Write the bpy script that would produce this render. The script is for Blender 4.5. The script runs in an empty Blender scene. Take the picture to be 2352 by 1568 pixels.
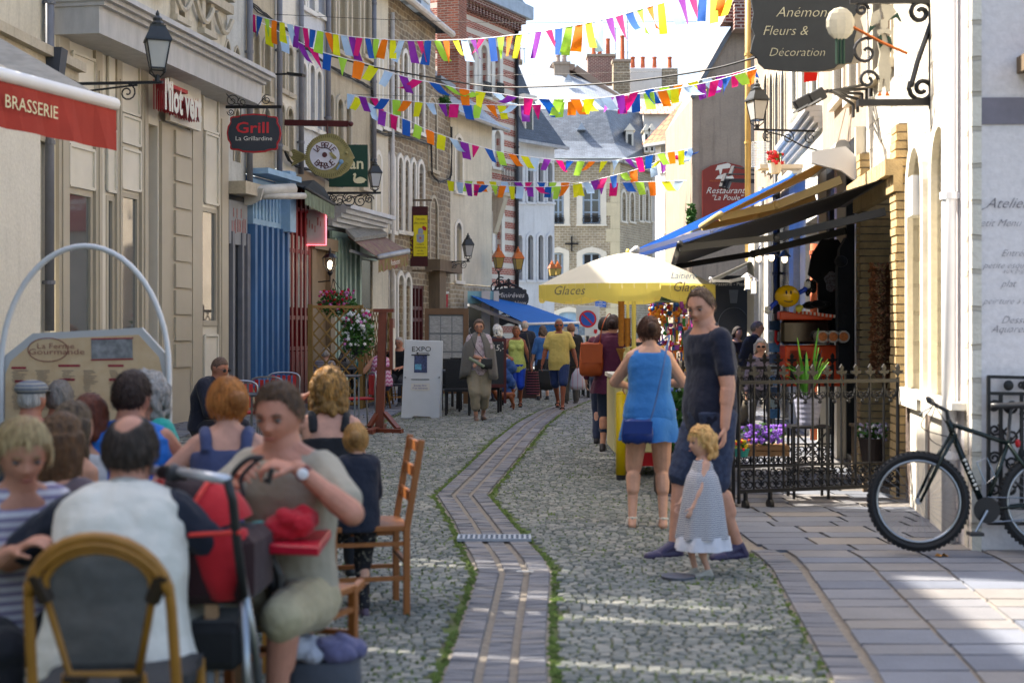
import bpy, bmesh, math, random
from mathutils import Vector, Matrix, Quaternion, noise
VV=Vector; cos=math.cos; sin=math.sin; pi=math.pi
random.seed(7)
R=math.radians
sc=bpy.context.scene
C=sc.collection
# ---------------------------------------------------------------- camera, light, exposure
EYE=1.5; FD=3266.7; HX=1176.0; HY=756.0      # design units: the photograph drawn 2352 wide
cam=bpy.data.cameras.new('camera'); camo=bpy.data.objects.new('camera',cam); C.objects.link(camo)
camo.location=(0,0,EYE); camo.rotation_euler=(R(90),0,0)
cam.lens=50; cam.sensor_width=36; cam.shift_y=-(784.0-HY)/2352.0
cam.clip_start=.1; cam.clip_end=900
cam.dof.use_dof=True; cam.dof.focus_distance=21.0; cam.dof.aperture_fstop=2.4
sc.camera=camo
SUN_EL=50.0; SUN_DIR=VV((-0.96,0.28,0)).normalized()
sun=bpy.data.lights.new('sun','SUN'); sun.energy=4.7; sun.angle=R(.5); sun.color=(1,.95,.87)
suno=bpy.data.objects.new('sun',sun); C.objects.link(suno)
sv=VV((SUN_DIR.x*cos(R(SUN_EL)),SUN_DIR.y*cos(R(SUN_EL)),sin(R(SUN_EL))))
suno.rotation_euler=sv.to_track_quat('Z','Y').to_euler()
w=bpy.data.worlds.new('World'); sc.world=w; w.use_nodes=True
nt=w.node_tree; bg=nt.nodes['Background']; sky=nt.nodes.new('ShaderNodeTexSky')
sky.sky_type='NISHITA'; sky.sun_disc=False; sky.sun_elevation=R(SUN_EL)
sky.sun_rotation=math.atan2(SUN_DIR.x,SUN_DIR.y); sky.air_density=1.0; sky.dust_density=3.5; sky.ozone_density=1
nt.links.new(sky.outputs[0],bg.inputs[0]); bg.inputs[1].default_value=.135
sc.view_settings.view_transform='Standard'; sc.view_settings.look='None'
sc.view_settings.exposure=1.88; sc.view_settings.gamma=1
sc.view_settings.use_white_balance=True; sc.view_settings.white_balance_temperature=6850
sc.cycles.use_denoising=True; sc.cycles.max_bounces=6; sc.cycles.diffuse_bounces=3; sc.cycles.glossy_bounces=2
sc.cycles.transmission_bounces=4; sc.cycles.transparent_max_bounces=8; sc.cycles.caustics_reflective=False; sc.cycles.caustics_refractive=False
sc.cycles.sample_clamp_indirect=6
# ---------------------------------------------------------------- helpers
def at(x,y,d): return VV(((x-HX)/FD*d,d,EYE-(y-HY)/FD*d))
def gd(y): return EYE*FD/(y-HY)             # ground distance of a row
def lin(h):
    if not isinstance(h,str): return tuple(h)
    h=h.lstrip('#'); o=[]
    for i in (0,2,4):
        c=int(h[i:i+2],16)/255; o.append(c/12.92 if c<=.04045 else ((c+.055)/1.055)**2.4)
    return tuple(o)
MATS={}
def mat(name,col,rough=.8,var=.12,vs=4.0,bump=0.0,bs=40.0,metal=0.0,col2=None,emis=0.0,stretch=None,trans=0.0,spec=.4,thick=.5,alpha=1.0,sheen=0.0):
    if name in MATS: return MATS[name]
    col=lin(col); m=bpy.data.materials.new(name); m.use_nodes=True; MATS[name]=m
    n=m.node_tree.nodes; l=m.node_tree.links; b=n['Principled BSDF']
    b.inputs['Roughness'].default_value=rough; b.inputs['Metallic'].default_value=metal
    b.inputs['Specular IOR Level'].default_value=spec
    b.inputs['Alpha'].default_value=alpha
    if trans: b.inputs['Transmission Weight'].default_value=trans
    if sheen: b.inputs['Sheen Weight'].default_value=sheen
    b.inputs['Base Color'].default_value=(*col,1)
    if emis:
        b.inputs['Emission Color'].default_value=(*col,1); b.inputs['Emission Strength'].default_value=emis
    if var or bump:
        tc=n.new('ShaderNodeTexCoord'); mp=n.new('ShaderNodeMapping'); l.new(tc.outputs['Object'],mp.inputs[0])
        if stretch: mp.inputs['Scale'].default_value=stretch
    if var:
        nz=n.new('ShaderNodeTexNoise'); nz.inputs['Scale'].default_value=vs; nz.inputs['Detail'].default_value=6
        nz.inputs['Roughness'].default_value=.62
        l.new(mp.outputs[0],nz.inputs['Vector'])
        rp=n.new('ShaderNodeValToRGB'); rp.color_ramp.elements[0].position=.3; rp.color_ramp.elements[1].position=.7
        c2=lin(col2) if col2 is not None else tuple(min(1,c*(1+var)) for c in col)
        c1=col if col2 is not None else tuple(c*(1-var) for c in col)
        rp.color_ramp.elements[0].color=(*c1,1); rp.color_ramp.elements[1].color=(*c2,1)
        l.new(nz.outputs[0],rp.inputs[0]); l.new(rp.outputs[0],b.inputs['Base Color'])
    if bump:
        bn=n.new('ShaderNodeTexNoise'); bn.inputs['Scale'].default_value=bs; bn.inputs['Detail'].default_value=5
        l.new(mp.outputs[0],bn.inputs['Vector'])
        bp=n.new('ShaderNodeBump'); bp.inputs['Strength'].default_value=min(1,bump); bp.inputs['Distance'].default_value=.02
        l.new(bn.outputs[0],bp.inputs['Height']); l.new(bp.outputs[0],b.inputs['Normal'])
    return m
def mat_brick(name,c1,c2,mortar,bw=.22,bh=.065,ms=.012,bump=.6,stain=.25,wob=0.0,rough=.9,offs=.5,row_c=None):
    """masonry on UVs in metres; wob distorts it into rubble; row_c = list of (period,share,colour) stone bands"""
    if name in MATS: return MATS[name]
    m=bpy.data.materials.new(name); m.use_nodes=True; MATS[name]=m
    n=m.node_tree.nodes; l=m.node_tree.links; b=n['Principled BSDF']; b.inputs['Roughness'].default_value=rough
    uv=n.new('ShaderNodeUVMap'); vec=uv.outputs[0]
    if wob:
        nz=n.new('ShaderNodeTexNoise'); nz.inputs['Scale'].default_value=2.2; nz.inputs['Detail'].default_value=3; l.new(vec,nz.inputs['Vector'])
        mx=n.new('ShaderNodeVectorMath'); mx.operation='MULTIPLY_ADD'; l.new(nz.outputs[1],mx.inputs[0]); mx.inputs[1].default_value=(wob,wob,0); l.new(vec,mx.inputs[2]); vec=mx.outputs[0]
    t=n.new('ShaderNodeTexBrick'); l.new(vec,t.inputs['Vector']); t.inputs['Scale'].default_value=1
    t.inputs['Brick Width'].default_value=bw; t.inputs['Row Height'].default_value=bh; t.inputs['Mortar Size'].default_value=ms
    t.inputs['Mortar Smooth'].default_value=.3; t.inputs['Bias'].default_value=0; t.offset=offs
    t.inputs['Color1'].default_value=(*lin(c1),1); t.inputs['Color2'].default_value=(*lin(c2),1); t.inputs['Mortar'].default_value=(*lin(mortar),1)
    colr=t.outputs[0]
    n2=n.new('ShaderNodeTexNoise'); n2.inputs['Scale'].default_value=1.3; n2.inputs['Detail'].default_value=8; n2.inputs['Roughness'].default_value=.7; l.new(uv.outputs[0],n2.inputs['Vector'])
    mr=n.new('ShaderNodeMapRange'); mr.inputs['From Min'].default_value=.3; mr.inputs['From Max'].default_value=.7; mr.inputs['To Min'].default_value=1-stain; mr.inputs['To Max'].default_value=1+stain; l.new(n2.outputs[0],mr.inputs[0])
    ml=n.new('ShaderNodeVectorMath'); ml.operation='SCALE'; l.new(colr,ml.inputs[0]); l.new(mr.outputs[0],ml.inputs['Scale'])
    colr=ml.outputs[0]
    if row_c:
        per,share,cc=row_c
        sx=n.new('ShaderNodeSeparateXYZ'); l.new(uv.outputs[0],sx.inputs[0])
        md=n.new('ShaderNodeMath'); md.operation='MODULO'; l.new(sx.outputs[1],md.inputs[0]); md.inputs[1].default_value=per
        lt=n.new('ShaderNodeMath'); lt.operation='LESS_THAN'; l.new(md.outputs[0],lt.inputs[0]); lt.inputs[1].default_value=per*share
        mix=n.new('ShaderNodeMix'); mix.data_type='RGBA'; l.new(lt.outputs[0],mix.inputs[0]); l.new(colr,mix.inputs[6]); mix.inputs[7].default_value=(*lin(cc),1)
        colr=mix.outputs[2]
    l.new(colr,b.inputs['Base Color'])
    bp=n.new('ShaderNodeBump'); bp.inputs['Strength'].default_value=bump; bp.inputs['Distance'].default_value=.02; bp.invert=True
    n3=n.new('ShaderNodeTexNoise'); n3.inputs['Scale'].default_value=25; n3.inputs['Detail'].default_value=4; l.new(uv.outputs[0],n3.inputs['Vector'])
    ad=n.new('ShaderNodeMath'); ad.operation='MULTIPLY_ADD'; l.new(n3.outputs[0],ad.inputs[0]); ad.inputs[1].default_value=.6; l.new(t.outputs[1],ad.inputs[2])
    l.new(ad.outputs[0],bp.inputs['Height']); l.new(bp.outputs[0],b.inputs['Normal'])
    return m
def mat_plaster(name,col,dark=.55,streak=.5,rough=.9):
    """old painted plaster / limestone: blotches plus vertical run-off streaks with a shape of their own"""
    if name in MATS: return MATS[name]
    col=lin(col); m=bpy.data.materials.new(name); m.use_nodes=True; MATS[name]=m
    n=m.node_tree.nodes; l=m.node_tree.links; b=n['Principled BSDF']; b.inputs['Roughness'].default_value=rough
    uv=n.new('ShaderNodeUVMap')
    def nz(sx,sy,det,lo,hi,a,bb,src='UV'):
        mp=n.new('ShaderNodeMapping'); mp.inputs['Scale'].default_value=(sx,sy,1); l.new(uv.outputs[0],mp.inputs[0])
        t=n.new('ShaderNodeTexNoise'); t.inputs['Scale'].default_value=1; t.inputs['Detail'].default_value=det; t.inputs['Roughness'].default_value=.65; l.new(mp.outputs[0],t.inputs['Vector'])
        r=n.new('ShaderNodeMapRange'); r.inputs['From Min'].default_value=lo; r.inputs['From Max'].default_value=hi; r.inputs['To Min'].default_value=a; r.inputs['To Max'].default_value=bb; l.new(t.outputs[0],r.inputs[0]); return r.outputs[0]
    a1=nz(7,.55,5,.50,.72,1,1-(1-dark)*streak); a2=nz(1.1,1.3,7,.3,.75,1.08,dark+.2); a3=nz(22,22,3,.35,.65,.93,1.05)
    p=n.new('ShaderNodeMath'); p.operation='MULTIPLY'; l.new(a1,p.inputs[0]); l.new(a2,p.inputs[1])
    q=n.new('ShaderNodeMath'); q.operation='MULTIPLY'; l.new(p.outputs[0],q.inputs[0]); l.new(a3,q.inputs[1])
    s=n.new('ShaderNodeVectorMath'); s.operation='SCALE'; s.inputs[0].default_value=col; l.new(q.outputs[0],s.inputs['Scale']); l.new(s.outputs[0],b.inputs['Base Color'])
    bt=n.new('ShaderNodeTexNoise'); bt.inputs['Scale'].default_value=14; bt.inputs['Detail'].default_value=8; l.new(uv.outputs[0],bt.inputs['Vector'])
    bp=n.new('ShaderNodeBump'); bp.inputs['Strength'].default_value=.35; bp.inputs['Distance'].default_value=.02; l.new(bt.outputs[0],bp.inputs['Height']); l.new(bp.outputs[0],b.inputs['Normal'])
    return m
def wloc(o):
    v=VV((0,0,0))
    while o is not None: v+=o.location; o=o.parent
    return v
def tag(o,label=None,cat=None,group=None,kind=None):
    if label: o['label']=label
    if cat: o['category']=cat
    if group: o['group']=group
    if kind: o['kind']=kind
    return o
def thing(name,label,cat,loc=(0,0,0),group=None):
    o=bpy.data.objects.new(name,None); C.objects.link(o); o.location=loc; o.empty_display_size=.1
    return tag(o,label,cat,group)
def kids(o): return [c for c in bpy.data.objects if c.parent==o]
def dup(o,loc=None,rz=None,label=None,scale=None):
    allk={}
    for c in bpy.data.objects:
        if c.parent: allk.setdefault(c.parent.name,[]).append(c)
    def cp(s,par):
        c=s.copy(); C.objects.link(c); c.parent=par
        for k in allk.get(s.name,[]): cp(k,c)
        return c
    r=cp(o,None)
    if loc is not None: r.location=loc
    if rz is not None: r.rotation_euler=(0,0,rz)
    if scale: r.scale=(scale,)*3
    if label: r['label']=label
    return r
def basis(d,up=VV((0,0,1))):
    d=d.normalized()
    if abs(d.dot(up))>.97: up=VV((1,0,0)) if abs(d.x)<.9 else VV((0,1,0))
    a=d.cross(up).normalized(); b=a.cross(d).normalized(); return a,b
class MB:
    def __init__(s): s.v=[]; s.f=[]; s.uv=[]
    def add(s,vs,fs,uvs=None):
        k=len(s.v); s.v+=[tuple(v) for v in vs]
        for i,f in enumerate(fs):
            s.f.append(tuple(k+j for j in f)); s.uv.append(uvs[i] if uvs else None)
    def quad(s,a,b,c,d,uv=None): s.add([a,b,c,d],[(0,1,2,3)],[uv] if uv else None); return s
    def poly(s,pts,uv=None): s.add(pts,[tuple(range(len(pts)))],[uv] if uv else None); return s
    def box(s,c,size,rz=0,rot=None):
        hx,hy,hz=[k/2 for k in size]; M=rot if rot is not None else Matrix.Rotation(rz,3,'Z'); c=Vector(c)
        vs=[c+M@VV((x*hx,y*hy,z*hz)) for z in(-1,1) for y in(-1,1) for x in(-1,1)]
        s.add(vs,[(0,2,3,1),(4,5,7,6),(0,1,5,4),(2,6,7,3),(0,4,6,2),(1,3,7,5)]); return s
    def bar(s,p,q,w,h=None,up=VV((0,0,1))):
        h=h or w; p=Vector(p); q=Vector(q); a,b=basis(q-p,up); a=a*(w/2); b=b*(h/2)
        vs=[p-a-b,p+a-b,p+a+b,p-a+b,q-a-b,q+a-b,q+a+b,q-a+b]
        s.add(vs,[(3,2,1,0),(4,5,6,7),(0,1,5,4),(1,2,6,5),(2,3,7,6),(3,0,4,7)]); return s
    def tube(s,pts,r,n=6,cap=True):
        pts=[Vector(p) for p in pts]; rs=r if isinstance(r,(list,tuple)) else [r]*len(pts)
        k=len(s.v); pa=None; vs=[]
        for i,p in enumerate(pts):
            d=(pts[min(i+1,len(pts)-1)]-pts[max(i-1,0)])
            if d.length<1e-9: d=VV((0,0,1))
            if pa is None: a,b=basis(d)
            else:
                d=d.normalized(); a=(pa-d*pa.dot(d))
                a=a.normalized() if a.length>1e-6 else basis(d)[0]
                b=a.cross(d).normalized()
            pa=a
            for j in range(n):
                t=2*pi*j/n; vs.append(p+a*(cos(t)*rs[i])+b*(sin(t)*rs[i]))
        fs=[(i*n+j,i*n+(j+1)%n,(i+1)*n+(j+1)%n,(i+1)*n+j) for i in range(len(pts)-1) for j in range(n)]
        if cap: fs+=[tuple(range(n))[::-1],tuple((len(pts)-1)*n+j for j in range(n))]
        s.add(vs,fs); return s
    def loft(s,rings,cap=True):
        n=len(rings[0]); vs=[p for r in rings for p in r]
        fs=[(i*n+j,i*n+(j+1)%n,(i+1)*n+(j+1)%n,(i+1)*n+j) for i in range(len(rings)-1) for j in range(n)]
        if cap: fs+=[tuple(range(n))[::-1],tuple((len(rings)-1)*n+j for j in range(n))]
        s.add(vs,fs); return s
    def ball(s,c,r,seg=10,rings=7,rot=None):
        c=Vector(c); r=r if isinstance(r,(list,tuple,Vector)) else (r,r,r); M=rot if rot is not None else Matrix.Identity(3)
        vs=[c+M@VV((0,0,-r[2]))]
        for i in range(1,rings):
            ph=-pi/2+pi*i/rings
            for j in range(seg):
                t=2*pi*j/seg; vs.append(c+M@VV((r[0]*cos(ph)*cos(t),r[1]*cos(ph)*sin(t),r[2]*sin(ph))))
        vs.append(c+M@VV((0,0,r[2]))); L=len(vs)-1
        fs=[(0,1+(j+1)%seg,1+j) for j in range(seg)]
        for i in range(rings-2):
            for j in range(seg): a=1+i*seg; fs.append((a+j,a+(j+1)%seg,a+seg+(j+1)%seg,a+seg+j))
        a=1+(rings-2)*seg; fs+=[(a+j,a+(j+1)%seg,L) for j in range(seg)]
        s.add(vs,fs); return s
    def lathe(s,o,prof,n=16,axis=None):
        o=Vector(o); rings=[]
        for r,z in prof: rings.append([o+VV((r*cos(2*pi*j/n),r*sin(2*pi*j/n),z)) for j in range(n)])
        s.loft(rings); return s
    def prism(s,poly,o,ux,uy,t):
        """poly 2d in (ux,uy) at o, extruded by vector t"""
        o=Vector(o); ux=Vector(ux); uy=Vector(uy); t=Vector(t); n=len(poly)
        a=[o+ux*p[0]+uy*p[1] for p in poly]; b=[p+t for p in a]
        s.add(a+b,[tuple(range(n)),tuple(range(2*n-1,n-1,-1))]+[(j,(j+1)%n,n+(j+1)%n,n+j) for j in range(n)],[[tuple(p) for p in poly],[tuple(p) for p in poly[::-1]]]+[None]*n); return s
    def build(s,name,m,parent=None,smooth=False,bevel=0,label=None):
        me=bpy.data.meshes.new(name); off=wloc(parent) if parent else VV((0,0,0))
        me.from_pydata([(v[0]-off.x,v[1]-off.y,v[2]-off.z) for v in s.v],[],s.f)
        if any(u is not None for u in s.uv):
            lay=me.uv_layers.new(name='UVMap'); k=0
            for i,f in enumerate(s.f):
                u=s.uv[i]
                for j in range(len(f)):
                    if u: lay.data[k].uv=u[j]
                    else:
                        v=s.v[f[j]]; lay.data[k].uv=(v[0]+v[1],v[2])
                    k+=1
        bm=bmesh.new(); bm.from_mesh(me)
        if smooth: bmesh.ops.remove_doubles(bm,verts=bm.verts,dist=1e-5)
        bmesh.ops.recalc_face_normals(bm,faces=bm.faces)
        if bevel: bmesh.ops.bevel(bm,geom=bm.edges[:],offset=bevel,segments=1,affect='EDGES')
        bm.to_mesh(me); bm.free()
        if smooth: me.polygons.foreach_set('use_smooth',[True]*len(me.polygons))
        me.materials.append(m); o=bpy.data.objects.new(name,me); C.objects.link(o); o.parent=parent
        if label: o['label']=label
        return o
def sheet(name,m,pts_rows,uvs=None,parent=None):
    """flat quads without normal recalculation troubles"""
    b=MB()
    for q in pts_rows: b.quad(*q)
    return b.build(name,m,parent)
def text_mb(txt,size,o,ux,uy,ext=.004,shear=0,align='CENTER',space=1.0,bold=0.0,sx=1.0):
    """lettering as an MB: text lies in plane (ux,uy), centred on o, extruded along ux x uy"""
    cu=bpy.data.curves.new('t','FONT'); cu.body=txt; cu.size=size; cu.align_x=align; cu.align_y='CENTER'; cu.shear=shear
    cu.space_character=space; cu.offset=bold; cu.resolution_u=2; cu.extrude=0
    ob=bpy.data.objects.new('t',cu); C.objects.link(ob)
    me=bpy.data.meshes.new_from_object(ob); bpy.data.objects.remove(ob); bpy.data.curves.remove(cu)
    ux=Vector(ux).normalized(); uy=Vector(uy).normalized(); n=ux.cross(uy); o=Vector(o); b=MB()
    vs=[o+ux*(v.co.x*sx)+uy*v.co.y+n*ext for v in me.vertices]
    b.add(vs,[tuple(p.vertices) for p in me.polygons]); bpy.data.meshes.remove(me); return b
class Wall:
    """a vertical facade plane from A (left in view) to B (right in view)"""
    def __init__(s,A,B):
        s.A=VV((A[0],A[1],0)); s.B=VV((B[0],B[1],0)); s.L=(s.B-s.A).length; s.d=(s.B-s.A).normalized(); s.n=VV((s.d.y,-s.d.x,0))
    def uv(s,x,y=None):
        k=(x-HX)/FD; u=(k*s.A.y-s.A.x)/(s.d.x-k*s.d.y); t=s.A.y+s.d.y*u
        return (u,EYE-(y-HY)/FD*t) if y is not None else u
    def p(s,u,v,o=0): return s.A+s.d*u+s.n*o+VV((0,0,v))
    def px(s,x,y,o=0): u,v=s.uv(x,y); return s.p(u,v,o)
    def rect(s,x0,x1,y0,y1):
        """view rectangle -> (u0,u1,v0,v1), heights read at its middle"""
        u0=s.uv(x0); u1=s.uv(x1); xm=(x0+x1)/2; return (u0,u1,s.uv(xm,y1)[1],s.uv(xm,y0)[1])
    def box(s,b,u0,u1,v0,v1,o0,o1):
        P=[s.p(u,v,o) for o in(o0,o1) for v in(v0,v1) for u in(u0,u1)]
        ua=[(u0,v0),(u1,v0),(u1,v1),(u0,v1)]; D=o1-o0
        b.add(P,[(4,5,7,6),(0,2,3,1),(0,1,5,4),(2,6,7,3),(0,4,6,2),(1,3,7,5)],
          [ua,[(u0,v0),(u0,v1),(u1,v1),(u1,v0)],[(u0,v0),(u1,v0),(u1,v0+D),(u0,v0+D)],[(u0,v1),(u0,v1+D),(u1,v1+D),(u1,v1)],
           [(u0,v0),(u0+D,v0),(u0+D,v1),(u0,v1)],[(u1,v0),(u1,v1),(u1+D,v1),(u1+D,v0)]]); return b
    def sheet(s,b,u0,u1,v0,v1,holes=(),off=0,rev=.18,top=None):
        us=sorted(set([u0,u1]+[min(max(h[i],u0),u1) for h in holes for i in(0,1)])); vs=sorted(set([v0,v1]+[min(max(h[i],v0),v1) for h in holes for i in(2,3)]))
        for i in range(len(us)-1):
            for j in range(len(vs)-1):
                cu=(us[i]+us[i+1])/2; cv=(vs[j]+vs[j+1])/2
                if us[i+1]-us[i]<1e-5 or vs[j+1]-vs[j]<1e-5: continue
                if any(h[0]<cu<h[1] and h[2]<cv<h[3] for h in holes): continue
                q=[(us[i],vs[j]),(us[i+1],vs[j]),(us[i+1],vs[j+1]),(us[i],vs[j+1])]
                b.quad(*[s.p(a,c,off) for a,c in q],uv=q)
        for h in holes:
            a0,a1,c0,c1=h[:4]
            for (a,c,e,g) in ((a0,c0,a0,c1),(a1,c0,a1,c1),(a0,c0,a1,c0),(a0,c1,a1,c1)):
                b.quad(s.p(a,c,off),s.p(e,g,off),s.p(e,g,off-rev),s.p(a,c,off-rev),uv=[(a,c),(e,g),(e+rev,g),(a+rev,c)])
        b.quad(s.p(u0,v0,off),s.p(u0,v1,off),s.p(u0,v1,off-.4),s.p(u0,v0,off-.4),uv=[(u0,v0),(u0,v1),(u0+.4,v1),(u0+.4,v0)])
        b.quad(s.p(u1,v0,off),s.p(u1,v1,off),s.p(u1,v1,off-.4),s.p(u1,v0,off-.4),uv=[(u1,v0),(u1,v1),(u1+.4,v1),(u1+.4,v0)])
        return b
def arch_pts(u0,u1,v1,kind,n=8):
    """opening head from (u0,.) to (u1,.), its crown at v1: list of (u,v)"""
    w=u1-u0
    if kind=='round': h=w/2
    elif kind=='seg': h=w*.16
    elif kind=='point': h=w*.75
    else: return [(u0,v1),(u1,v1)]
    pts=[]
    for i in range(n+1):
        t=i/n
        if kind=='point':
            x=t*2-1; y=1-abs(x)**1.7
        else:
            a=pi*(1-t); x=cos(a); y=sin(a)
        pts.append((u0+w*t if kind=='point' else u0+w*(1+x)/2, v1-h+h*y))
    return pts
def window(W,bld,r,arch=None,depth=.16,sur=.07,proud=.025,sill=True,bars=(1,2),surm=None,fm=None,gm=None,off=0,name='window',frame_w=.045,label=None,spand=None,wallm=None):
    """one window in a hole r=(u0,u1,v0,v1) of wall W, as a part with frame and pane sub-parts"""
    u0,u1,v0,v1=r[:4]; surm=surm or MATS['limestone']; fm=fm or MATS['white_paint']; gm=gm or MATS['window_glass']
    b=MB(); hd=arch_pts(u0,u1,v1,arch); N=len(hd)
    if arch:    # close the corners over the arch, flush with the wall
        half=N//2
        for i in range(N-1):
            (a,c),(e,g)=hd[i],hd[i+1]
            if v1-min(c,g)>1e-4:
                q=[(a,c),(e,g),(e,v1),(a,v1)]
                b.quad(*[W.p(x,y,off+.001) for x,y in q],uv=q); b.quad(W.p(a,c,off+.001),W.p(e,g,off+.001),W.p(e,g,off-depth),W.p(a,c,off-depth))
    if sur:
        cu=(u0+u1)/2; ins=[(u0,v0)]+hd+[(u1,v0)]; outs=[(u0-sur,v0)]
        for (a,c) in hd: k=(a-cu)/((u1-u0)/2); outs.append((a+sur*k,c+sur*(1-.55*abs(k) if arch else 1)))
        outs.append((u1+sur,v0)); o1=off+proud
        if not arch: outs=[(u0-sur,v0),(u0-sur,v1+sur),(u1+sur,v1+sur),(u1+sur,v0)]
        for i in range(len(ins)-1):
            a,e=ins[i],ins[i+1]; c,g=outs[i],outs[i+1]
            b.quad(W.p(*a,o1),W.p(*e,o1),W.p(*g,o1),W.p(*c,o1),uv=[a,e,g,c])
            b.quad(W.p(*c,o1),W.p(*g,o1),W.p(*g,off-.02),W.p(*c,off-.02)); b.quad(W.p(*a,o1),W.p(*e,o1),W.p(*e,off-.05),W.p(*a,off-.05))
    if sill: W.box(b,u0-sur-.03,u1+sur+.03,v0-.09,v0,off-.05,off+proud+.05)
    if not b.v: W.box(b,u0,u1,v0-.02,v0,off-depth+.02,off)
    w=b.build(name,surm,bld,label=label)
    f=MB(); fo=off-depth+.03; k=frame_w
    W.box(f,u0,u0+k,v0,v1,fo-.03,fo); W.box(f,u1-k,u1,v0,v1,fo-.03,fo); W.box(f,u0+k,u1-k,v0,v0+k,fo-.03,fo); W.box(f,u0+k,u1-k,v1-k,v1,fo-.03,fo)
    nu,nv=bars
    for i in range(1,nu+1): x=u0+(u1-u0)*i/(nu+1); W.box(f,x-k*.45,x+k*.45,v0+k,v1-k,fo-.03,fo-.002)
    for i in range(1,nv+1): y=v0+(v1-v0)*i/(nv+1); W.box(f,u0+k,u1-k,y-k*.3,y+k*.3,fo-.03,fo-.004)
    f.build('frame',fm,w)
    g=MB(); g.quad(W.p(u0,v0,fo-.02),W.p(u1,v0,fo-.02),W.p(u1,v1,fo-.02),W.p(u0,v1,fo-.02)); g.build('pane',gm,w)
    return w
# ---------------------------------------------------------------- common materials
mat_plaster('limestone','b8ad98',dark=.6,streak=.6)
mat('white_paint','cfcabf',rough=.5,var=.06); mat('window_glass',(.03,.033,.036),rough=.06,var=0,spec=.9)
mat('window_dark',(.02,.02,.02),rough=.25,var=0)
mat('black_iron',(.018,.018,.02),rough=.45,var=.3,metal=.3); mat('black_plastic',(.02,.02,.022),rough=.4,var=0)
mat('white_plastic',(.72,.72,.73),rough=.4,var=.05); mat('chrome',(.7,.7,.72),rough=.2,metal=1,var=0)
mat('zinc',(.30,.31,.33),rough=.45,metal=.5,var=.2); mat('grey_pipe','6f7076',rough=.5,var=.15)
mat('wire',(.012,.012,.012),rough=.6,var=0); mat('white_cord',(.8,.8,.82),rough=.7,var=0)
mat('slate','5c636c',rough=.45,var=.2,vs=3)
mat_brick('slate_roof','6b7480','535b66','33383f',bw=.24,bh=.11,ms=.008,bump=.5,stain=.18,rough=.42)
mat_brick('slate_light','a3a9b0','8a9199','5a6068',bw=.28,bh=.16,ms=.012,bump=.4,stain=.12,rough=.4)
mat_brick('tile_roof','b5633f','8c4a30','4a3026',bw=.2,bh=.25,ms=.02,bump=.8,stain=.3,rough=.8)
# ---------------------------------------------------------------- ground: joints bed, setts, gutter, pavement
def interp(tab,x):
    if x<=tab[0][0]: return tab[0][1:]
    for a,b in zip(tab,tab[1:]):
        if x<=b[0]:
            t=(x-a[0])/(b[0]-a[0]); return tuple(p+(q-p)*t for p,q in zip(a[1:],b[1:]))
    return tab[-1][1:]
GUT=[(3.0,-.33,.13),(6.05,-.298,.156),(6.74,-.27,.165),(7.72,-.239,.203),(8.67,-.21,.239),(9.23,-.263,.206),(9.96,-.351,.11),(10.9,-.444,-.003),(12.76,-.68,-.22),(15.26,-.49,-.02),(18.7,-.25,.25),(22.4,.07,.55),(25.9,.5,.93),(29.7,1.2,1.6),(36,2.2,2.6)]
RB=[(3,.98),(6.17,1.36),(8.86,1.60),(9.4,1.6),(10.5,1.45),(12,1.27),(16,1.7),(22,2.6),(30,4.2),(40,6)]
LB=[(3,-7),(19,-6.6),(19.6,-4.5),(20.6,-2.6),(22,-2.1),(24.5,-2.0),(28,-1.9),(34,-1.4),(40,-.2)]
m=bpy.data.materials.new('joint_bed'); m.use_nodes=True; MATS['joint_bed']=m
n=m.node_tree.nodes; l=m.node_tree.links; b=n['Principled BSDF']; b.inputs['Roughness'].default_value=.95
tc=n.new('ShaderNodeTexCoord'); nz=n.new('ShaderNodeTexNoise'); nz.inputs['Scale'].default_value=3.2; nz.inputs['Detail'].default_value=7; l.new(tc.outputs['Object'],nz.inputs['Vector'])
rp=n.new('ShaderNodeValToRGB'); e=rp.color_ramp.elements; e[0].position=.36; e[0].color=(.05,.045,.035,1); e[1].position=.6; e[1].color=(.06,.10,.012,1)
k=e.new(.47); k.color=(.075,.09,.025,1); l.new(nz.outputs[0],rp.inputs[0]); l.new(rp.outputs[0],b.inputs['Base Color'])
g=MB(); g.quad((-60,-5,-.012),(60,-5,-.012),(60,160,-.012),(-60,160,-.012)); g.build('ground',mat('earth','6e6a62',rough=.95,vs=2)).__setitem__('kind','structure')
g=MB(); g.quad((-8,1,0),(8,1,0),(8,90,0),(-8,90,0)); tag(g.build('street_bed',MATS['joint_bed']),kind='structure')
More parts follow.
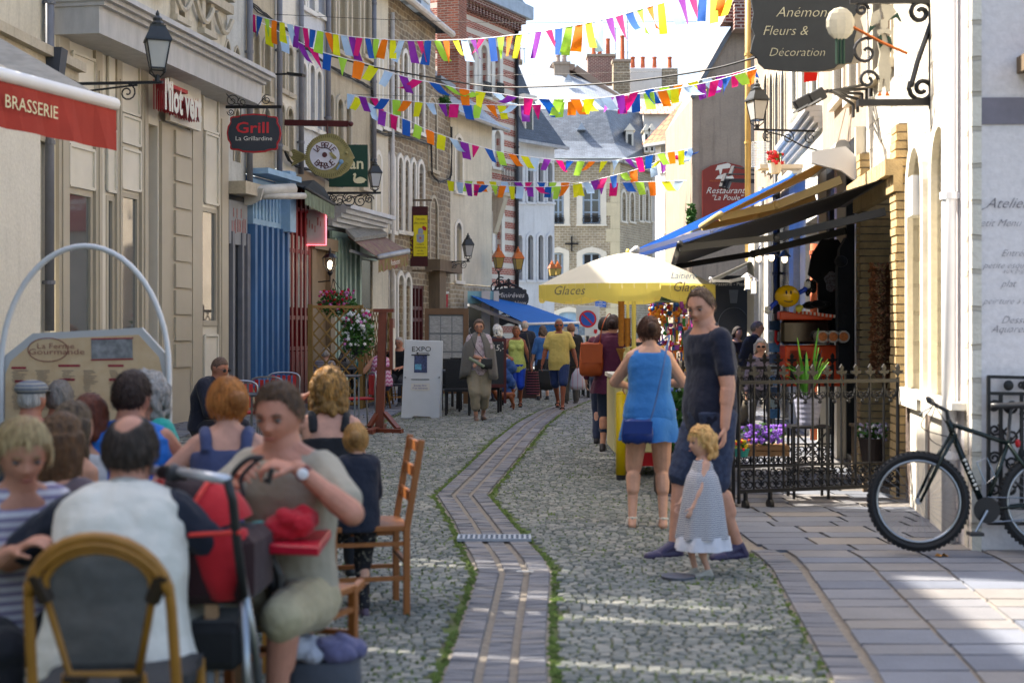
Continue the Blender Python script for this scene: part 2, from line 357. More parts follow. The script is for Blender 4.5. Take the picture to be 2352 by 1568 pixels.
def stone_mat(name,c1,c2,c3,rough=.8):
    m=bpy.data.materials.new(name); m.use_nodes=True; MATS[name]=m
    n=m.node_tree.nodes; l=m.node_tree.links; b=n['Principled BSDF']; b.inputs['Roughness'].default_value=rough
    gi=n.new('ShaderNodeNewGeometry'); rp=n.new('ShaderNodeValToRGB'); e=rp.color_ramp.elements
    e[0].color=(*lin(c1),1); e[1].color=(*lin(c3),1); k=e.new(.5); k.color=(*lin(c2),1); l.new(gi.outputs['Random Per Island'],rp.inputs[0])
    tc=n.new('ShaderNodeTexCoord'); nz=n.new('ShaderNodeTexNoise'); nz.inputs['Scale'].default_value=1.1; nz.inputs['Detail'].default_value=8; nz.inputs['Roughness'].default_value=.7; l.new(tc.outputs['Object'],nz.inputs['Vector'])
    mr=n.new('ShaderNodeMapRange'); mr.inputs['From Min'].default_value=.3; mr.inputs['From Max'].default_value=.7; mr.inputs['To Min'].default_value=.78; mr.inputs['To Max'].default_value=1.2; l.new(nz.outputs[0],mr.inputs[0])
    s=n.new('ShaderNodeVectorMath'); s.operation='SCALE'; l.new(rp.outputs[0],s.inputs[0]); l.new(mr.outputs[0],s.inputs['Scale']); l.new(s.outputs[0],b.inputs['Base Color'])
    bn=n.new('ShaderNodeTexNoise'); bn.inputs['Scale'].default_value=55; bn.inputs['Detail'].default_value=4; l.new(tc.outputs['Object'],bn.inputs['Vector'])
    bp=n.new('ShaderNodeBump'); bp.inputs['Strength'].default_value=.5; bp.inputs['Distance'].default_value=.01; l.new(bn.outputs[0],bp.inputs['Height']); l.new(bp.outputs[0],b.inputs['Normal'])
    return m
stone_mat('sett_stone','565a55','6a6d68','85837a'); stone_mat('gutter_brick','616165','6e6e72','7a7470'); stone_mat('slab_stone','5b5f69','696d76','7b756f',rough=.75)
def stones(name,m,cells,h=.014,top=.78,z0=0.0,jz=.005,label=None):
    V=[];F=[]
    for (c,ux,uy,zz) in cells:
        k=len(V); tl=[zz+random.uniform(-jz,jz) for _ in range(4)]
        for q,(a,b_) in enumerate(((-1,-1),(1,-1),(1,1),(-1,1))):
            V.append((c[0]+ux[0]*a+uy[0]*b_,c[1]+ux[1]*a+uy[1]*b_,z0-.006))
        for q,(a,b_) in enumerate(((-1,-1),(1,-1),(1,1),(-1,1))):
            V.append((c[0]+(ux[0]*a+uy[0]*b_)*.93,c[1]+(ux[1]*a+uy[1]*b_)*.93,z0+h*.6+tl[q]*.6))
        for q,(a,b_) in enumerate(((-1,-1),(1,-1),(1,1),(-1,1))):
            V.append((c[0]+(ux[0]*a+uy[0]*b_)*top,c[1]+(ux[1]*a+uy[1]*b_)*top,z0+h+tl[q]))
        for r_ in (0,4):
            for q in range(4): F.append((k+r_+q,k+r_+(q+1)%4,k+r_+4+(q+1)%4,k+r_+4+q))
        F.append((k+8,k+9,k+10,k+11))
    me=bpy.data.meshes.new(name); me.from_pydata(V,[],F); me.materials.append(MATS[m]); o=bpy.data.objects.new(name,me); C.objects.link(o)
    return tag(o,kind='structure')
cells=[]; y=4.6
while y<34:
    dep=random.uniform(.052,.070)*(1 if y<17 else 1.7); x0=interp(LB,y)[0]; x1=interp(RB,y)[0]; g0,g1=interp(GUT,y)
    x0=max(x0,-.52*y-.3) if y>3 else x0
    x=x0+random.uniform(0,.06)
    while x<x1:
        wd=random.uniform(.048,.088)*(1 if y<17 else 1.7)
        if x+wd>x1+.03: break
        cx=x+wd/2
        if not(g0-.03<cx+wd*.45 and cx-wd*.45<g1+.03):
            zz=.006*noise.noise(VV((cx*1.5,y*1.5,0))); a=random.uniform(-.06,.06)
            cells.append(((cx,y+dep/2+random.uniform(-.006,.006)+.012*sin(cx*2.1)),(wd*.45,wd*.45*a),(-dep*.44*a,dep*.44),zz))
        x+=wd
    y+=dep
stones('cobblestones','sett_stone',cells,h=.011,top=.76)
# gutter of three brick courses with two mortar channels
g=MB(); rows=[]; y=4.3
ys=[4.3+.1*i for i in range(300)]
for a,b_ in zip(ys,ys[1:]):
    p0,p1=interp(GUT,a); q0,q1=interp(GUT,b_); g.quad((p0-.01,a,.004),(p1+.01,a,.004),(q1+.01,b_,.004),(q0-.01,b_,.004))
tag(g.build('gutter_mortar',mat('mortar','7d7468',rough=.95,vs=25,var=.25,bump=.5)),kind='structure')
cells=[]; y=4.5
while y<33:
    p=random.uniform(.052,.064)*(1 if y<18 else 1.6)
    g0,g1=interp(GUT,y); q0,q1=interp(GUT,y+.4); w_=g1-g0; sx=(q0-g0)/.4
    for i,(a,b_) in enumerate(((.01,.30),(.37,.63),(.70,.99))):
        ca=g0+w_*(a+b_)/2; hw=w_*(b_-a)/2; til=[.10,0,-.10][i]*(1 if abs(sx)<.2 else 1.2)
        off=[.02,0,-.02][i]
        cells.append(((ca,y+p/2+off*.5),(hw,-hw*til*2.2*.7),(p*.46*sx,p*.46),[.012,.004,.012][i]+random.uniform(-.002,.002)))
    y+=p
stones('gutter','gutter_brick',cells,h=.008,top=.9,jz=.003)
# moss along the gutter edges, the kerb and in joints
g=MB()
def blob(x,y,r,h):
    n=6; k=[VV((x+r*random.uniform(.7,1.2)*cos(t*pi/3),y+r*random.uniform(.6,1.1)*sin(t*pi/3),.004)) for t in range(n)]
    c=VV((x,y,h)); g.add(k+[c],[(i,(i+1)%n,n) for i in range(n)])
for i in range(14500):
    y=4.7+26*random.random()**1.6; g0,g1=interp(GUT,y); s=random.random()
    if s<.13: x=(g0-.025 if random.random()<.5 else g1+.025)+random.gauss(0,.012)
    elif s<.18: x=interp(RB,y)[0]+random.gauss(0,.02)
    else:
        x=random.uniform(-4,interp(RB,y)[0])
        if g0-.02<x<g1+.02 or noise.noise(VV((x*.9,y*.5,3)))<-.38: continue
    k_=.6 if s>=.18 else .8
    blob(x,y,random.uniform(.012,.030)*k_,random.uniform(.013,.021))
tag(g.build('moss',mat('moss',(.075,.115,.022),rough=1,var=.6,vs=6,bump=.6,bs=120),smooth=False),'short green moss growing in the joints between the setts','moss',kind='stuff')
# right-hand pavement: brick edging course, mortar strip, slabs
def offset_pt(y,o):
    x=interp(RB,y)[0]; x2=interp(RB,y+.3)[0]; t=VV((x2-x,.3)).normalized(); return VV((x+t.y*o,y-t.x*o)),t
cells=[]; y=4.6
while y<9.5:
    c,t=offset_pt(y,.10); p=random.uniform(.08,.13); nrm=VV((t.y,-t.x)); cells.append(((c.x,c.y),tuple(nrm*.085),tuple(t*p*.48),.012+random.uniform(-.002,.002))); y+=p*.97
stones('kerb_bricks','gutter_brick',cells,h=.01,top=.93,jz=.002)
g=MB(); 
for i in range(60):
    a=4.4+i*.6; b_=a+.6
    pa,pb=offset_pt(a,.0)[0],offset_pt(b_,.0)[0]; g.quad((pa.x,a,.006),(8,a,.006),(8,b_,.006),(pb.x,b_,.006))
tag(g.build('pavement_bed',MATS['mortar']),kind='structure')
cells=[]; y=4.6; row=0
ang=-.02
while y<9.35:    # lengthwise courses next to the edging
    dp=random.choice([.22,.26,.3,.34])
    c0=offset_pt(y,.235)[0].x; x=c0; first=True
    while x<7:
        w_=(.42 if first else .44); cells.append(((x+w_/2,y+dp/2),(w_*.487,0),((interp(RB,y+.3)[0]-interp(RB,y)[0])/.3*dp*.49 if x<4 else 0,dp*.485),.016)); x+=w_; first=False
    y+=dp
while y<34:
    dp=random.uniform(.24,.36); x=(interp(RB,y)[0]+.02)+random.uniform(0,.15); x=x if y>9.5 else x
    while x<8:
        w_=random.uniform(.38,.62); cells.append(((x+w_/2,y+dp/2),(w_*.49,0),(-.02*dp,dp*.485),.016)); x+=w_
    y+=dp
stones('pavement','slab_stone',cells,h=.008,top=.97,jz=.0015)
# slabs of the terrace on the left
cells=[]; y=19.6
while y<42:
    dp=random.uniform(.26,.36); x=interp(LB,y)[0]-.05
    while x>-7:
        w_=random.uniform(.38,.6); cells.append(((x-w_/2,y+dp/2),(w_*.49,0),(0,dp*.485),.012)); x-=w_
    y+=dp
stones('terrace_paving','slab_stone',cells,h=.008,top=.97,jz=.0015)
# channel grate across the gutter, a utility cover, litter
t=thing('drain_grate','small slotted cast iron drain grate lying across the brick gutter','drain grate',(-.13,10.02,0))
g=MB(); z=.028
gc=VV((-.125,10.05,z)); W_=.52; D_=.2
g.box(gc+VV((0,-D_/2,0)),(W_,.018,.02)); g.box(gc+VV((0,D_/2,0)),(W_,.018,.02)); g.box(gc+VV((0,0,0)),(W_,.012,.018))
for i in range(15): g.box(gc+VV((-W_/2+.008+i*(W_-.016)/14,0,0)),(.016,D_,.019))
g.build('grid',mat('cast_grey','9a9fa6',rough=.5,metal=.4),t)
g=MB(); g.box(gc+VV((0,0,-.011)),(W_-.01,D_-.01,.004)); g.build('pit',mat('pit_black',(.01,.01,.01),var=0),t)
t=thing('utility_cover','dark metal cover set in the setts beside the toddler','cover',at(1555,1328,8.55))
g=MB(); p=VV((1.0,8.55,.016)); g.lathe(p,[(.105,-.01),(.105,.006),(.08,.008),(.02,.010)],n=18); g.build('plate',mat('cover_metal','5a5d66',rough=.5,metal=.5),t)
def leaf(x,y,r,m,name,label,cat,grp=None):
    g=MB(); n=9
    k=[(x+r*random.uniform(.5,1.2)*cos(i*2*pi/n),y+r*random.uniform(.5,1.2)*sin(i*2*pi/n),.02+random.uniform(0,.03)) for i in range(n)]
    g.add(k+[(x,y,.03)],[(i,(i+1)%n,n) for i in range(n)]); tag(g.build(name,m),label,cat,grp)
p=at(2163,1285,gd(1285)); leaf(p.x,p.y,.045,mat('leaf_brown','b07a35',rough=.8),'dry_leaf','curled dry brown leaf lying on the pavement below the bicycle','leaf')
g=MB(); p=at(1205,1323,gd(1323)); g.prism([(-.05,-.012),(.05,-.015),(.055,.012),(-.045,.014)],(p.x,p.y,.03),(1,0,0),(0,1,0),(0,0,.003)); tag(g.build('paper_scrap',MATS['white_paint']),'small scrap of white paper lying in the brick gutter','paper')

g=MB(); g.quad((-4,33.9,.012),(9,33.9,.012),(9,90,.012),(-4,90,.012),uv=[(0,0),(13,0),(13,56),(0,56)]); tag(g.build('far_street',mat_brick('far_setts','8b8c8b','77797b','5c5f55',bw=.14,bh=.12,ms=.02,bump=.7,stain=.2,wob=.05)),kind='structure')
# ---------------------------------------------------------------- buildings
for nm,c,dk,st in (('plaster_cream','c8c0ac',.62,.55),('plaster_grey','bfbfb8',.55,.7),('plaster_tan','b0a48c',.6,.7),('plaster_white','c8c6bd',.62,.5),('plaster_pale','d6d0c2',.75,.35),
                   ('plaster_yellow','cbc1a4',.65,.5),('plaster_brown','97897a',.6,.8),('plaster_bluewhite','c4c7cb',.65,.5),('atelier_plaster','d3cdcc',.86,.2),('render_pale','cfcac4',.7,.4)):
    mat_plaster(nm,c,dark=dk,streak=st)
mat_brick('rubble','8d7c63','6f6354','a39a86',bw=.30,bh=.15,ms=.02,bump=.9,wob=.10,stain=.35)
mat_brick('rubble_warm','a3957c','8d8069','b8b0a0',bw=.26,bh=.12,ms=.018,bump=.8,wob=.06,stain=.25)
mat_brick('rubble_white','d8d2c4','c4bdae','b0a899',bw=.42,bh=.24,ms=.02,bump=.9,wob=.10,stain=.15)
mat_brick('striped_brick','a4513f','8a4233','b9a496',bw=.22,bh=.07,ms=.012,bump=.4,stain=.2,row_c=(.40,.42,'c9bfb2'))
mat_brick('red_brick','96503a','7a4030','8f7c6c',bw=.22,bh=.072,ms=.012,bump=.6,stain=.3)
mat_brick('dark_brick','6e3029','582722','a08f86',bw=.22,bh=.08,ms=.02,bump=.6,stain=.3)
mat_brick('yellow_brick','cdb083','b99a6c','4a3d31',bw=.23,bh=.075,ms=.012,bump=.8,stain=.15)
mat('taupe_paint','aca28f',rough=.42,var=.05,vs=2); mat('taupe_light','d3ccbc',rough=.35,var=.06,vs=3)
mat('blue_paint','456d99',rough=.5,var=.22,vs=3,stretch=(1,1,.3)); mat('blue_dark','365f92',rough=.5,var=.15); mat('pale_blue','8fb0cc',rough=.6,var=.15)
mat('red_paint','6e1216',rough=.4,var=.15); mat('dark_panel','22262b',rough=.4,var=.2); mat('grey_panel','85878a',rough=.6,var=.25,vs=3,stretch=(1,1,.4))
mat('brown_paint','7c6850',rough=.55,var=.12); mat('green_grey','8ea394',rough=.6,var=.2); mat('old_wood','6b5b48',rough=.8,var=.25,vs=8,stretch=(1,1,.2))
mat('maroon_paint','4e1a1b',rough=.45,var=.1); mat('lead','9aa6b4',rough=.5,var=.15,metal=.2); mat('blue_shutter','9fb2c6',rough=.6,var=.08)
mat('shutter_white','c9c6bc',rough=.6,var=.1,vs=8,stretch=(1,1,.2)); mat('shutter_lilac','b0a9b3',rough=.6,var=.12,vs=6); mat('terracotta','b05a38',rough=.8,var=.2)
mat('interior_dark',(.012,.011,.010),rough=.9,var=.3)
L3=MATS['limestone']
def building(name,label,base,group=None): return thing(name,label,'building',base,group)
def roof_slab(W,u0,u1,h,bld,depth=7,m='slate'):
    b=MB(); W.box(b,u0,u1,h-.25,h,-depth,-.02); b.build('roof',MATS[m],bld)
def wallpart(W,bld,u0,u1,v0,v1,m,holes=(),name='wall',off=0,rev=.18):
    b=MB(); W.sheet(b,u0,u1,v0,v1,holes,off=off,rev=rev); return b.build(name,MATS[m],bld)
def wins(W,bld,lst,**kw):
    """lst of view rectangles -> windows; returns the holes"""
    hs=[W.rect(*q[:4]) for q in lst]
    for h,q in zip(hs,lst):
        k=dict(kw); 
        if len(q)>4: k.update(q[4])
        window(W,bld,h,**k)
    return hs
def pipe(W,x,y0,y1,label,r=.055,off=.09,m='grey_pipe',name='downpipe'):
    u=W.uv(x); v0=max(0,W.uv(x,y1)[1]); v1=W.uv(x,y0)[1]
    t=thing(name,label,'drainpipe',W.p(u,v0,off)); g=MB(); g.tube([W.p(u,v0,off),W.p(u,v1,off)],r,n=10); g.build('pipe',MATS[m],t,smooth=True)
    v=v0+.6
    while v<v1: g=MB(); g.tube([W.p(u,v,off),W.p(u,v+.05,off)],r*1.25,n=10); W.box(g,u-.02,u+.02,v+.005,v+.045,0,off); g.build('collar',MATS[m],t); v+=1.8
    return t
def cornice(W,b,u0,u1,v,h=.35,out=.35,steps=4):
    for i in range(steps):
        o=out*(i+1)/steps; W.box(b,u0-.0,u1+.0,v+h*i/steps,v+h*(i+1)/steps-.002,-.03,o)
# --- left row, near: brasserie house (mostly out of frame; its unseen roofline is stepped to shape the sun)
W1=Wall((-6.5,11.2),(-6.02,18.6))
b1=building('cream_house','cream stuccoed house behind the red brasserie awning at the left edge','' or W1.p(W1.L/2,0))
wallpart(W1,b1,0,3.2,0,12.6,'plaster_cream'); wallpart(W1,b1,3.2,W1.L-.05,0,10.8,'plaster_cream')
g=MB(); u=W1.uv(40); W1.box(g,u-1.2,u+.1,0,3.95,0,.25); W1.box(g,u-1.25,u+.15,3.95,4.05,0,.3); W1.box(g,u-1.3,u+.2,4.05,4.25,0,.35); g.build('pilaster',MATS['plaster_pale'],b1)
g=MB(); v=W1.uv(60,95)[1]; cornice(W1,g,.5,W1.L-.1,v-.75,.6,.5,5); W1.box(g,.5,W1.L-.1,v-1.2,v-.85,-.02,.06); g.build('cornice',MATS['limestone'],b1)
roof_slab(W1,3.2,W1.L-.05,10.8,b1)
pipe(W1,98,-200,760,'grey drainpipe between the cream house and the taupe shopfront',r=.06)
# nearer part of the row, beyond the frame: unseen house with slits added to throw sun bars on the street
ya=3.0
t=building('sun_slit_house','unseen plastered house at the near left, slits added for sun bars',VV((-5.6,6,0)))
g=MB()
slits=[8.05,8.55,9.25,10.35,10.75,11.15]; prev=-14.0
for s in slits+[None]:
    e_=11.2 if s is None else s-.0
    if s is None: break
W0=Wall((-6.5,-14),(-6.5,11.15))
holes=[]
for yy,vv0,vv1,wd in ((8.30,7.0,9.9,.05),(9.35,7.8,9.8,.05),(9.78,6.2,9.6,.06),(9.93,7.2,9.4,.04),(10.72,5.6,8.6,.05),(10.9,6.6,8.4,.04)):
    holes.append((yy+14,yy+14+wd,vv0,vv1))
W0.sheet(g,0,W0.L,0,10.98,holes,rev=.02); g.build('wall',MATS['plaster_cream'],t)
# --- L'ilot vert shopfront
W2=Wall((-5.99,18.8),(-4.96,24.7))
b2=building('taupe_shopfront','taupe panelled shopfront with a grey moulded cornice and a carved upper storey',W2.p(2.4,0))
u135,u520=W2.uv(135),W2.uv(520)
def r2(x0,x1,y0,y1): return W2.rect(x0,x1,y0,y1)
top=W2.uv(330,150)[1]
sh=[r2(153,212,437,790),r2(243,262,450,790),r2(276,318,444,790),r2(459,498,478,748)]
dr=r2(335,362,286,860)
wallpart(W2,b2,u135,u520,0,5.75,'taupe_light',sh+[(dr[0],dr[1],0,dr[3])],rev=.35)
for h in sh[:4]:
    g=MB(); W2.box(g,h[0],h[0]+.07,h[2],h[3],-.05,.01); W2.box(g,h[1]-.07,h[1],h[2],h[3],-.05,.01); W2.box(g,h[0]+.07,h[1]-.07,h[3]-.07,h[3],-.05,.01); W2.box(g,h[0]+.07,h[1]-.07,h[2],h[2]+.09,-.05,.03)
    w_=g.build('shop_window',MATS['taupe_paint'],b2); g=MB(); g.quad(W2.p(h[0],h[2],-.025),W2.p(h[1],h[2],-.025),W2.p(h[1],h[3],-.025),W2.p(h[0],h[3],-.025)); g.build('pane',mat('shop_glass',(.42,.45,.46),rough=.04,metal=.85,var=0),w_)
g=MB()
for x0,x1 in ((128,152),(213,228),(262,274),(319,334),(498,519),(430,459)):
    r=r2(x0,x1,300,700); W2.box(g,r[0],r[1],0,5.38,0,.05); W2.box(g,r[0]+.08,r[1]-.08,.5,5.1,.05,.065)
g.build('pilaster',MATS['taupe_paint'],b2)
for x0,x1,y0,y1 in ((155,212,340,430),(243,262,300,440),(276,318,270,330),(276,318,345,435),(468,497,310,468),(162,214,130,260),(245,316,130,255),(462,497,205,302),(466,496,770,900)):
    g=MB(); h=r2(x0,x1,y0,y1); W2.box(g,h[0],h[1],h[2],h[3],0,.02)
    for a in (0,1): W2.box(g,h[a]-.02,h[a]+.02,h[2],h[3],.02,.05); W2.box(g,h[0],h[1],h[2+a]-.02,h[2+a]+.02,.02,.048)
    g.build('panel',MATS['taupe_light'],b2)
h=r2(365,432,290,900); g=MB(); W2.box(g,h[0],h[1],0,h[3],0,.05)
for i in range(9): v=.9+i*.42; W2.box(g,h[0]+.45,h[1]-.06,v,v+.37,.05,.09)
g.build('stone_pier',MATS['taupe_paint'],b2)
g=MB(); W2.box(g,dr[0],dr[1],0,dr[3],-.33,-.28)
for i in range(4): W2.box(g,dr[0]+.06,dr[1]-.06,.2+i*.85,.85+i*.85,-.28,-.26)
d_=g.build('door',MATS['old_wood'],b2); g=MB(); g.ball(W2.p(dr[0]+.1,1.05,-.23),.03); g.build('handle',MATS['chrome'],d_)
g=MB(); c0=r2(130,520,100,200); v0=5.37
W2.box(g,u135-.1,u520+.05,v0,v0+.36,-.02,.62); W2.box(g,u135-.12,u520+.07,v0+.36,v0+.42,-.02,.70); W2.box(g,u135-.14,u520+.09,v0+.42,v0+.48,-.02,.78); W2.box(g,u135-.14,u520+.09,v0+.48,v0+.55,-.02,.86)
g.build('cornice',mat('cornice_grey','a9a8a6',rough=.5,var=.15,vs=6,stretch=(1,1,.3)),b2)
up=[r2(395,412,-60,40),r2(447,462,-60,75),r2(492,508,-60,110)]
h2=[W2.rect(400,414,-80,42),W2.rect(462,475,-80,72)]
wallpart(W2,b2,u135,u520,5.8,11,'plaster_cream',h2)
for h in h2: window(W2,b2,h,arch='round',sur=.14,proud=.08)
g=MB()
for i in range(26): u=u135+.1+i*(u520-u135-.2)/25; W2.box(g,u-.06,u+.06,7.15,7.38,0,.18)
W2.box(g,u135,u520,7.38,7.55,0,.28); W2.box(g,u135,u520,6.95,7.1,0,.14)
for k in range(7):
    uc=u135+.35+k*(u520-u135-.7)/6; g.tube([W2.p(uc-.36+.72*i/8,6.85-.28*sin(pi*i/8),.10) for i in range(9)],.05,n=6)
g.build('frieze',MATS['limestone'],b2); roof_slab(W2,u135,u520,11,b2)
# --- the row that follows down the street
W3=Wall((-4.96,24.72),(-1.73,40.0)); U=W3.uv
def r3(*q): return W3.rect(*q)
def row_house(name,label,x0,x1,h,upper_m,lower_m,split_y,wl,shop_holes=(),**kw):
    bl=building(name,label,W3.p((U(x0)+U(x1))/2,0)); vs=W3.uv((x0+x1)/2,split_y)[1]
    hs=wins(W3,bl,wl,**kw)
    wallpart(W3,bl,U(x0),U(x1)-.01,vs,h,upper_m,hs)
    wallpart(W3,bl,U(x0),U(x1)-.01,0,vs-.01,lower_m,shop_holes,name='shopfront',off=kw.get('lo',0) if 0 else 0,rev=.3)
    return bl,vs
b3,v3=row_house('narrow_grey_house','narrow grey plastered house with pointed windows over a faded shop sign',521,565,10.8,'plaster_grey','dark_panel',437,
    [(508+8,519+8,95,215),(537,549,110,225),(537,549,250,372)],arch='point',surm=L3,bars=(0,2),sur=.04,fm=MATS['zinc'],gm=MATS['shutter_white'],sill=False)
roof_slab(W3,U(521),U(565),10.8,b3)
g=MB(); W3.box(g,U(521),U(563),v3-.1,v3+.12,0,.35); g.build('stone_ledge',MATS['limestone'],b3)
h=r3(519,561,463,562); g=MB(); W3.box(g,h[0],h[1],h[2],h[3],.0,.06); s=g.build('shop_sign',MATS['grey_panel'],b3)
g=MB()
for x,w_ in ((524,5),(546,4),(558,7)): r=r3(x,x+w_,570,850); W3.box(g,r[0],r[1],.3,v3-.75,0,.09)
g.build('frame',MATS['grey_pipe'],b3)
b4,v4=row_house('tan_stone_house','tan stone house over the blue wooden shopfront',565,632,11,'plaster_tan','blue_paint',408,
    [(581,594,72,212),(605,619,90,222),(581,594,240,330),(605,619,250,334)],arch='round',surm=L3,bars=(0,0),sur=.05,gm=MATS['shutter_white'],fm=MATS['shutter_white'],frame_w=.1)
roof_slab(W3,U(565),U(632),11,b4)
g=MB(); 
h=r3(567,630,418,520); W3.box(g,h[0],U(645),h[2],h[3],0,.12); 
for i in range(8): u=h[0]+.05+i*(h[1]-h[0])/8; W3.box(g,u,u+.05,h[2]+.1,h[3]-.1,.12,.15)
W3.box(g,U(632),U(646),h[2]-.05,v4+.2,0,.3)
g.build('fascia',MATS['pale_blue'],b4)
g=MB(); 
for i in range(7):
    u=U(566)+.08+i*(U(646)-U(566)-.1)/6; W3.box(g,u-.05,u+.05,.62,h[2],0,.16); W3.box(g,u-.09,u+.09,.45,.62,0,.22)
g.build('pilaster',MATS['blue_paint'],b4)
g=MB(); W3.box(g,U(565),U(646),0,.45,-.02,.1); g.build('plinth',MATS['plaster_yellow'],b4)
g=MB(); W3.box(g,U(566),U(645),v4,v4+.10,0,.42); g.build('lead_flashing',MATS['pale_blue'],b4)
b5,v5=row_house('pale_stone_house','pale streaked stone house over the red glazed shopfront',632,684,10.7,'plaster_pale','red_paint',395,
    [(640,652,98,205),(660,671,110,215),(640,652,240,335),(660,671,250,350)],arch='round',surm=L3,bars=(0,1),sur=.05,gm=MATS['shutter_white'],fm=MATS['shutter_white'])
roof_slab(W3,U(632),U(684),10.7,b5)
h=r3(648,684,420,800); g=MB(); W3.box(g,h[0],U(699),h[2],h[3],.02,.05); s=g.build('glazing',MATS['window_glass'],b5)
g=MB()
for i in range(6): u=h[0]+i*(U(699)-h[0])/5; W3.box(g,u-.05,u+.05,.2,h[3],.05,.12)
for v in (h[2],h[2]+.6,h[2]+1.9,h[3]-.5): W3.box(g,h[0],U(699),v-.04,v+.04,.05,.11)
g.build('mullions',MATS['red_paint'],b5)
g=MB()
for i in range(12): u=h[0]+.05+i*(U(698)-h[0])/12; W3.box(g,u,u+.03,h[2]+.8,h[2]+2.2,.05,.10)
g.build('white_bars',MATS['shutter_white'],b5)
g=MB()
for i in range(10): u=h[0]+i*(U(699)-h[0])/10; W3.box(g,u+.01,u+.19,0,h[2]-.06,.05,.11)
g.build('panelling',MATS['red_paint'],b5)
b6,v6=row_house('blue_white_house','pale blue-white house with grouped arched windows behind the fish sign',684,747,11,'plaster_bluewhite','brown_paint',395,
    [(691,702,146,285),(711,721,150,292),(727,737,165,300),(708,721,-90,26),(729,745,-90,36),(691,699,-90,15)],arch='round',surm=MATS['white_paint'],bars=(0,0),sur=.10,gm=MATS['shutter_lilac'],fm=MATS['shutter_lilac'],frame_w=.08)
roof_slab(W3,U(684),U(747),11,b6)
g=MB(); h=r3(702,756,575,900); W3.box(g,h[0],h[0]+.25,0,h[3],0,.14); W3.box(g,h[1]-.3,h[1],0,h[3],0,.14); W3.box(g,h[0],h[1],h[3],h[3]+.25,0,.2); W3.box(g,h[0]+.25,h[1]-.3,0,h[3],0,.03); g.build('door_surround',MATS['brown_paint'],b6)
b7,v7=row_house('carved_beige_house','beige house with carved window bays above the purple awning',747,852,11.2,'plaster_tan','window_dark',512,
    [(754,766,-100,112),(776,792,-100,120),(806,822,-100,128),(834,847,-100,130),(753,762,218,322),(772,784,228,330),(791,802,240,340),(812,822,340,400),(830,842,345,430)],arch='round',surm=L3,bars=(0,1),sur=.10,proud=.05,gm=MATS['shutter_white'],fm=MATS['zinc'])
roof_slab(W3,U(747),U(852),11.2,b7)
g=MB(); h=r3(752,864,498,520); cornice(W3,g,U(753),U(862),h[2]-.1,.45,.5,5); g.build('shop_cornice',MATS['plaster_bluewhite'],b7)
g=MB()
for x in (757,765,774,783,792,803,815): r=r3(x,x+4,560,840); W3.box(g,r[0],r[1],0,v7-.4,0,.12)
W3.box(g,U(757),U(862),v7-.75,v7-.25,0,.06)
g.build('wood_panels',MATS['green_grey'],b7)
# stone house with white arches and slate roof
b8=building('brown_stone_house','brown rubble stone house with tall white arched windows and a slate roof',W3.p(U(925),0))
wl=[(925,934,122,295),(942,950,132,300),(959,971,142,305),(893,903,355,530),(913,922,362,530),(928,937,368,532),(944,952,372,534),(960,971,376,536),(859,866,105,290),(878,887,112,292),(902,911,118,294),(862,872,355,525)]
hs=wins(W3,b8,wl,arch='round',surm=MATS['white_paint'],bars=(0,0),sur=.12,proud=.04,gm=MATS['shutter_lilac'],fm=MATS['shutter_white'],frame_w=.08)
lo=[(913,925,632,900),(930,941,636,900),(893,903,628,900)]
hs+=wins(W3,b8,lo,arch='round',surm=MATS['white_paint'],bars=(0,0),sur=.12,proud=.04,gm=MATS['shutter_white'],fm=MATS['white_paint'],sill=False)
bw=r3(946,973,655,880)
H8=9.6
wallpart(W3,b8,U(852)+.02,U(1000),0,H8,'rubble',hs+[(bw[0],bw[1],.1,bw[3])])
g=MB(); W3.box(g,U(853),U(889),0,H8-.05,.0,.03); g.build('render_strip',MATS['plaster_cream'],b8)
g=MB()
for i in range(4): u=bw[0]+i*(bw[1]-bw[0]-.08)/3; W3.box(g,u,u+.09,.1,bw[3],-.1,-.02)
for v in (.1,.9,1.7,2.0,2.9,bw[3]-.08): W3.box(g,bw[0],bw[1],v,v+.09,-.1,-.025)
f=g.build('brown_window',MATS['maroon_paint'],b8); g=MB(); g.quad(W3.p(bw[0],.1,-.12),W3.p(bw[1],.1,-.12),W3.p(bw[1],bw[3],-.12),W3.p(bw[0],bw[3],-.12)); g.build('pane',MATS['window_glass'],f)
g=MB(); u0,u1=U(852),U(1003)
g.quad(W3.p(u0,H8-.1,.35),W3.p(u1,H8-.1,.35),W3.p(u1,H8+3.6,-2.6),W3.p(u0,H8+3.6,-2.6),uv=[(0,0),(u1-u0,0),(u1-u0,4.7),(0,4.7)])
g.quad(W3.p(u1,H8-.1,.35),W3.p(u1,H8+3.6,-2.6),W3.p(u1,H8-.1,-5.5),W3.p(u1,H8-.1,-5.5)); g.quad(W3.p(u0,H8+3.6,-2.6),W3.p(u1,H8+3.6,-2.6),W3.p(u1,H8,-5.5),W3.p(u0,H8,-5.5))
rf=g.build('roof',MATS['slate_roof'],b8)
g=MB(); g.tube([W3.p(u0-.05,H8-.12,.42),W3.p(u1+.1,H8-.12,.42)],.09,n=8); g.build('gutter',mat('gutter_pale','b9b3ac',rough=.5,var=.2),b8)
for uu in (U(905),U(945),U(978)):
    g=MB(); W3.box(g,uu-.45,uu+.45,H8+.35,H8+2.1,-1.2,.0); W3.box(g,uu-.55,uu+.55,H8+2.1,H8+2.25,-1.6,.12); dm=g.build('dormer',MATS['lead'],b8)
    g=MB(); W3.box(g,uu-.3,uu+.3,H8+.5,H8+1.9,-.02,.03); g.build('window',MATS['white_paint'],dm); g=MB(); W3.box(g,uu-.2,uu+.2,H8+.6,H8+1.8,.03,.035); g.build('pane',MATS['window_glass'],dm)
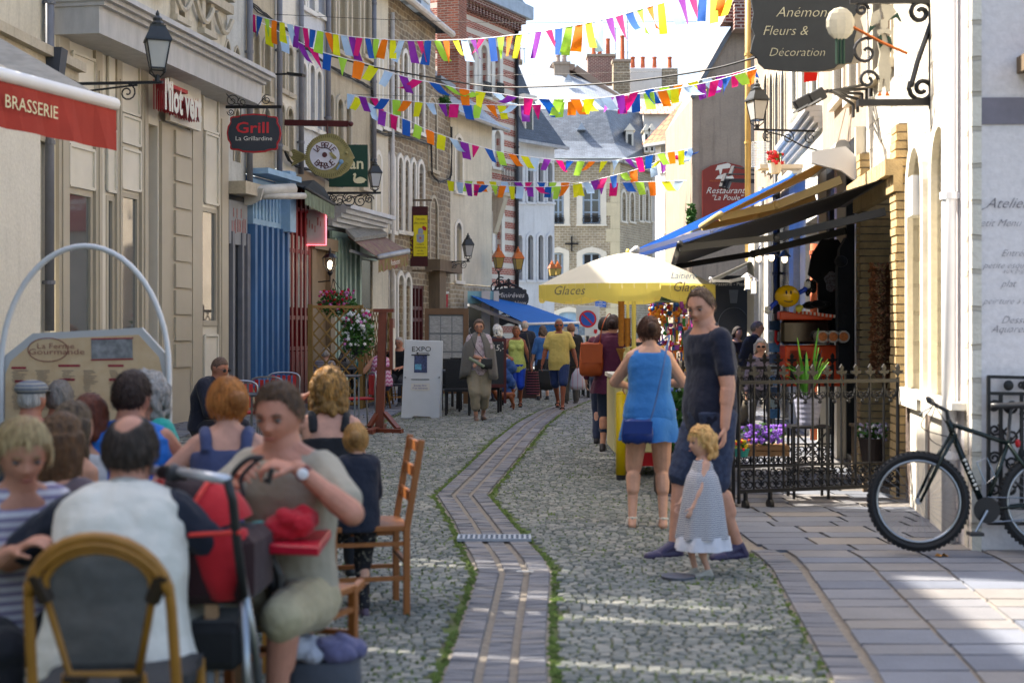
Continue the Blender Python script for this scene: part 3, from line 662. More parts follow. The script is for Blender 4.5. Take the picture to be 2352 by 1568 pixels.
b9=building('weathered_stone_house','narrow weathered stone house between the rubble house and the cream gable',W3.p(U(1018),0))
hs=wins(W3,b9,[(984,996+6,225,390),(983+5,1004,455,600)],arch='round',surm=MATS['limestone'],bars=(0,1),sur=.09,gm=MATS['shutter_white'])
wallpart(W3,b9,U(1000)+.01,W3.L-.01,0,8.2,'rubble',hs)
g=MB(); h=r3(975,1030,600,625); W3.box(g,U(977),U(1030),h[2],h[3],0,.4); W3.box(g,U(985),U(1000),0,h[2],0,.3); g.build('timber_shop_beam',MATS['old_wood'],b9)
g=MB(); W3.box(g,U(1001),W3.L,8.2,8.35,-3,.15); g.build('roof',MATS['slate'],b9)
# pipes and cable along the left row
pipe(W3,563,-200,430,'grey drainpipe between the narrow grey house and the tan stone house')
pipe(W3,632,-200,410,'dark grey drainpipe between the tan and the pale stone houses')
pipe(W3,682,-200,400,'dark grey drainpipe at the left of the blue-white house')
pipe(W3,745,-200,340,'grey drainpipe right of the blue-white house')
pipe(W3,851,-100,430,'grey drainpipe left of the brown stone house')
pipe(W3,893,30,930,'pale drainpipe down the face of the brown stone house',m='gutter_pale')
for (lb,pts) in (('tangled black cable bundle running down from the tan house to the beige house',[(566,8),(600,35),(660,75),(690,105),(720,130),(760,160),(800,180),(828,192),(845,205),(850,240),(852,290),(858,302),(900,308),(950,322),(983,330)]),
                 ('black cable bundle along the stone houses above the yellow banner',[(983,330),(984,400),(1000,418),(1026,414),(1035,400),(1037,350),(1042,290)]),
                 ('loose grey cables over the blue shopfront and red awning',[(646,352),(660,375),(680,385),(705,392),(730,402),(745,415),(760,420),(780,428)])):
    g=MB()
    for k in range(5):
        P=[]
        for (x,y) in pts:
            x=min(x,1030); P.append(W3.px(x+random.uniform(-1,1),y+random.uniform(-4,4),.06+.05*random.random()))
        Q=[P[0]]
        for a,c in zip(P,P[1:]): Q+=[a.lerp(c,.5)+VV((0,0,random.uniform(-.05,.03))),c]
        g.tube(Q,.012,n=5)
    tag(g.build('cable_bundle',MATS['wire']),lb,'cable')
# --- cream gable house with slate roof and tall chimney
W10=Wall((-1.73,40.0),(-.605,43.0)); b10=building('cream_corner_house','cream plastered corner house with slate roof above the blue awning',W10.p(1.3,0))
hs=wins(W10,b10,[(1047,1061,316,440),(1047,1059,512,645)],arch='round',surm=MATS['plaster_pale'],bars=(0,1),sur=.12,gm=MATS['window_dark'],fm=MATS['white_paint'])
wallpart(W10,b10,-.1,W10.L,2.8,7.7,'plaster_cream',hs)
wallpart(W10,b10,-.1,W10.L,0,2.79,'rubble_warm',[(1.0,2.6,0,2.4)])
g=MB(); q=[W10.p(-.6,7.55,.35),W10.p(W10.L+.3,7.55,.35),W10.p(W10.L-.4,10.8,-3.4),W10.p(-.6,10.8,-3.4)]
g.quad(*q,uv=[(0,0),(3,0),(2.6,4.2),(0,4.2)]); g.quad(q[1],W10.p(W10.L+.3,7.55,-4),q[2],q[2]); g.build('roof',MATS['slate_roof'],b10)
g=MB(); g.tube([W10.p(-.5,7.52,.42),W10.p(W10.L+.3,7.52,.42)],.07); g.build('gutter',MATS['zinc'],b10)
g=MB(); W10.box(g,W10.L-.02,W10.L,0,7.5,-3,0); g.build('side_wall',MATS['plaster_cream'],b10)
W_=Wall((-2.2,41.8),(-1.56,41.6)); g=MB(); W_.box(g,0,W_.L,6.8,14.2,-.7,0); W_.box(g,-.05,W_.L+.05,9.7,9.95,-.75,.05); ch=g.build('chimney',MATS['red_brick'],b10)
# --- striped brick house with mansard
W11=Wall((-2.32,44.7),(.135,49.6)); b11=building('striped_brick_house','red brick house with white stone bands and a mansard roof',W11.p(2.2,0))
hs=wins(W11,b11,[(1073,1087,100,214),(1103,1117,104,220),(1134,1146,108,222),(1134,1148,300,385),(1135,1150,484,578)],arch='round',surm=MATS['white_paint'],bars=(0,2),sur=.22,proud=.05,gm=MATS['shutter_lilac'],fm=MATS['white_paint'])
wallpart(W11,b11,0,W11.L,0,12.3,'striped_brick',hs)
for (x0,x1,y0,y1) in ((1101,1119,190,220),(1132,1148,192,222),(1126,1158,385,445)):
    h=W11.rect(x0,x1,y0,y1); g=MB(); o=.45 if x1-x0>25 else .16
    n_=9
    for i in range(n_+1): u=h[0]+(h[1]-h[0])*i/n_; g.tube([W11.p(u,h[2],o),W11.p(u,h[3],o)],.012,n=4)
    for v in (h[2],h[3],(h[2]+h[3])/2,h[2]+.2): g.bar(W11.p(h[0],v,o),W11.p(h[1],v,o),.03)
    bl_=g.build('balcony_rail',MATS['black_iron'],b11)
h=W11.rect(1126,1158,445,570); g=MB(); W11.box(g,h[0],h[1],h[3]-.12,h[3],0,.5); g.prism([(0,0),(.45,0),(.45,-.15),(.1,-1.2),(0,-1.3)],W11.p(h[0]+.1,h[3]-.12),W11.n,(0,0,1),W11.d*.3); g.build('balcony',MATS['limestone'],b11)
g=MB()
for i in range(24): u=.1+i*(W11.L-.2)/23; W11.box(g,u-.05,u+.05,11.85,12.1,0,.25)
W11.box(g,0,W11.L+.1,12.1,12.3,0,.35); g.build('corbel_frieze',MATS['dark_brick'],b11)
g=MB(); W11.box(g,-.1,W11.L+.4,12.3,12.75,-.1,.5); g.build('gutter',MATS['lead'],b11)
g=MB(); q=[W11.p(-.6,12.75,.35),W11.p(W11.L+.25,12.75,.35),W11.p(W11.L-2.3,16.5,-2),W11.p(-.6,16.5,-2)]; g.quad(*q,uv=[(0,0),(4.5,0),(3,3.5),(0,3.5)]); g.quad(q[1],W11.p(W11.L+.25,12.75,-7),W11.p(W11.L-2.3,16.5,-7),q[2]); rf=g.build('roof',MATS['slate_roof'],b11)
a,b_=W11.p(W11.L-2.8,13.75,-.27),W11.p(W11.L-2.1,13.75,-.27); g=MB(); c_,d_=W11.p(W11.L-3.0,15.0,-1.05),W11.p(W11.L-2.3,15.0,-1.05); g.quad(a+W11.n*.06,b_+W11.n*.06,d_+W11.n*.06,c_+W11.n*.06); g.build('skylight',MATS['window_glass'],b11)
g=MB(); W11.box(g,W11.L-.02,W11.L,0,12.2,-7,0); g.build('side_wall',MATS['striped_brick'],b11)
pipe(W11,1182,60,950,'black drainpipe at the corner of the striped brick house',m='black_iron',r=.07)
# --- grey-white house with four narrow arched windows
W12=Wall((.12,56.8),(1.75,58.8)); b12=building('pale_grey_house','pale grey house with rows of narrow arched windows and a black slate mansard',W12.p(1,0))
wl=[(x0,x1,y0,y1) for (y0,y1) in ((374,464),(540,643)) for (x0,x1) in ((1188,1199),(1212,1224),(1236,1247),(1258,1268))]
hs=wins(W12,b12,wl,arch='round',surm=MATS['plaster_bluewhite'],bars=(0,0),sur=.13,gm=MATS['window_dark'],fm=MATS['zinc'])
hs+=wins(W12,b12,[(1240,1254,716,800),(1214,1226,722,810)],arch='round',surm=MATS['white_paint'],bars=(1,1),sur=.12,gm=MATS['blue_shutter'],fm=MATS['blue_shutter'],sill=False)
wallpart(W12,b12,-.3,W12.L,0,9.1,'plaster_bluewhite',hs)
g=MB(); q=[W12.p(-.4,9.0,.35),W12.p(W12.L+.43,9.0,.35),W12.p(W12.L-.43,11.1,-.85),W12.p(W12.L-1.2,13.2,-1.35),W12.p(-.4,13.2,-1.35),W12.p(-.4,11.1,-.85)]
g.quad(q[0],q[1],q[2],q[5],uv=[(0,0),(2.6,0),(2.2,2),(0,2)]); g.quad(q[5],q[2],q[3],q[4],uv=[(0,2),(2.2,2),(1.5,3.7),(0,3.7)]); g.quad(q[1],W12.p(W12.L+.43,9.0,-4),W12.p(W12.L-.43,11.1,-4),q[2]); g.build('roof',mat_brick('slate_black','4a5058','3a3f46','23262b',bw=.24,bh=.11,ms=.008,bump=.6,stain=.2,rough=.4),b12)
g=MB(); g.bar(W12.p(-.4,8.98,.38),W12.p(W12.L+.43,8.98,.38),.16,.12); g.build('gutter',MATS['zinc'],b12)
h=W12.rect(1205,1224,250,312); g=MB(); W12.box(g,h[0],h[1],h[2],h[3]+.35,-1.5,.02); W12.box(g,h[0]-.15,h[1]+.15,h[3]+.35,h[3]+.55,-1.6,.12); dm=g.build('dormer',MATS['white_paint'],b12)
g=MB(); W12.box(g,h[0]+.08,h[1]-.08,h[2]+.1,h[3]+.2,.02,.03); g.build('pane',MATS['window_dark'],dm)
# --- big stone house closing the street
D13=68.0
W13=Wall((at(1262,0,D13).x,D13),(at(1424,0,D13).x,D13)); b13=building('stone_corner_house','honey coloured rubble stone house with blue windows under a big slate mansard',W13.p(1.5,0))
wl=[(1270,1295,431,515),(1338,1379,431,515)]
hs=wins(W13,b13,wl,surm=MATS['plaster_pale'],bars=(1,2),sur=.28,proud=.03,gm=MATS['window_glass'],fm=MATS['blue_shutter'],frame_w=.09)
for q in wl:
    h=W13.rect(q[0],q[1],q[3]-19,q[3]); g=MB()
    for v in (h[2]+.02,h[3],h[3]-.08): g.bar(W13.p(h[0],v,.06),W13.p(h[1],v,.06),.03)
    for i in range(9):
        u=h[0]+(h[1]-h[0])*(i+.5)/9; g.tube([W13.p(u+.05*cos(t*.9),(h[2]+h[3])/2+.1*sin(t*.9),.06) for t in range(8)],.012,n=4)
    g.build('window_rail',MATS['black_iron'],b13)
hs+=wins(W13,b13,[(1270,1294,580,640),(1338,1380,580,640)],arch='seg',surm=MATS['plaster_pale'],bars=(1,1),sur=.28,proud=.03,gm=MATS['window_glass'],fm=MATS['blue_shutter'],frame_w=.09)
hs+=wins(W13,b13,[(1283,1330,716,850)],arch='seg',surm=MATS['plaster_pale'],bars=(1,0),sur=.25,sill=False,gm=MATS['pale_blue'],fm=MATS['blue_shutter'])
wallpart(W13,b13,0,W13.L,-.1,9.55,'rubble_warm',hs)
g=MB()
for i in range(15): v=i*.63; W13.box(g,W13.L-(.66 if i%2 else .46),W13.L+.004,v,v+.62,0,.02)
g.build('quoins',MATS['plaster_yellow'],b13)
g=MB(); c=W13.px(1313,560,.04); g.bar(c+VV((-.32,0,0)),c+VV((.32,0,0)),.07); g.bar(c+VV((0,0,-.36)),c+VV((0,0,.36)),.07); g.build('iron_tie',MATS['black_iron'],b13)
W13b=Wall((at(1424,0,D13).x,D13),(at(1512,0,74).x,74.0))
wl=[(1428,1437,441,508),(1447,1456,443,509),(1469,1475,434,507),(1482,1489,436,508),(1497,1503,438,508)]
hs=wins(W13b,b13,wl,arch='round',surm=MATS['plaster_pale'],bars=(0,1),sur=.16,gm=MATS['window_dark'],fm=MATS['white_paint'])
wallpart(W13b,b13,0,W13b.L,-.1,9.6,'rubble_warm',hs,name='side_wall')
g=MB(); W13.box(g,-.2,W13.L+.1,9.45,9.65,-.1,.25); W13b.box(g,0,W13b.L,9.45,9.65,-.1,.22); g.build('eaves',MATS['zinc'],b13)
# roof: steep lower slope (flared) and shallower upper slope
def rp_(x,y,d): return at(x,y,d)
g=MB()
a=[W13.p(-.7,9.65,.35),W13.p(W13.L+.25,9.65,.35)]; m1=[rp_(1236,320,69.0),rp_(1412,330,69.0)]; m2=[rp_(1210,250,69.9),rp_(1389,252,69.9)]; t1=[rp_(1186,150,75.3),rp_(1262,152,75.3)]
def uvq(p,q,r,s_):
    return [(p.x,p.z+p.y),(q.x,q.z+q.y),(r.x,r.z+r.y),(s_.x,s_.z+s_.y)]
for A_,B_ in ((a,m1),(m1,m2)): g.quad(A_[0],A_[1],B_[1],B_[0],uv=uvq(A_[0],A_[1],B_[1],B_[0]))
s1=[W13b.p(W13b.L,9.65,.35),rp_(1535,310,74.7),rp_(1500,262,75.3)]
g.quad(a[1],s1[0],s1[1],m1[1],uv=uvq(a[1],s1[0],s1[1],m1[1])); g.quad(m1[1],s1[1],s1[2],m2[1],uv=uvq(m1[1],s1[1],s1[2],m2[1]))
g.build('mansard',MATS['slate_roof'],b13)
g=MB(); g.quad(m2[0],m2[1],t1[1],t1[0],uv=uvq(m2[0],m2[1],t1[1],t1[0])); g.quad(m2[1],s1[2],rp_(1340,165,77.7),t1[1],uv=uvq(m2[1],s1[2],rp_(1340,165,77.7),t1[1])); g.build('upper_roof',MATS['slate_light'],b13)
for (x,y) in ((1335,300),(1305,188)):
    g=MB(); c=at(x,y,69.2 if y>250 else 72.3); g.prism([(-.2,0),(.2,0),(0,.35)],c+VV((0,-.35,0)),(1,0,0),(0,0,1),(0,.6,0)); g.build('roof_vent',MATS['lead'],b13)
for (x0,x1,y0,y1) in ((1438,1455,300,350),(1480,1490,300,350),(1492,1503,300,350)):
    d=70.0; p0=at(x0,y1,d); p1=at(x1,y0,d); g=MB(); g.box(((p0.x+p1.x)/2,d+.6,(p0.z+p1.z)/2),(p1.x-p0.x,1.2,p1.z-p0.z)); g.prism([(-.1,0),(p1.x-p0.x+.1,0),((p1.x-p0.x)/2,.35)],(p0.x,d-.05,p1.z),(1,0,0),(0,0,1),(0,1.3,0)); dm=g.build('dormer',MATS['plaster_pale'],b13)
    g=MB(); g.box(((p0.x+p1.x)/2,d-.01,(p0.z+p1.z)/2-.05),((p1.x-p0.x)*.5,.02,(p1.z-p0.z)*.75)); g.build('pane',MATS['window_dark'],dm)
# small chimney with two pots on the ridge, parapet of brick
def chimney(name,label,x0,x1,y0,y1,d,m,pots,pm='terracotta',dep=.8,cap=True,ph=.45):
    p0=at(x0,y1,d); p1=at(x1,y0,d); t=thing(name,label,'chimney',((p0.x+p1.x)/2,d+dep/2,p0.z)); g=MB(); W=Wall((p0.x,d),(p1.x,d)); W.box(g,0,W.L,p0.z,p1.z,-dep,0); g.build('stack',MATS[m],t)
    if cap: g=MB(); W.box(g,-.06,W.L+.06,p1.z,p1.z+.14,-dep-.06,.06); g.build('cap',MATS['plaster_brown'],t)
    for x in pots:
        q=at(x,y0,d); g=MB(); g.lathe((q.x,d+dep/2,p1.z+.12),[(.15,0),(.13,.05),(.11,ph-.1),(.14,ph-.08),(.14,ph),(.09,ph)],n=10); g.build('pot',MATS[pm],t)
    return t
chimney('chimney','grey stone chimney with two dark pots on the slate ridge',1273,1308,148,178,74.07,'plaster_brown',[1282,1297],pm='dark_brick')
chimney('brick_chimney','broad red brick chimney with three clay pots, tallest over the roofs',1350,1412,130,190,80.14,'dark_brick',[1365,1379,1398],dep=1.2,ph=1.0)
chimney('stone_chimney','old stone chimney with one leaning clay pot beside the brick chimney',1409,1447,142,222,77.71,'rubble',[1431],dep=1.0,ph=1.4)
t=chimney('rendered_chimney','long pale rendered chimney wall with a row of small clay pots',1448,1520,157,222,80.14,'render_pale',[1455,1478,1505],dep=.9,cap=False,ph=.6)
chimney('grey_brick_chimney','grey brick chimney end stack right of the pale rendered wall',1521,1557,157,225,80.17,'rubble',[1540],dep=.9,cap=False,ph=.6)
chimney('thin_chimney','small chimney with a grey pot peeping over the roof by the striped house',1184,1198,143,152,77.71,'plaster_brown',[1191],ph=.9)
t=thing('roof_parapet','brick edged parapet running down the slate roof ridge','parapet',at(1400,260,75.3))
g=MB(); P=[at(1280,152,75.8),at(1320,158,75.8),at(1372,195,75.8),at(1440,240,75.5),at(1500,290,75.3),at(1530,350,74.8)]
for p,q in zip(P,P[1:]): g.bar(p,q,.7,.35)
g.build('coping',MATS['red_brick'],t)
g=MB(); P=[at(1265,150,75.2),at(1330,190,75.2),at(1400,235,75.0)]; 
for p,q in zip(P,P[1:]): g.bar(p,q,.4,.3)
g.build('ridge_tiles',MATS['red_brick'],t)
# far right small houses
WF=Wall((at(1505,0,63).x,63),(at(1592,0,61).x,61)); bF=building('pale_plaster_house','pale plastered house with red tiled roof seen beside the brown gable',WF.p(.6,0))
hs=wins(WF,bF,[(1519,1532,330,393),(1528,1536,440,531),(1543,1552,440,531),(1574,1586,350,425)],arch='round',surm=MATS['white_paint'],bars=(0,1),sur=.1,gm=MATS['blue_shutter'],fm=MATS['white_paint'])
wallpart(WF,bF,0,WF.L,0,9.75,'render_pale',hs)
g=MB(); q=[WF.p(-.5,9.7,.35),WF.p(WF.L+.25,9.7,.35),WF.p(WF.L+.25,11.4,-2),WF.p(-.5,11.8,-2)]; g.quad(*q,uv=[(0,0),(2,0),(2,2.2),(0,2.2)]); g.build('roof',MATS['tile_roof'],bF)
g=MB(); WF.box(g,-.4,WF.L+.2,9.58,9.7,0,.35); g.build('eaves',MATS['zinc'],bF)
WG=Wall((at(1478,0,73).x,73),(at(1592,0,73).x,73)); bG=building('upper_pale_house','higher pale house behind with a light clay tiled roof',WG.p(.6,0))
hs=wins(WG,bG,[(1560,1572,265,318)],arch='round',surm=MATS['white_paint'],bars=(0,1),sur=.1,gm=MATS['window_dark'])
wallpart(WG,bG,0,WG.L,0,12.6,'render_pale',hs)
g=MB(); q=[WG.p(-.2,12.5,.35),WG.p(WG.L+.2,12.5,.35),WG.p(WG.L+.2,13.6,-2.4),WG.p(-.2,13.6,-2.4)]; g.quad(*q,uv=[(0,0),(2.4,0),(2.4,1.9),(0,1.9)]); g.build('roof',mat_brick('tile_pale','cfa690','b98c76','7d5b4a',bw=.3,bh=.35,ms=.03,bump=.8,stain=.2),bG)
# --- brown gable house on the right
W15=Wall((at(1590,0,34).x,34),(at(1760,0,34).x+.4,34)); bH=building('brown_gable_house','tall house with a stained brown rendered gable wall',W15.p(1,0))
g=MB(); P=[(0,0),(W15.L,0),(W15.L,W15.uv(1735,-20)[1]+.4),(W15.uv(1715),W15.uv(1715,15)[1]),(W15.uv(1663),W15.uv(1663,95)[1]),(0,W15.uv(1590,225)[1])]
g.poly([W15.p(u,v) for u,v in P],uv=P); 
for a,c in zip(P[2:],P[3:]): g.quad(W15.p(*a),W15.p(*c),W15.p(*c,-6),W15.p(*a,-6))
g.quad(W15.p(0,0),W15.p(*P[-1]),W15.p(*P[-1],-6),W15.p(0,0,-6)); g.build('gable_wall',MATS['plaster_brown'],bH)
g=MB(); 
for a,c in zip(P[2:],P[3:]): g.bar(W15.p(*a,.0),W15.p(*c,.0),.16,.1)
g.build('verge',MATS['slate'],bH)
c=at(1708,42,33.6); g=MB(); g.box(c,(.5,.5,.6)); g.prism([(-.5,-.1),(.4,-.1),(.4,1.2),(.0,.9)],c,(1,0,0),(0,0,1),(0,.5,0)); g.build('gable_chimney',MATS['dark_brick'],bH)
# --- right row
W16=Wall((5.07,30.0),(3.45,12.4)); X=W16.uv
def sec(name,label,x0,x1,h,m,wl,low=None,split=None,**kw):
    bl=building(name,label,W16.p((X(x0)+X(x1))/2,0)); hs=wins(W16,bl,wl,**kw); v0=0
    if low is not None: v0=split; wallpart(W16,bl,X(x0),X(x1)-.01,0,split-.01,low[0],low[1],name='shopfront',rev=.5)
    wallpart(W16,bl,X(x0),X(x1)-.01,v0,h,m,hs); return bl
def vh(x0,x1,v0,v1): return (X(x0),X(x1),v0,v1)
bI=sec('carved_yellow_house','yellow plastered house with dark carved window bays beside the wall lantern',1733,1812,11,'plaster_brown',  # upper wall in dark brown: its shade is put into the colour
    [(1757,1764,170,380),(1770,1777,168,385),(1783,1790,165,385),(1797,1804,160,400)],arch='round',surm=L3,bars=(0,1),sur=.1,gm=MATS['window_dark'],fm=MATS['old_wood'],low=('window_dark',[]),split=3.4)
g=MB(); W16.box(g,X(1733),X(1750),0,3.4,0,.15); W16.box(g,X(1755),X(1770),0,3.4,0,.05); g.build('pier',MATS['plaster_pale'],bI)
pipe(W16,1736,-200,600,'yellow painted drainpipe on the corner of the right-hand row',m='pipe_yellow' if 'pipe_yellow' in MATS else mat('pipe_yellow','b39556',rough=.5,var=.15).name,r=.06,off=.16)
bJ=sec('white_shop_house','white painted shop house with moulded cornice, behind the blue awning',1812,1890,9.5,'plaster_grey',  # upper wall in a greyer plaster, shade painted into the tone
    [(1822,1832,130,260),(1845,1856,110,270),(1868,1880,80,262)],surm=MATS['plaster_pale'],arch='round',bars=(0,1),sur=.1,gm=MATS['window_dark'],low=('plaster_white',[vh(1822,1838,.4,2.9),vh(1850,1880,.1,3.0)]),split=3.7)
g=MB(); v=W16.uv(1850,330)[1]; cornice(W16,g,X(1812),X(1889),v-.05,.3,.22,4); g.build('cornice',MATS['cornice_grey'],bJ)
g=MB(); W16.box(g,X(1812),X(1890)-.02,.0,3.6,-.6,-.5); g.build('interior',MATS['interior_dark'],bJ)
bK=sec('souvenir_shop_house','stone fronted souvenir shop house under the tan and black awnings',1890,1990,9.2,'plaster_brown',
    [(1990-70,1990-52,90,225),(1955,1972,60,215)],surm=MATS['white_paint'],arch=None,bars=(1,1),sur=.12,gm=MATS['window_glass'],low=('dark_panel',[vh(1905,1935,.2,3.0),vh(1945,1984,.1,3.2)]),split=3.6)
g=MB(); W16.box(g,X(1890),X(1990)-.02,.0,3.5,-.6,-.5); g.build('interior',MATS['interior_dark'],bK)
g=MB()
for x in (1897,1938,1941,1987): W16.box(g,X(x)-.05,X(x)+.05,0,3.6,0,.1)
g.build('pilaster',MATS['taupe_light'],bK)
# brick columned shop
bL=building('brick_column_house','shop house framed by banded yellow brick columns with a dark doorway',W16.p((X(1990)+X(2083))/2,0))
u0,u1=X(1990),W16.L
wallpart(W16,bL,u0,u1,2.98,9.4,'rubble_white',[(X(2010),X(2050),4.0,5.4)])
window(W16,bL,(X(2010),X(2050),4.0,5.4),sur=.06,bars=(2,0),fm=MATS['old_wood'],depth=.1)
for ua,ub in ((u0,u0+.22),(u1-.3,u1)):
    g=MB(); v=0.0
    while v<3.3:
        W16.box(g,ua+random.uniform(-.008,.008),ub+random.uniform(-.008,.008),v,v+.062,-.3,.10+random.uniform(-.006,.006)); v+=.075
    g.build('brick_column',mat('yellow_brick_plain','b59c72',rough=.85,var=.2,vs=9,bump=.4,bs=60),bL)
    g=MB(); W16.box(g,ua+.012,ub-.012,0,3.3,-.28,.075); g.build('column_core',MATS['mortar'],bL)
g=MB(); 
for k,(o,v) in enumerate(((.0,3.33),(.05,3.28),(.16,3.18),(.26,3.05),(.3,2.95))): pass
for i in range(16):
    a=u0-.05+i*(u1-u0+.1)/16; W16.box(g,a+.005,a+(u1-u0+.1)/16-.005,2.84,2.98,.05,.20); W16.box(g,a+.005,a+(u1-u0+.1)/16-.005,2.7,2.84,.05,.13)
g.build('brick_hood',MATS['yellow_brick_plain'],bL)
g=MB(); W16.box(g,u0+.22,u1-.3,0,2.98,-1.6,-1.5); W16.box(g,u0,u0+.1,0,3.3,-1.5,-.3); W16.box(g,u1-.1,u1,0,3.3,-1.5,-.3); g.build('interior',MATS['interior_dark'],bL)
g=MB(); W16.box(g,u0+.3,u0+.36,0,2.8,-.3,-.2); W16.box(g,u1-.9,u1-.84,0,2.8,-.3,-.2); W16.box(g,u0+.3,u1-.4,2.2,2.3,-.3,-.18); g.build('door_frame',MATS['old_wood'],bL)
# --- white arcaded building
W19=Wall((3.45,12.4),(3.08,9.62)); bM=building('white_arched_house','sunlit white stone building with tall arched recesses beside the bicycle',W19.p(1.4,0))
hs=[W19.rect(2097,2128,360,1010),W19.rect(2153,2188,335,1010)]
wallpart(W19,bM,0,W19.L,0,9.4,'rubble_white',[(h[0],h[1],.95,3.0) for h in hs],rev=.22)
for h in hs: window(W19,bM,(h[0],h[1],.95,3.0),arch='round',depth=.22,sur=.12,proud=.05,sill=True,bars=(0,0),fm=mat('cream_shutter','d8cba8',rough=.6,var=.1),gm=MATS['cream_shutter'],surm=MATS['plaster_pale'],frame_w=.06)
g=MB(); W19.box(g,.1,.5,.0,1.0,0,.03); W19.box(g,1.3,1.5,.0,1.0,0,.03); g.build('flint_panel',mat('flint','6b5d55',rough=.9,var=.7,vs=22,bump=.8,bs=40),bM)
g=MB(); W19.box(g,.02,W19.L-.02,.95,1.0,0,.10); W19.box(g,.5,1.3,0,.95,0,.05); W19.box(g,1.5,2.4,0,.95,0,.045); g.build('dado',MATS['plaster_pale'],bM)
g=MB(); c=W19.px(2112,425,.02); W19.box(g,W19.uv(2110),W19.uv(2110)+.34,2.42,2.74,.0,.10); g.build('utility_box',MATS['white_plastic'],bM)
pipe(W19,2207,-200,1262,'white painted drainpipe with a faint leaf pattern at the white building corner',r=.05,off=.08,m='white_plastic')
g=MB(); W19.box(g,0,W19.L,9.2,9.4,-5,0); g.build('roof',MATS['slate'],bM)
# --- atelier
W20=Wall((3.09,9.54),(9.0,9.39)); bN=building('atelier_house','pale pink plastered house with hand lettering and an iron grille',W20.p(2,0))
wallpart(W20,bN,0,W20.L,0,9.4,'atelier_plaster',[])
v1=W20.uv(2280,225)[1]; v0=W20.uv(2280,286)[1]; g=MB(); W20.box(g,0.0,W20.L,v0,v1,0,.012); g.build('painted_band',mat('band_grey','77737c',rough=.85,var=.15,vs=5),bN)
g=MB(); W20.box(g,-.01,.055,0,9.4,-.02,.015); g.build('quoin_edge',MATS['rubble_white'],bN)
g=MB(); W20.box(g,0,W20.L,9.2,9.4,-5,0); g.build('roof',MATS['slate'],bN)
g=MB(); W20.box(g,W20.uv(2335),W20.uv(2335)+.9,W20.uv(2335,170)[1],W20.uv(2335,160)[1]+.08,0,.3); g.box(W20.p(W20.uv(2335)+.45,W20.uv(2335,110)[1],.2),(.06,.5,.5),rot=Matrix.Rotation(.5,3,'Y')); g.build('wooden_bracket',MATS['old_wood'],bN)
# ---------------------------------------------------------------- street furniture, signs, awnings
def spiral(c,ux,uz,r0,r1,a0,turns,n=18):
    c=Vector(c); ux=Vector(ux); uz=Vector(uz); P=[]
    for i in range(n+1):
        t=i/n; r=r0+(r1-r0)*t; a=a0+turns*2*pi*t; P.append(c+ux*(r*cos(a))+uz*(r*sin(a)))
    return P
Z=VV((0,0,1))
glass_lamp=mat('lamp_glass','a9aaa8',rough=.25,var=.05,spec=.6)
mat('lamp_roof','3a3d3f',rough=.45,metal=.5,var=.25); mat('copper','b5622f',rough=.3,metal=.6,var=.15); mat('amber_glass','9a8240',rough=.25,var=.15)
def lantern(name,label,base,s,top=MATS['lamp_roof'],glass=None,group=None,rz=.35,wall=None,scroll=1,lit=None):
    """four sided street lantern standing on the point base; wall = point where its bracket meets the wall"""
    glass=glass or glass_lamp; t=thing(name,label,'street lamp',base,group); B=Vector(base)
    def ring(r,z): return [B+VV((r*s*cos(rz+pi/4+i*pi/2),r*s*sin(rz+pi/4+i*pi/2),z*s)) for i in range(4)]
    g=MB(); g.loft([ring(.155,.16),ring(.255,.60)]); g.build('glass',glass,t)
    g=MB(); a=ring(.158,.16); b_=ring(.262,.605)
    for i in range(4): g.bar(a[i],b_[i],.02*s); g.bar(a[i],a[(i+1)%4],.025*s); g.bar(b_[i],b_[(i+1)%4],.03*s)
    c=ring(.05,.02)
    for i in range(4): g.tube([c[i],a[i]+VV((0,0,-.06*s)),a[i]],.014*s,n=5)
    g.tube([B+Z*(-.06*s),B+Z*(.06*s)],.05*s,n=8); g.build('cage',MATS['black_iron'],t)
    g=MB(); g.loft([ring(.30,.605),ring(.29,.64),ring(.17,.83),ring(.175,.86)]); r=ring(.0,.86)
    g.lathe(B,[(.10*s,.86*s),(.11*s,.90*s),(.07*s,.94*s),(.08*s,.98*s),(.03*s,1.03*s),(.035*s,1.06*s),(.005*s,1.12*s)],n=8); g.build('roof',top,t)
    if lit: g=MB(); g.ball(B+Z*(.36*s),(.07*s,.07*s,.11*s)); g.build('bulb',lit,t)
    if wall is not None:
        w_=Vector(wall); d=(w_-B); d.z=0; L=d.length; d.normalize(); g=MB(); g.bar(B+Z*(-.06*s)-d*.05,B+Z*(-.06*s)+d*L,.045*s)
        if scroll:
            z0=-.06*s; k=.16*s
            for (f,sg) in ((.15,1),(.42,-1),(.72,1)):
                g.tube(spiral(B+d*(L*f)+Z*(z0-k),d*sg,Z,k*.95,.02*s,pi/2,1.6),.014*s,n=5)
            g.tube([B+d*(L*.1)+Z*(z0-.02),B+d*(L*.35)+Z*(z0-.12*s),B+d*(L*.62)+Z*(z0-.36*s),B+d*(L*.98)+Z*(z0-.52*s)],.018*s,n=5)
        g.build('bracket',MATS['black_iron'],t)
    return t
P=at(362,181,13.0); lantern('street_lamp','large frosted street lantern on an iron bracket above the red brasserie awning',P,.56,wall=P+VV((-1.9,.2,0)),group='lanterns on wall brackets')
P=at(861,440,29.5); lantern('street_lamp','frosted street lantern beside the green swan sign',P,.62,wall=P+VV((-1.3,.1,0)),group='lanterns on wall brackets')
P=at(1075,597,38.5); lantern('street_lamp','small frosted street lantern in front of the cream corner house',P,.66,wall=P+VV((-.9,.1,0)),group='lanterns on wall brackets')
P=at(1739,292,18.5); lantern('street_lamp','frosted street lantern on the yellow house, below the slate flower shop sign',P,.56,wall=P+VV((1.0,.2,0)),group='lanterns on wall brackets')
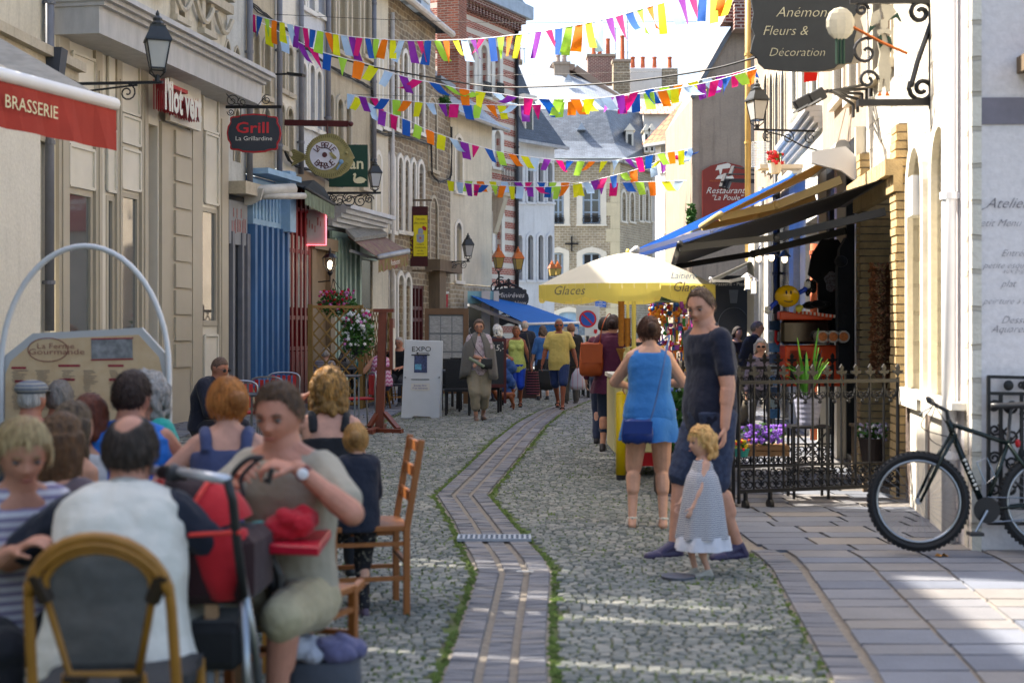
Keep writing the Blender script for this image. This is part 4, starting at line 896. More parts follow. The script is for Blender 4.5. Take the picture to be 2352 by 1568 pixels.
for (x,y,d,lb) in ((1145,625,42,'copper topped amber lantern on the left end of the gift shop scroll bracket'),(1190,628,42,'copper topped amber lantern nearest the drainpipe over the gift shop sign'),(1268,640,52,'far copper topped amber lantern just left of the parasol'),(1281,638,56,'farthest copper topped lantern half hidden by the parasol')):
    lantern('copper_lantern',lb,at(x,y,d),.72 if d<50 else .62,top=MATS['copper'],glass=MATS['amber_glass'],group='copper topped lanterns')
# scroll bracket with the gift shop board
t=thing('gift_shop_sign','dark scalloped gift shop board hanging from a scrolled iron bracket','shop sign',at(1172,700,42))
g=MB(); c=at(1150,640,42)
for (x,y,r,a,tn) in ((1140,662,.22,0,1.5),(1160,668,.20,pi,-1.5),(1180,668,.20,0,1.5),(1150,648,.16,1,1.6),(1135,690,.14,2,1.5),(1168,650,.1,1,1.4)):
    g.tube(spiral(at(x,y,42),(1,0,0),Z,r,.03,a,tn),.022,n=5)
g.tube([at(1130,672,42),at(1145,655,42),at(1170,650,42),at(1200,664,42)],.03); g.tube([at(1146,625,42),at(1146,660,42)],.03); g.tube([at(1190,628,42),at(1190,680,42)],.03); g.tube([at(1168,640,42),at(1168,662,42)],.03)
g.build('bracket',MATS['black_iron'],t)
def shaped(cx,cy,d,w_,h_,n=40,fn=None):
    """outline in metres around at(cx,cy,d)"""
    P=[]
    for i in range(n):
        a=2*pi*i/n; P.append(fn(a,w_,h_))
    return P
def f_scallop(a,w_,h_): k=1+.05*cos(8*a); s=abs(cos(a))**.45*(1 if cos(a)>=0 else -1); q=abs(sin(a))**.55*(1 if sin(a)>=0 else -1); return (w_/2*s*k,h_/2*q*k)
def board(name,label,cat,cx,cy,d,w_,h_,m,fn=None,t=None,thick=.05,ux=VV((1,0,0)),poly=None,rim=None,part='board'):
    o=at(cx,cy,d); t=t or thing(name,label,cat,o); ux=ux.normalized(); n_=VV((ux.y,-ux.x,0))
    P=poly or (shaped(cx,cy,d,w_,h_,fn=fn) if fn else [(-w_/2,-h_/2),(w_/2,-h_/2),(w_/2,h_/2),(-w_/2,h_/2)])
    g=MB(); g.prism(P,o,ux,Z,-n_*thick); g.build(part,m,t)
    if rim:
        g=MB(); Q=[(x*1.06,y*1.09) for x,y in P]; g.prism(Q,o-n_*.006,ux,Z,-n_*(thick-.012)); g.build('rim',rim,t)
    return t,o,ux,n_
def letters(t,txt,size,o,ux,dx,dy,m,n_=None,name='lettering',**k):
    n_=n_ or VV((ux.y,-ux.x,0)); p=o+ux*dx+Z*dy+n_*.004
    return text_mb(txt,size,p,ux,Z,ext=.002,**k).build(name,m,t)
chalk=mat('chalk_paint','c9c4a8',rough=.8,var=.1); wht=MATS['white_paint']; slate_board=mat('slate_board','33373b',rough=.7,var=.12)
t,o,ux,n_=board('x','','',1172,686,41.9,1.05,.62,slate_board,fn=f_scallop,t=t)
letters(t,'Minirêves',.21,o,ux,0,.1,wht,shear=.3); letters(t,'cadeaux - bijoux',.14,o,ux,0,-.12,wht,shear=.2)
# grill sign
t,o,ux,n_=board('grill_sign','dark red-rimmed hanging sign of the grill restaurant','hanging sign',583,306,23.2,.80,.56,mat('sign_charcoal','2b2e34',rough=.5,var=.08),fn=f_scallop,rim=mat('sign_red','a3161d',rough=.5,var=.05))
letters(t,'Grill',.25,o,ux,-.02,.08,mat('led_red','b8252a',rough=.5,var=0),sx=1.25,bold=.004); letters(t,'La Grillardine',.10,o,ux,.0,-.09,wht,sx=1.1)
g=MB(); a=at(519,246,23.4); b_=at(647,246,23.2); g.bar(a,b_,.03,.05); g.bar(at(553,246,23.2),at(553,272,23.2),.015); g.bar(at(613,246,23.2),at(613,272,23.2),.015)
for x,y,r,s_ in ((533,232,.11,0),(556,235,.08,2),(612,230,.09,1),(530,258,.06,3)): g.tube(spiral(at(x,y,23.3),(1,0,0),Z,r,.015,s_,1.5),.008,n=5)
g.tube([at(519,215,23.4),at(540,238,23.4),at(590,244,23.3),at(610,222,23.3)],.007); g.build('bracket',MATS['black_iron'],t)
# fish sign
d=27; t=thing('fish_sign','wooden flatfish shaped restaurant sign with a white round centre hanging from a dark red beam','hanging sign',at(745,358,d)); o=at(752,358,d); n_=VV((0,-1,0)); ux=VV((1,0,0)); k=d/FD
P=[]; 
body=[(-52,-5),(-46,22),(-34,38),(-16,48),(4,52),(22,48),(38,36),(50,20),(58,4),(62,-4),(57,-8),(60,-12),(56,-20),(46,-34),(30,-46),(10,-52),(-10,-50),(-28,-42),(-42,-30),(-50,-18)]
tail=[(-52,-8),(-84,-24),(-78,-12),(-85,-4),(-79,2),(-84,12),(-76,16),(-52,4)]
g=MB(); g.prism([(x*k,y*k) for x,y in body],o,ux,Z,(0,.09,0)); g.prism([(x*k,y*k) for x,y in tail],o+VV((0,.02,0)),ux,Z,(0,.05,0)); g.build('fish_body',mat('fish_gold','8f8453',rough=.6,var=.2,vs=10),t)
g=MB()
for i in range(64):
    a=i*2*pi/64; r0,r1=42*k,51*k
    if -.35<sin(a)<.3 and cos(a)>0: continue
    g.bar(o+ux*(cos(a)*r0*1.08)+Z*(sin(a)*r0)+n_*.006,o+ux*(cos(a)*r1*1.02)+Z*(sin(a)*r1*.98)+n_*.006,.008,.012)
for i in range(7): g.bar(o+ux*(-54*k)+Z*((-5+i)*k)+n_*.006,o+ux*(-80*k)+Z*((-22+i*6)*k)+n_*.006,.008,.012)
g.build('fins',mat('fish_dark','6d6338',rough=.7),t)
g=MB(); g.prism([(-6*k+34*k*cos(i*pi/16),33*k*sin(i*pi/16)) for i in range(32)],o+n_*.02,ux,Z,(0,.03,0)); g.build('centre_disc',mat('disc_white','c9c6cc',rough=.6),t)
g=MB(); g.prism([(-6*k+6*k*cos(i*pi/8),2*k+6*k*sin(i*pi/8)) for i in range(16)],o+n_*.03,ux,Z,(0,.03,0)); g.build('hub_knob',MATS['maroon_paint'],t)
g=MB(); g.prism([(4*k,6*k),(10*k,8*k),(22*k,-4*k),(20*k,-8*k),(14*k,-7*k)],o+n_*.045,ux,Z,(0,.03,0)); g.ball(o+ux*(44*k)+Z*(6*k)+n_*.01,.03); g.build('pectoral_fin',MATS['fish_gold'],t)
g=MB(); g.ball(o+ux*(32*k)+Z*(-14*k)+n_*.03,(.045,.015,.045)); g.bar(o+ux*(31*k)+Z*(-18*k)+n_*.03,o+ux*(22*k)+Z*(-32*k)+n_*.03,.03,.01,up=VV((0,1,0))); g.build('rosette',mat('rosette_blue','6f93b5',rough=.6),t)
mr=MATS['maroon_paint']
def arc_text(t,txt,o,ux,r,a0,a1,size,m,n_,flip=False,**kw):
    L=len(txt); g=MB()
    for i,ch in enumerate(txt):
        a=a0+(a1-a0)*i/max(1,L-1); u=ux*sin(a)*-1+Z*cos(a) if not flip else ux*sin(a)+Z*-cos(a)
        rx=(ux*cos(a)+Z*sin(a)); up=(Z*cos(a)-ux*sin(a))
        p=o+(up*r if not flip else -up*r); b_=text_mb(ch,size,p+n_*.004,rx,up,ext=.002,**kw); g.add(b_.v,b_.f)
    return g.build('lettering',m,t)
oc=o+ux*(-6*k)+n_*.022
arc_text(t,'LA BELLE',oc,ux,23*k,.95,-.95,.17,mr,n_); arc_text(t,'BARBUE',oc,ux,24*k,-.8,.8,.17,mr,n_,flip=True)
g=MB(); g.bar(at(655,282,27.3),at(801,285,27.0),.08,.11); g.ball(at(806,285,27),.05); g.tube([at(752,285,27),at(752,308,27)],.012); g.build('beam',MATS['maroon_paint'],t)
# green swan sign
t,o,ux,n_=board('swan_sign','dark green hanging sign with a pale swan, half hidden by the fish sign','hanging sign',800,381,29,.79,.86,mat('sign_green','0f3a2a',rough=.5,var=.1),thick=.04)
kk=29/FD; letters(t,'an',.33,o,ux,.17,.04,mat('cream_letter','d8d0a8',rough=.6,var=0),bold=.006)
sw=[(-12,-8),(-15,-3),(-15,3),(-13,8),(-16,9),(-14,13),(-10,14),(-8,10),(-10,4),(-10,0),(-5,3),(0,5),(6,4),(12,1),(16,-3),(12,-4),(10,-8),(2,-10),(-6,-10)]
g=MB(); g.prism([(x*kk+.235,y*kk-.27) for x,y in sw],o+n_*.006,ux,Z,(0,.004,0)); g.build('swan',MATS['cream_letter'],t)
g=MB(); g.bar(at(752,443,29),at(875,443,29),.04)
for x,y,r,s_ in ((779,462,.14,0),(803,459,.16,2),(828,462,.14,1),(848,458,.10,0),(766,455,.09,2)): g.tube(spiral(at(x,y,29.0),(1,0,0),Z,r,.02,s_,1.6),.012,n=5)
g.build('bracket',MATS['black_iron'],t)
# star-of-the-sea banner
t,o,ux,n_=board('restaurant_banner','tall brown and yellow cloth banner of a restaurant with a knight crest','banner',960,543,36,.50,1.52,mat('banner_brown','3f1416',rough=.8,var=.1),thick=.015)
g=MB(); g.prism([(-.115,-.5),(.24,-.5),(.24,.53),(-.115,.53)],o+n_*.005,ux,Z,(0,.003,0)); g.build('yellow_field',mat('banner_yellow','d3c023',rough=.8,var=.05),t)
g=MB()
for i,ch in enumerate('RESTAURANT'):
    b_=text_mb(ch,.115,o+ux*(-.18)+Z*(.52-i*.115)+n_*.005,ux,Z); g.add(b_.v,b_.f)
g.build('lettering',MATS['banner_yellow'],t); dk=mat('ink','2a2420',rough=.8,var=0)
for tx,s_,dy in (("l'étoile",.09,.44),("des mers",.09,.34),("cuisine",.07,-.20),("médiévale",.07,-.28),("et du",.07,-.36),("terroir",.07,-.44)): letters(t,tx,s_,o,ux,.06,dy,dk)
g=MB(); g.prism([(-.03,-.13),(.06,-.17),(.15,-.13),(.16,.05),(-.04,.05)],o+n_*.008,ux,Z,(0,.003,0)); g.prism([(.0,.06),(.12,.06),(.14,.16),(.07,.22),(.01,.18)],o+n_*.01,ux,Z,(0,.003,0)); g.build('crest',mat('crest_grey','8d939c',rough=.6),t)
g=MB(); g.prism([(.13,.16),(.2,.14),(.22,.22),(.15,.27),(.1,.24)],o+n_*.012,ux,Z,(0,.003,0)); g.build('plume',MATS['sign_red'],t)
g=MB(); g.prism([(.06+.045*cos(a)*(1 if i%2 else .4),-.04+.045*sin(a)*(1 if i%2 else .4)) for i,a in enumerate([pi/2+j*pi/5 for j in range(10)])],o+n_*.013,ux,Z,(0,.002,0)); g.build('star',MATS['copper'],t)
g=MB(); g.bar(at(930,460,36.2),at(992,460,36.2),.03,.05); g.bar(at(930,622,36.2),at(992,622,36.2),.03,.05); g.build('rods',MATS['old_wood'],t)
# slate flower shop sign, right
d=14.6; kq=d/FD
pl=[(-128,100),(-121,62),(-126,30),(-118,12),(-124,-8),(-128,-28),(-112,-42),(-110,-52),(-95,-66),(-58,-70),(-20,-72),(8,-72),(40,-70),(66,-64),(76,-54),(104,-52),(112,-30),(110,0),(116,22),(108,50),(122,72),(128,100)]
t,o,ux,n_=board('flower_shop_sign','large dark slate flower shop sign with hand painted cream lettering','shop sign',1852,92,d,1,1,slate_board,poly=[(x*kq,y*kq) for x,y in pl],thick=.04)
g=MB(); Q=[(x*kq*1.0+.05,y*kq) for x,y in pl]; g.prism(Q,o+VV((.03,.03,0)),ux,Z,(0,.03,0)); g.build('pale_backing',mat('backing','a99f8f',rough=.7),t)
letters(t,'Anémone',.15,o,ux,-.02,.28,chalk,shear=.35,bold=-.002); letters(t,'Fleurs &',.14,o,ux,-.22,.09,chalk,shear=.3,bold=-.002); letters(t,'Décoration',.125,o,ux,-.10,-.13,chalk,shear=.3,bold=-.002)
# harlequin cut-out sign on a scrolled bracket
t=thing('figure_sign','flat painted jester figure holding a long rod, mounted on a black scrolled bracket','hanging sign',at(2030,120,11.2)); d=11.2; kf=d/FD; o=at(2030,120,d); n_=VV((0,-1,0)); ux=VV((1,0,0)); pw=mat('figure_white','b5ae9c',rough=.6,var=.12,vs=12); gn=mat('figure_green','16392b',rough=.6)
def pp(pts,m,nm,off=0,th=.02): g=MB(); g.prism([(x*kf,y*kf) for x,y in pts],o+n_*off,ux,Z,(0,th,0)); return g.build(nm,m,t)
pp([(-14,22),(-9,40),(4,42),(14,30),(16,5),(13,-20),(18,-40),(14,-62),(15,-90),(6,-92),(2,-62),(-2,-60),(-4,-92),(-12,-90),(-10,-60),(-13,-30),(-8,0)],pw,'body')
pp([(6,38),(15,34),(20,12),(16,0),(13,10)],gn,'left_sleeve',.01); pp([(-14,35),(-6,40),(-3,15),(-10,8)],gn,'right_sleeve',.01)
pp([(-12+3,60),(-9,72),(0,75),(8,70),(8,56),(0,50),(-7,52)],pw,'face',.02)
pp([(-18,48),(-6,52),(8,52),(22,44),(14,38),(0,42),(-14,38)],pw,'ruff',.03)
pp([(-9,68),(-32,60),(-28,88),(-10,100),(-6,76)],pw,'hat_flap',.0); pp([(0,76),(-8,110),(16,108),(30,92),(8,70)],pw,'hat_crown',.01); pp([(8,72),(32,92),(42,68),(30,80)],gn,'hat_tip',.0); pp([(-32,60),(-34,42),(-18,60)],gn,'hat_point',.0); pp([(-9,-88),(-13,-100),(-4,-100)],MATS['copper'],'foot',.0); pp([(8,-88),(4,-100),(14,-100)],MATS['copper'],'foot',.0)
g=MB(); g.tube([o+ux*(-85*kf)+Z*(60*kf)+n_*.05,o+ux*(-10*kf)+Z*(20*kf)+n_*.05,o+ux*(50*kf)+Z*(-6*kf)+n_*.05],.012); g.build('rod',MATS['copper'],t)
g=MB(); g.ball(o+ux*(-103*kf)+Z*(62*kf)+n_*.05,(.115,.03,.13)); g.build('drum',pw,t)
g=MB()
for dx in (-112,-104,-96): g.tube([o+ux*(dx*kf)+Z*(40*kf)+n_*.05,o+ux*(dx*kf)+Z*(-30*kf)+n_*.05],.012,n=5)
g.build('hanging_beads',MATS['figure_green'],t)
g=MB(); s0=o; xw=(2142-2030)*kf
g.bar(o+ux*xw+Z*(122*kf),o+ux*xw+Z*(-130*kf),.06,.05); g.bar(o+ux*(-78*kf)+Z*(117*kf),o+ux*xw+Z*(117*kf),.04); g.bar(o+ux*(-60*kf)+Z*(-116*kf),o+ux*xw+Z*(-116*kf),.05)
g.tube([o+ux*(108*kf)+Z*(65*kf),o+ux*(78*kf)+Z*(-20*kf),o+ux*(62*kf)+Z*(-80*kf)],.022)
g.tube(spiral(o+ux*(84*kf)+Z*(90*kf),ux,Z,30*kf,6*kf,0,1.4),.02,n=6); g.tube(spiral(o+ux*(88*kf)+Z*(-84*kf),ux,Z,32*kf,6*kf,2.6,1.5),.02,n=6); g.tube(spiral(o+ux*(-50*kf)+Z*(98*kf),ux,Z,16*kf,3*kf,0,1.5),.014,n=5)
g.tube(spiral(o+ux*(-40*kf)+Z*(0),ux,Z,34*kf,5*kf,1.2,1.2),.014,n=5); g.tube(spiral(o+ux*(-36*kf)+Z*(-64*kf),ux,Z,24*kf,5*kf,0,1.2),.014,n=5)
g.build('bracket',MATS['black_iron'],t)
# floodlight arms
t=thing('floodlight','pair of black floodlights on long parallel arms under the jester sign','floodlight',at(1930,215,13.8))
for i in range(5):
    g=MB(); g.tube([at(1885+i*9-12,226-i*4+i*i*.5-10,13.6),at(2000-i*10,192+i*12,14.3)],.016); g.bar(at(2000-i*10,192+i*12,14.3),at(2000-i*10,222+i*12,14.3),.05,.02); g.build('arm',MATS['black_plastic'],t)
for (x,y) in ((1845,236),(1875,222)):
    g=MB(); c=at(x,y,13.6); g.box(c,(.17,.09,.12),rot=Matrix.Rotation(-.5,3,'Y')); hd=g.build('lamp_head',MATS['black_plastic'],t,bevel=.01); g=MB(); g.box(c+VV((-.035,-.03,-.065)),(.15,.09,.015),rot=Matrix.Rotation(-.5,3,'Y')); g.build('lens',MATS['zinc'],hd)
t=thing('red_flag','small bright red cloth flag hanging below the slate sign','flag',at(1863,170,14.9)); g=MB(); c=at(1863,172,14.9); g.prism([(-.075,-.08),(.06,-.06),(.075,.08),(-.07,.06)],c,(1,0,0),Z,(0,.004,0)); g.build('cloth',mat('flag_red','d8140c',rough=.8,var=.05),t)
# poultry restaurant sign on the brown gable
t,o,ux,n_=board('red_restaurant_sign','brick red arched restaurant sign with white animals painted on it','shop sign',1667,440,33.9,1.1,1.4,mat('sign_brick','7e2b20',rough=.6,var=.08),poly=[(-.56,-.75),(.56,-.75),(.56,.5),(.35,.62),(0,.70),(-.35,.62),(-.56,.5)],thick=.06)
letters(t,'SPECIALITE CUISINE DU TERROIR',.052,o,ux,0,.25,MATS['copper']); letters(t,'Restaurant',.21,o,ux,-.02,.02,wht,shear=.4); letters(t,'"La Poule"',.18,o,ux,.02,-.15,wht,shear=.3)
g=MB(); g.prism([(-.25,.5),(-.2,.62),(.05,.68),(.12,.64),(.1,.56),(-.08,.54),(-.1,.44),(-.14,.38),(-.16,.52)],o+n_*.004,ux,Z,(0,.003,0)); g.build('painted_cow',wht,t); g=MB(); g.prism([(-.25,.3),(-.18,.38),(-.05,.42),(.05,.36),(.16,.38),(.2,.3)],o+n_*.004,ux,Z,(0,.003,0)); g.build('painted_hen',wht,t)
for (lb,x,y,dd) in (('black picture lights on arms over the brick red restaurant sign',1680,385,32),):
    t=thing('sign_light',lb,'sign light',at(x,y,dd))
    for i,(x0,y0,x1,y1) in enumerate(((1716,390,1682,383),(1716,399,1664,400),(1716,411,1660,412),(1716,415,1668,414),(1716,418,1675,417))):
        g=MB(); g.tube([at(x0+20,y0+2,dd),at(x1,y1,dd)],.02); g.bar(at(x1+2,y1,dd),at(x1-5,y1+18,dd-.2),.07,.05); g.build('lamp_arm',MATS['black_plastic'],t)
# dark brasserie-pizzeria banner under the gable
t,o,ux,n_=board('pizzeria_board','dark blue-grey board lettered Brasserie - Pizzeria behind the parasol','shop sign',1685,720,30,.92,1.6,mat('board_navy','24272f',rough=.6,var=.1),thick=.05)
letters(t,'Brasserie - Pizzeria',.105,o,ux,-.02,.62,wht); g=MB(); g.tube([o+VV((.33*cos(a),-.01,-.25+.38*sin(a))) for a in [pi*i/16 for i in range(17)]],.006,n=4); g.prism([(-.07,.22),(.07,.22),(.1,.5),(-.1,.5)],o+n_*.004,ux,Z,(0,.003,0)); g.build('bell_drawing',mat('grey_line','5a5e66',rough=.7),t)
# no-parking sign and street plate
t=thing('no_parking_sign','square white no parking sign with a blue and red disc on a dark post','road sign',at(1350,1010,44)); d=44; o=at(1350,737,d); g=MB(); g.box(o,(.72,.03,.92)); g.build('plate',wht,t,bevel=.01)
def disc(c,r,m,nm,n_=28,y=0): g=MB(); g.prism([(r*cos(i*2*pi/n_),r*sin(i*2*pi/n_)) for i in range(n_)],Vector(c)+VV((0,y,0)),(1,0,0),Z,(0,.004,0)); return g.build(nm,m,t)
disc(o+VV((0,0,.06)),.27,mat('sign_red2','c01820',rough=.4,var=0),'red_ring',y=-.022); disc(o+VV((0,0,.06)),.215,mat('sign_blue','1c4f9c',rough=.4,var=0),'blue_disc',y=-.028)
g=MB(); g.bar(o+VV((-.15,-.032,.21)),o+VV((.15,-.032,-.09)),.05,.004,up=VV((0,1,0))); g.prism([(-.05,.0),(.05,.0),(.05,-.1),(0,-.14),(-.05,-.1)],o+VV((.24,-.03,-.26)),(1,0,0),Z,(0,.004,0)); g.build('slash',MATS['sign_red2'],t)
g=MB(); g.tube([o+VV((0,.04,-2.2)),o+VV((0,.04,.4))],.05,n=8); g.build('post',mat('post_dark','2d2a2b',rough=.5),t)
g=MB(); W13.box(g,W13.uv(1367),W13.uv(1392),W13.uv(1380,706)[1],W13.uv(1380,692)[1],.02,.06); t=g.build('street_name_plate',MATS['sign_blue']); tag(t,'small blue enamel street name plate on the stone house wall','street sign')
o=W13.px(1380,699,.065)
for tx,s_,dy in (('Rue',.1,.11),("d'AUMONT",.095,.01),('Autrefois',.05,-.08),('Rue des Lormiers',.05,-.13)): letters(t,tx,s_,o,W13.d,0,dy,wht)
# house number, L'ilot vert letters, trattoria-like small letters
t,o,ux,n_=board('house_number','small blue enamel plate with the house number 3','number plate',371,706,22.6,.17,.15,mat('enamel_blue','1d2a5c',rough=.3,var=0),ux=W2.d)
letters(t,'3',.15,o,ux,0,0,wht)
W2s=Wall(tuple(W2.p(0,0,.62))[:2],tuple(W2.p(W2.L,0,.62))[:2])
t=thing('shop_sign_box','white shop sign box with raised red and white letters on the taupe shopfront','shop sign',W2.px(405,250,.2)); r=r2(363,432,180,290)
g=MB(); W2.box(g,r[0],r[1]+.05,r[2],r[3],.12,.2); g.build('box',MATS['taupe_light'],t); g=MB(); W2.box(g,r[0]-.3,r[0]+.3,r[2]+.45,r[3]-.25,.2,.36); g.build('red_block',MATS['sign_red'],t)
p=W2.px(362,238,.42); g=text_mb("l'îlot vert",.62,p,W2.d,Z,bold=.02,sx=.62); b2_=g.build('lettering',wht,t)
g=MB()
for q in (.03,.07,.11,.15,.19): b_=text_mb("l'îlot vert",.62,p-W2.n*q,W2.d,Z,bold=.012,sx=.62); g.add(b_.v,b_.f)
g.build('letter_sides',MATS['sign_red'],t)
t,o,ux,n_=board('small_sign','small raised pale lettering at the right end of the taupe shopfront','shop sign',487,275,24.1,.3,.1,MATS['taupe_light'],ux=W2.d,thick=.01)
letters(t,'Ty BIBER',.26,o,ux,.1,.1,MATS['white_plastic'],sx=.9)
# faded letters on the grey shop sign
t=thing('faded_lettering','faded red lettering on the weathered grey shop sign','lettering',W3.px(540,510,.065)); fr_d=mat('faded_red','9c6a66',rough=.8,var=.3,vs=20)
for nm,yy,hh,ks in (('upper_marks',490,16,(2,7,13)),('lower_marks',520,26,(0,3,5,8,10,12,15,17,19))):
    g=MB()
    for k_ in ks: r=r3(525+k_*1.6,526.3+k_*1.6,yy-hh/2-(k_%3)*2,yy+hh/2+(k_%2)*3); W3.box(g,r[0],r[1],r[2],r[3],.06,.066)
    g.build(nm,fr_d,t)['kind']='stuff'
# ---- awnings
def awning(name,label,w0,w1,f0,f1,m,val=.25,vm=None,text=None,tm=None,tsize=.14,arms=None,bar=None,scal=True,under=None,tpos=.5,drop=None,n=28,bar_r=.035,arm_r=.03,tsx=1):
    """sheet from the wall line w0-w1 to the front line f0-f1, with valance, front bar and folding arms"""
    w0,w1,f0,f1=map(Vector,(w0,w1,f0,f1)); t=thing(name,label,'awning',(w0+w1)/2); g=MB(); th=VV((0,0,-.012))
    g.add([w0,w1,f1,f0,w0+th,w1+th,f1+th,f0+th],[(0,1,2,3),(7,6,5,4),(0,4,5,1),(1,5,6,2),(2,6,7,3),(3,7,4,0)]); g.build('canopy',m,t)
    if bar: g=MB(); g.tube([f0,f1],bar_r,n=10); g.build('front_bar',bar,t,smooth=True)
    if val:
        g=MB(); out=(f0-w0); out.z=0; out.normalize(); o_=out*.01
        top=[];bot=[]
        for i in range(n+1):
            q=f0.lerp(f1,i/n); wv=out*(.02*sin(i*1.9)); top.append(q+o_); dz=val*(1-.12*abs(sin(i*pi/2)) if scal else 1); bot.append(q+o_+wv-VV((0,0,dz)))
        for i in range(n): g.quad(top[i],top[i+1],bot[i+1],bot[i])
        g.build('valance',vm or m,t)
    if text:
        out=(f0-w0); out.z=0; out.normalize(); dr=(f1-f0).normalized(); 
        if dr.dot(VV((out.y*-1,out.x,0)))<0 or True:
            nn=dr.cross(Z)
            if nn.dot(out)<0: dr=-dr
        q=f0.lerp(f1,tpos)+out*.04-VV((0,0,val*.52)); text_mb(text,tsize,q,dr,Z,sx=tsx).build('lettering',tm,t)
    if arms:
        for s_ in arms:
            a=w0.lerp(w1,s_)-VV((0,0,.3)); c=f0.lerp(f1,s_)-VV((0,0,.03)); el=a.lerp(c,.52)+(w1-w0).normalized()*(.18 if s_<.5 else -.18)*(w1-w0).length*.5-VV((0,0,.05)); g=MB(); g.bar(a,el,arm_r*1.4,arm_r*2); g.bar(el,c,arm_r*1.2,arm_r*1.7); g.ball(el,arm_r*1.3); g.build('folding_arm',bar or MATS['black_plastic'],t)
    if under: g=MB(); g.tube([w0+Z*.05,w1+Z*.05],.08,n=10); g.build('roller',under,t)
    return t
stripe=mat('awning_greybrown','8b857b',rough=.75,var=.22,vs=3,stretch=(6,1,1)); redv=mat('awning_red','9c3328',rough=.85,var=.12,vs=3)
P1=VV((-3.07,11,3.237)); P0=VV((-4.3,7.2,3.237)); nn=VV((-.951,.308,0)); up=VV((0,0,1.07))
awning('brasserie_awning','large grey brasserie awning with a red valance reading BRASSERIE at the left edge',P0+nn*1.95+up,P1+nn*1.95+up,P0,P1,stripe,val=.36,vm=redv,bar=MATS['white_plastic'],text='BRASSERIE',tm=MATS['cream_letter'],tsize=.13,tpos=.73,scal=False,bar_r=.05,arms=(.15,.8),tsx=1.0)
# purple awning with wooden hood
awning('purple_awning','faded purple restaurant awning with mossy stripes under a small shingle hood',at(798,543,30.2),at(872,536,33),at(868,591,30.2),at(937,577,32.6),mat('awning_purple','6d3a4c',rough=.85,col2='8a7c5c',vs=2.5,stretch=(4,4,.4)),val=.34,vm=mat('valance_purple','8a4a55',rough=.9,col2='77803f',vs=9),bar=MATS['zinc'],text='Restaurant',tm=wht,tsize=.17,arms=(.05,.95),bar_r=.06)
t=thing('shingle_hood','small grey shingle hood above the purple awning','hood',at(835,535,31.5)); g=MB(); a,b_=at(794,526,30.0),at(868,520,33); c,d_=at(815,546,30.0),at(890,536,32.8); g.add([a,b_,d_,c,a-Z*.08,b_-Z*.08,d_-Z*.08,c-Z*.08],[(0,1,2,3),(7,6,5,4),(0,4,5,1),(1,5,6,2),(2,6,7,3),(3,7,4,0)]); g.build('shingles',mat('shingle','75736c',rough=.8,var=.35,vs=9,stretch=(1,1,5)),t)
# dark awning over the red shopfront
awning('dark_awning','dark weathered awning with scalloped grey-green edge over the red shopfront',at(655,418,27.6),at(728,405,30),at(700,432,26.6),at(768,470,29.0),mat('awning_dark','2d302f',rough=.8,var=.3,vs=4),val=.32,vm=mat('valance_greygreen','6f7a68',rough=.9,var=.25,vs=6),bar=MATS['black_plastic'],arms=(.2,.9))
t=thing('roller_case','rolled white awning case above the grey shop sign','awning',W3.px(575,440,.3)); g=MB(); g.tube([W3.px(549,440,.25),W3.px(600,436,.62)],.11,n=10); g.tube([W3.px(560,452,.35),W3.px(606,452,.8)],.06,n=8); g.build('case',mat('case_white','b9b6ae',rough=.5,var=.2),t,smooth=True); g=MB(); g.prism([(0,.1),(.35,.08),(.3,-.12),(.12,-.2),(0,-.2)],W3.px(549,445,.1),W3.n,Z,W3.d*.05); g.build('end_bracket',MATS['case_white'],t)
# far blue awning of the gift shop
bl=mat('awning_blue','0f6fc4',rough=.75,var=.06)
awning('blue_gift_awning','long bright blue awning of the gift shop sloping down to the right',at(1068,672,41.5),at(1135,672,44),at(1210,744,36.5),at(1330,741,39.5),bl,val=.42,vm=bl,bar=MATS['white_plastic'],text='Minirêves',tm=wht,tsize=.3,tpos=.8,arms=(.0,.98),arm_r=.045,under=MATS['zinc'])
t=thing('gift_shop','white and pale turquoise gift shop front under the blue awning','shop',at(1125,850,41)); 
g=MB()
for x,w_ in ((1066,8),(1106,20),(1134,12)): 
    p=at(x,700,41); q=at(x+w_,700,41); g.box(((p.x+q.x)/2,41,1.3),(q.x-p.x,.2,2.6))
g.build('post',wht,t); g=MB(); p,q=at(1066,700,41.05),at(1146,700,41.05); g.box(((p.x+q.x)/2,41.05,2.42),(q.x-p.x,.12,.35)); g.build('fascia',mat('turquoise_pale','8fc0c4',rough=.6,var=.1),t); g=MB(); g.box(((p.x+q.x)/2,41.3,1.2),(q.x-p.x,.1,2.4)); g.build('window',MATS['window_glass'],t)
t=thing('black_shop_awning','small black scalloped awning with white script beyond the gift shop','awning',at(1175,700,50)); g=MB(); g.add([at(1130,705,50),at(1192,700,50),at(1222,716,48),at(1142,732,48)],[(0,1,2,3)]); g.prism([(0,0),(1.2,.25),(1.2,-.1),(1.0,-.17),(.8,-.13),(.6,-.22),(.4,-.18),(.2,-.27),(0,-.22)],at(1140,730,48),(1,0,0),Z,(0,.03,0)); g.build('canopy',mat('black_cloth','15161a',rough=.9,var=.1),t); g=MB(); g.tube([at(1148+i*1.1,726+3*sin(i*1.7)*(1+.4*sin(i))-i*.1,47.9) for i in range(28)],.012,n=4); g.build('script_line',wht,t)
# small red brasserie awning by the stone house
awning('small_red_awning','small red scalloped awning lettered Brasserie beside the stone house',at(995,663,39),at(1012,660,40),at(999,680,38),at(1029,672,39.4),MATS['zinc'],val=.42,vm=mat('awning_crimson','a01a28',rough=.85,var=.1),bar=wht,text='Brasserie',tm=wht,tsize=.27,scal=True,n=12)
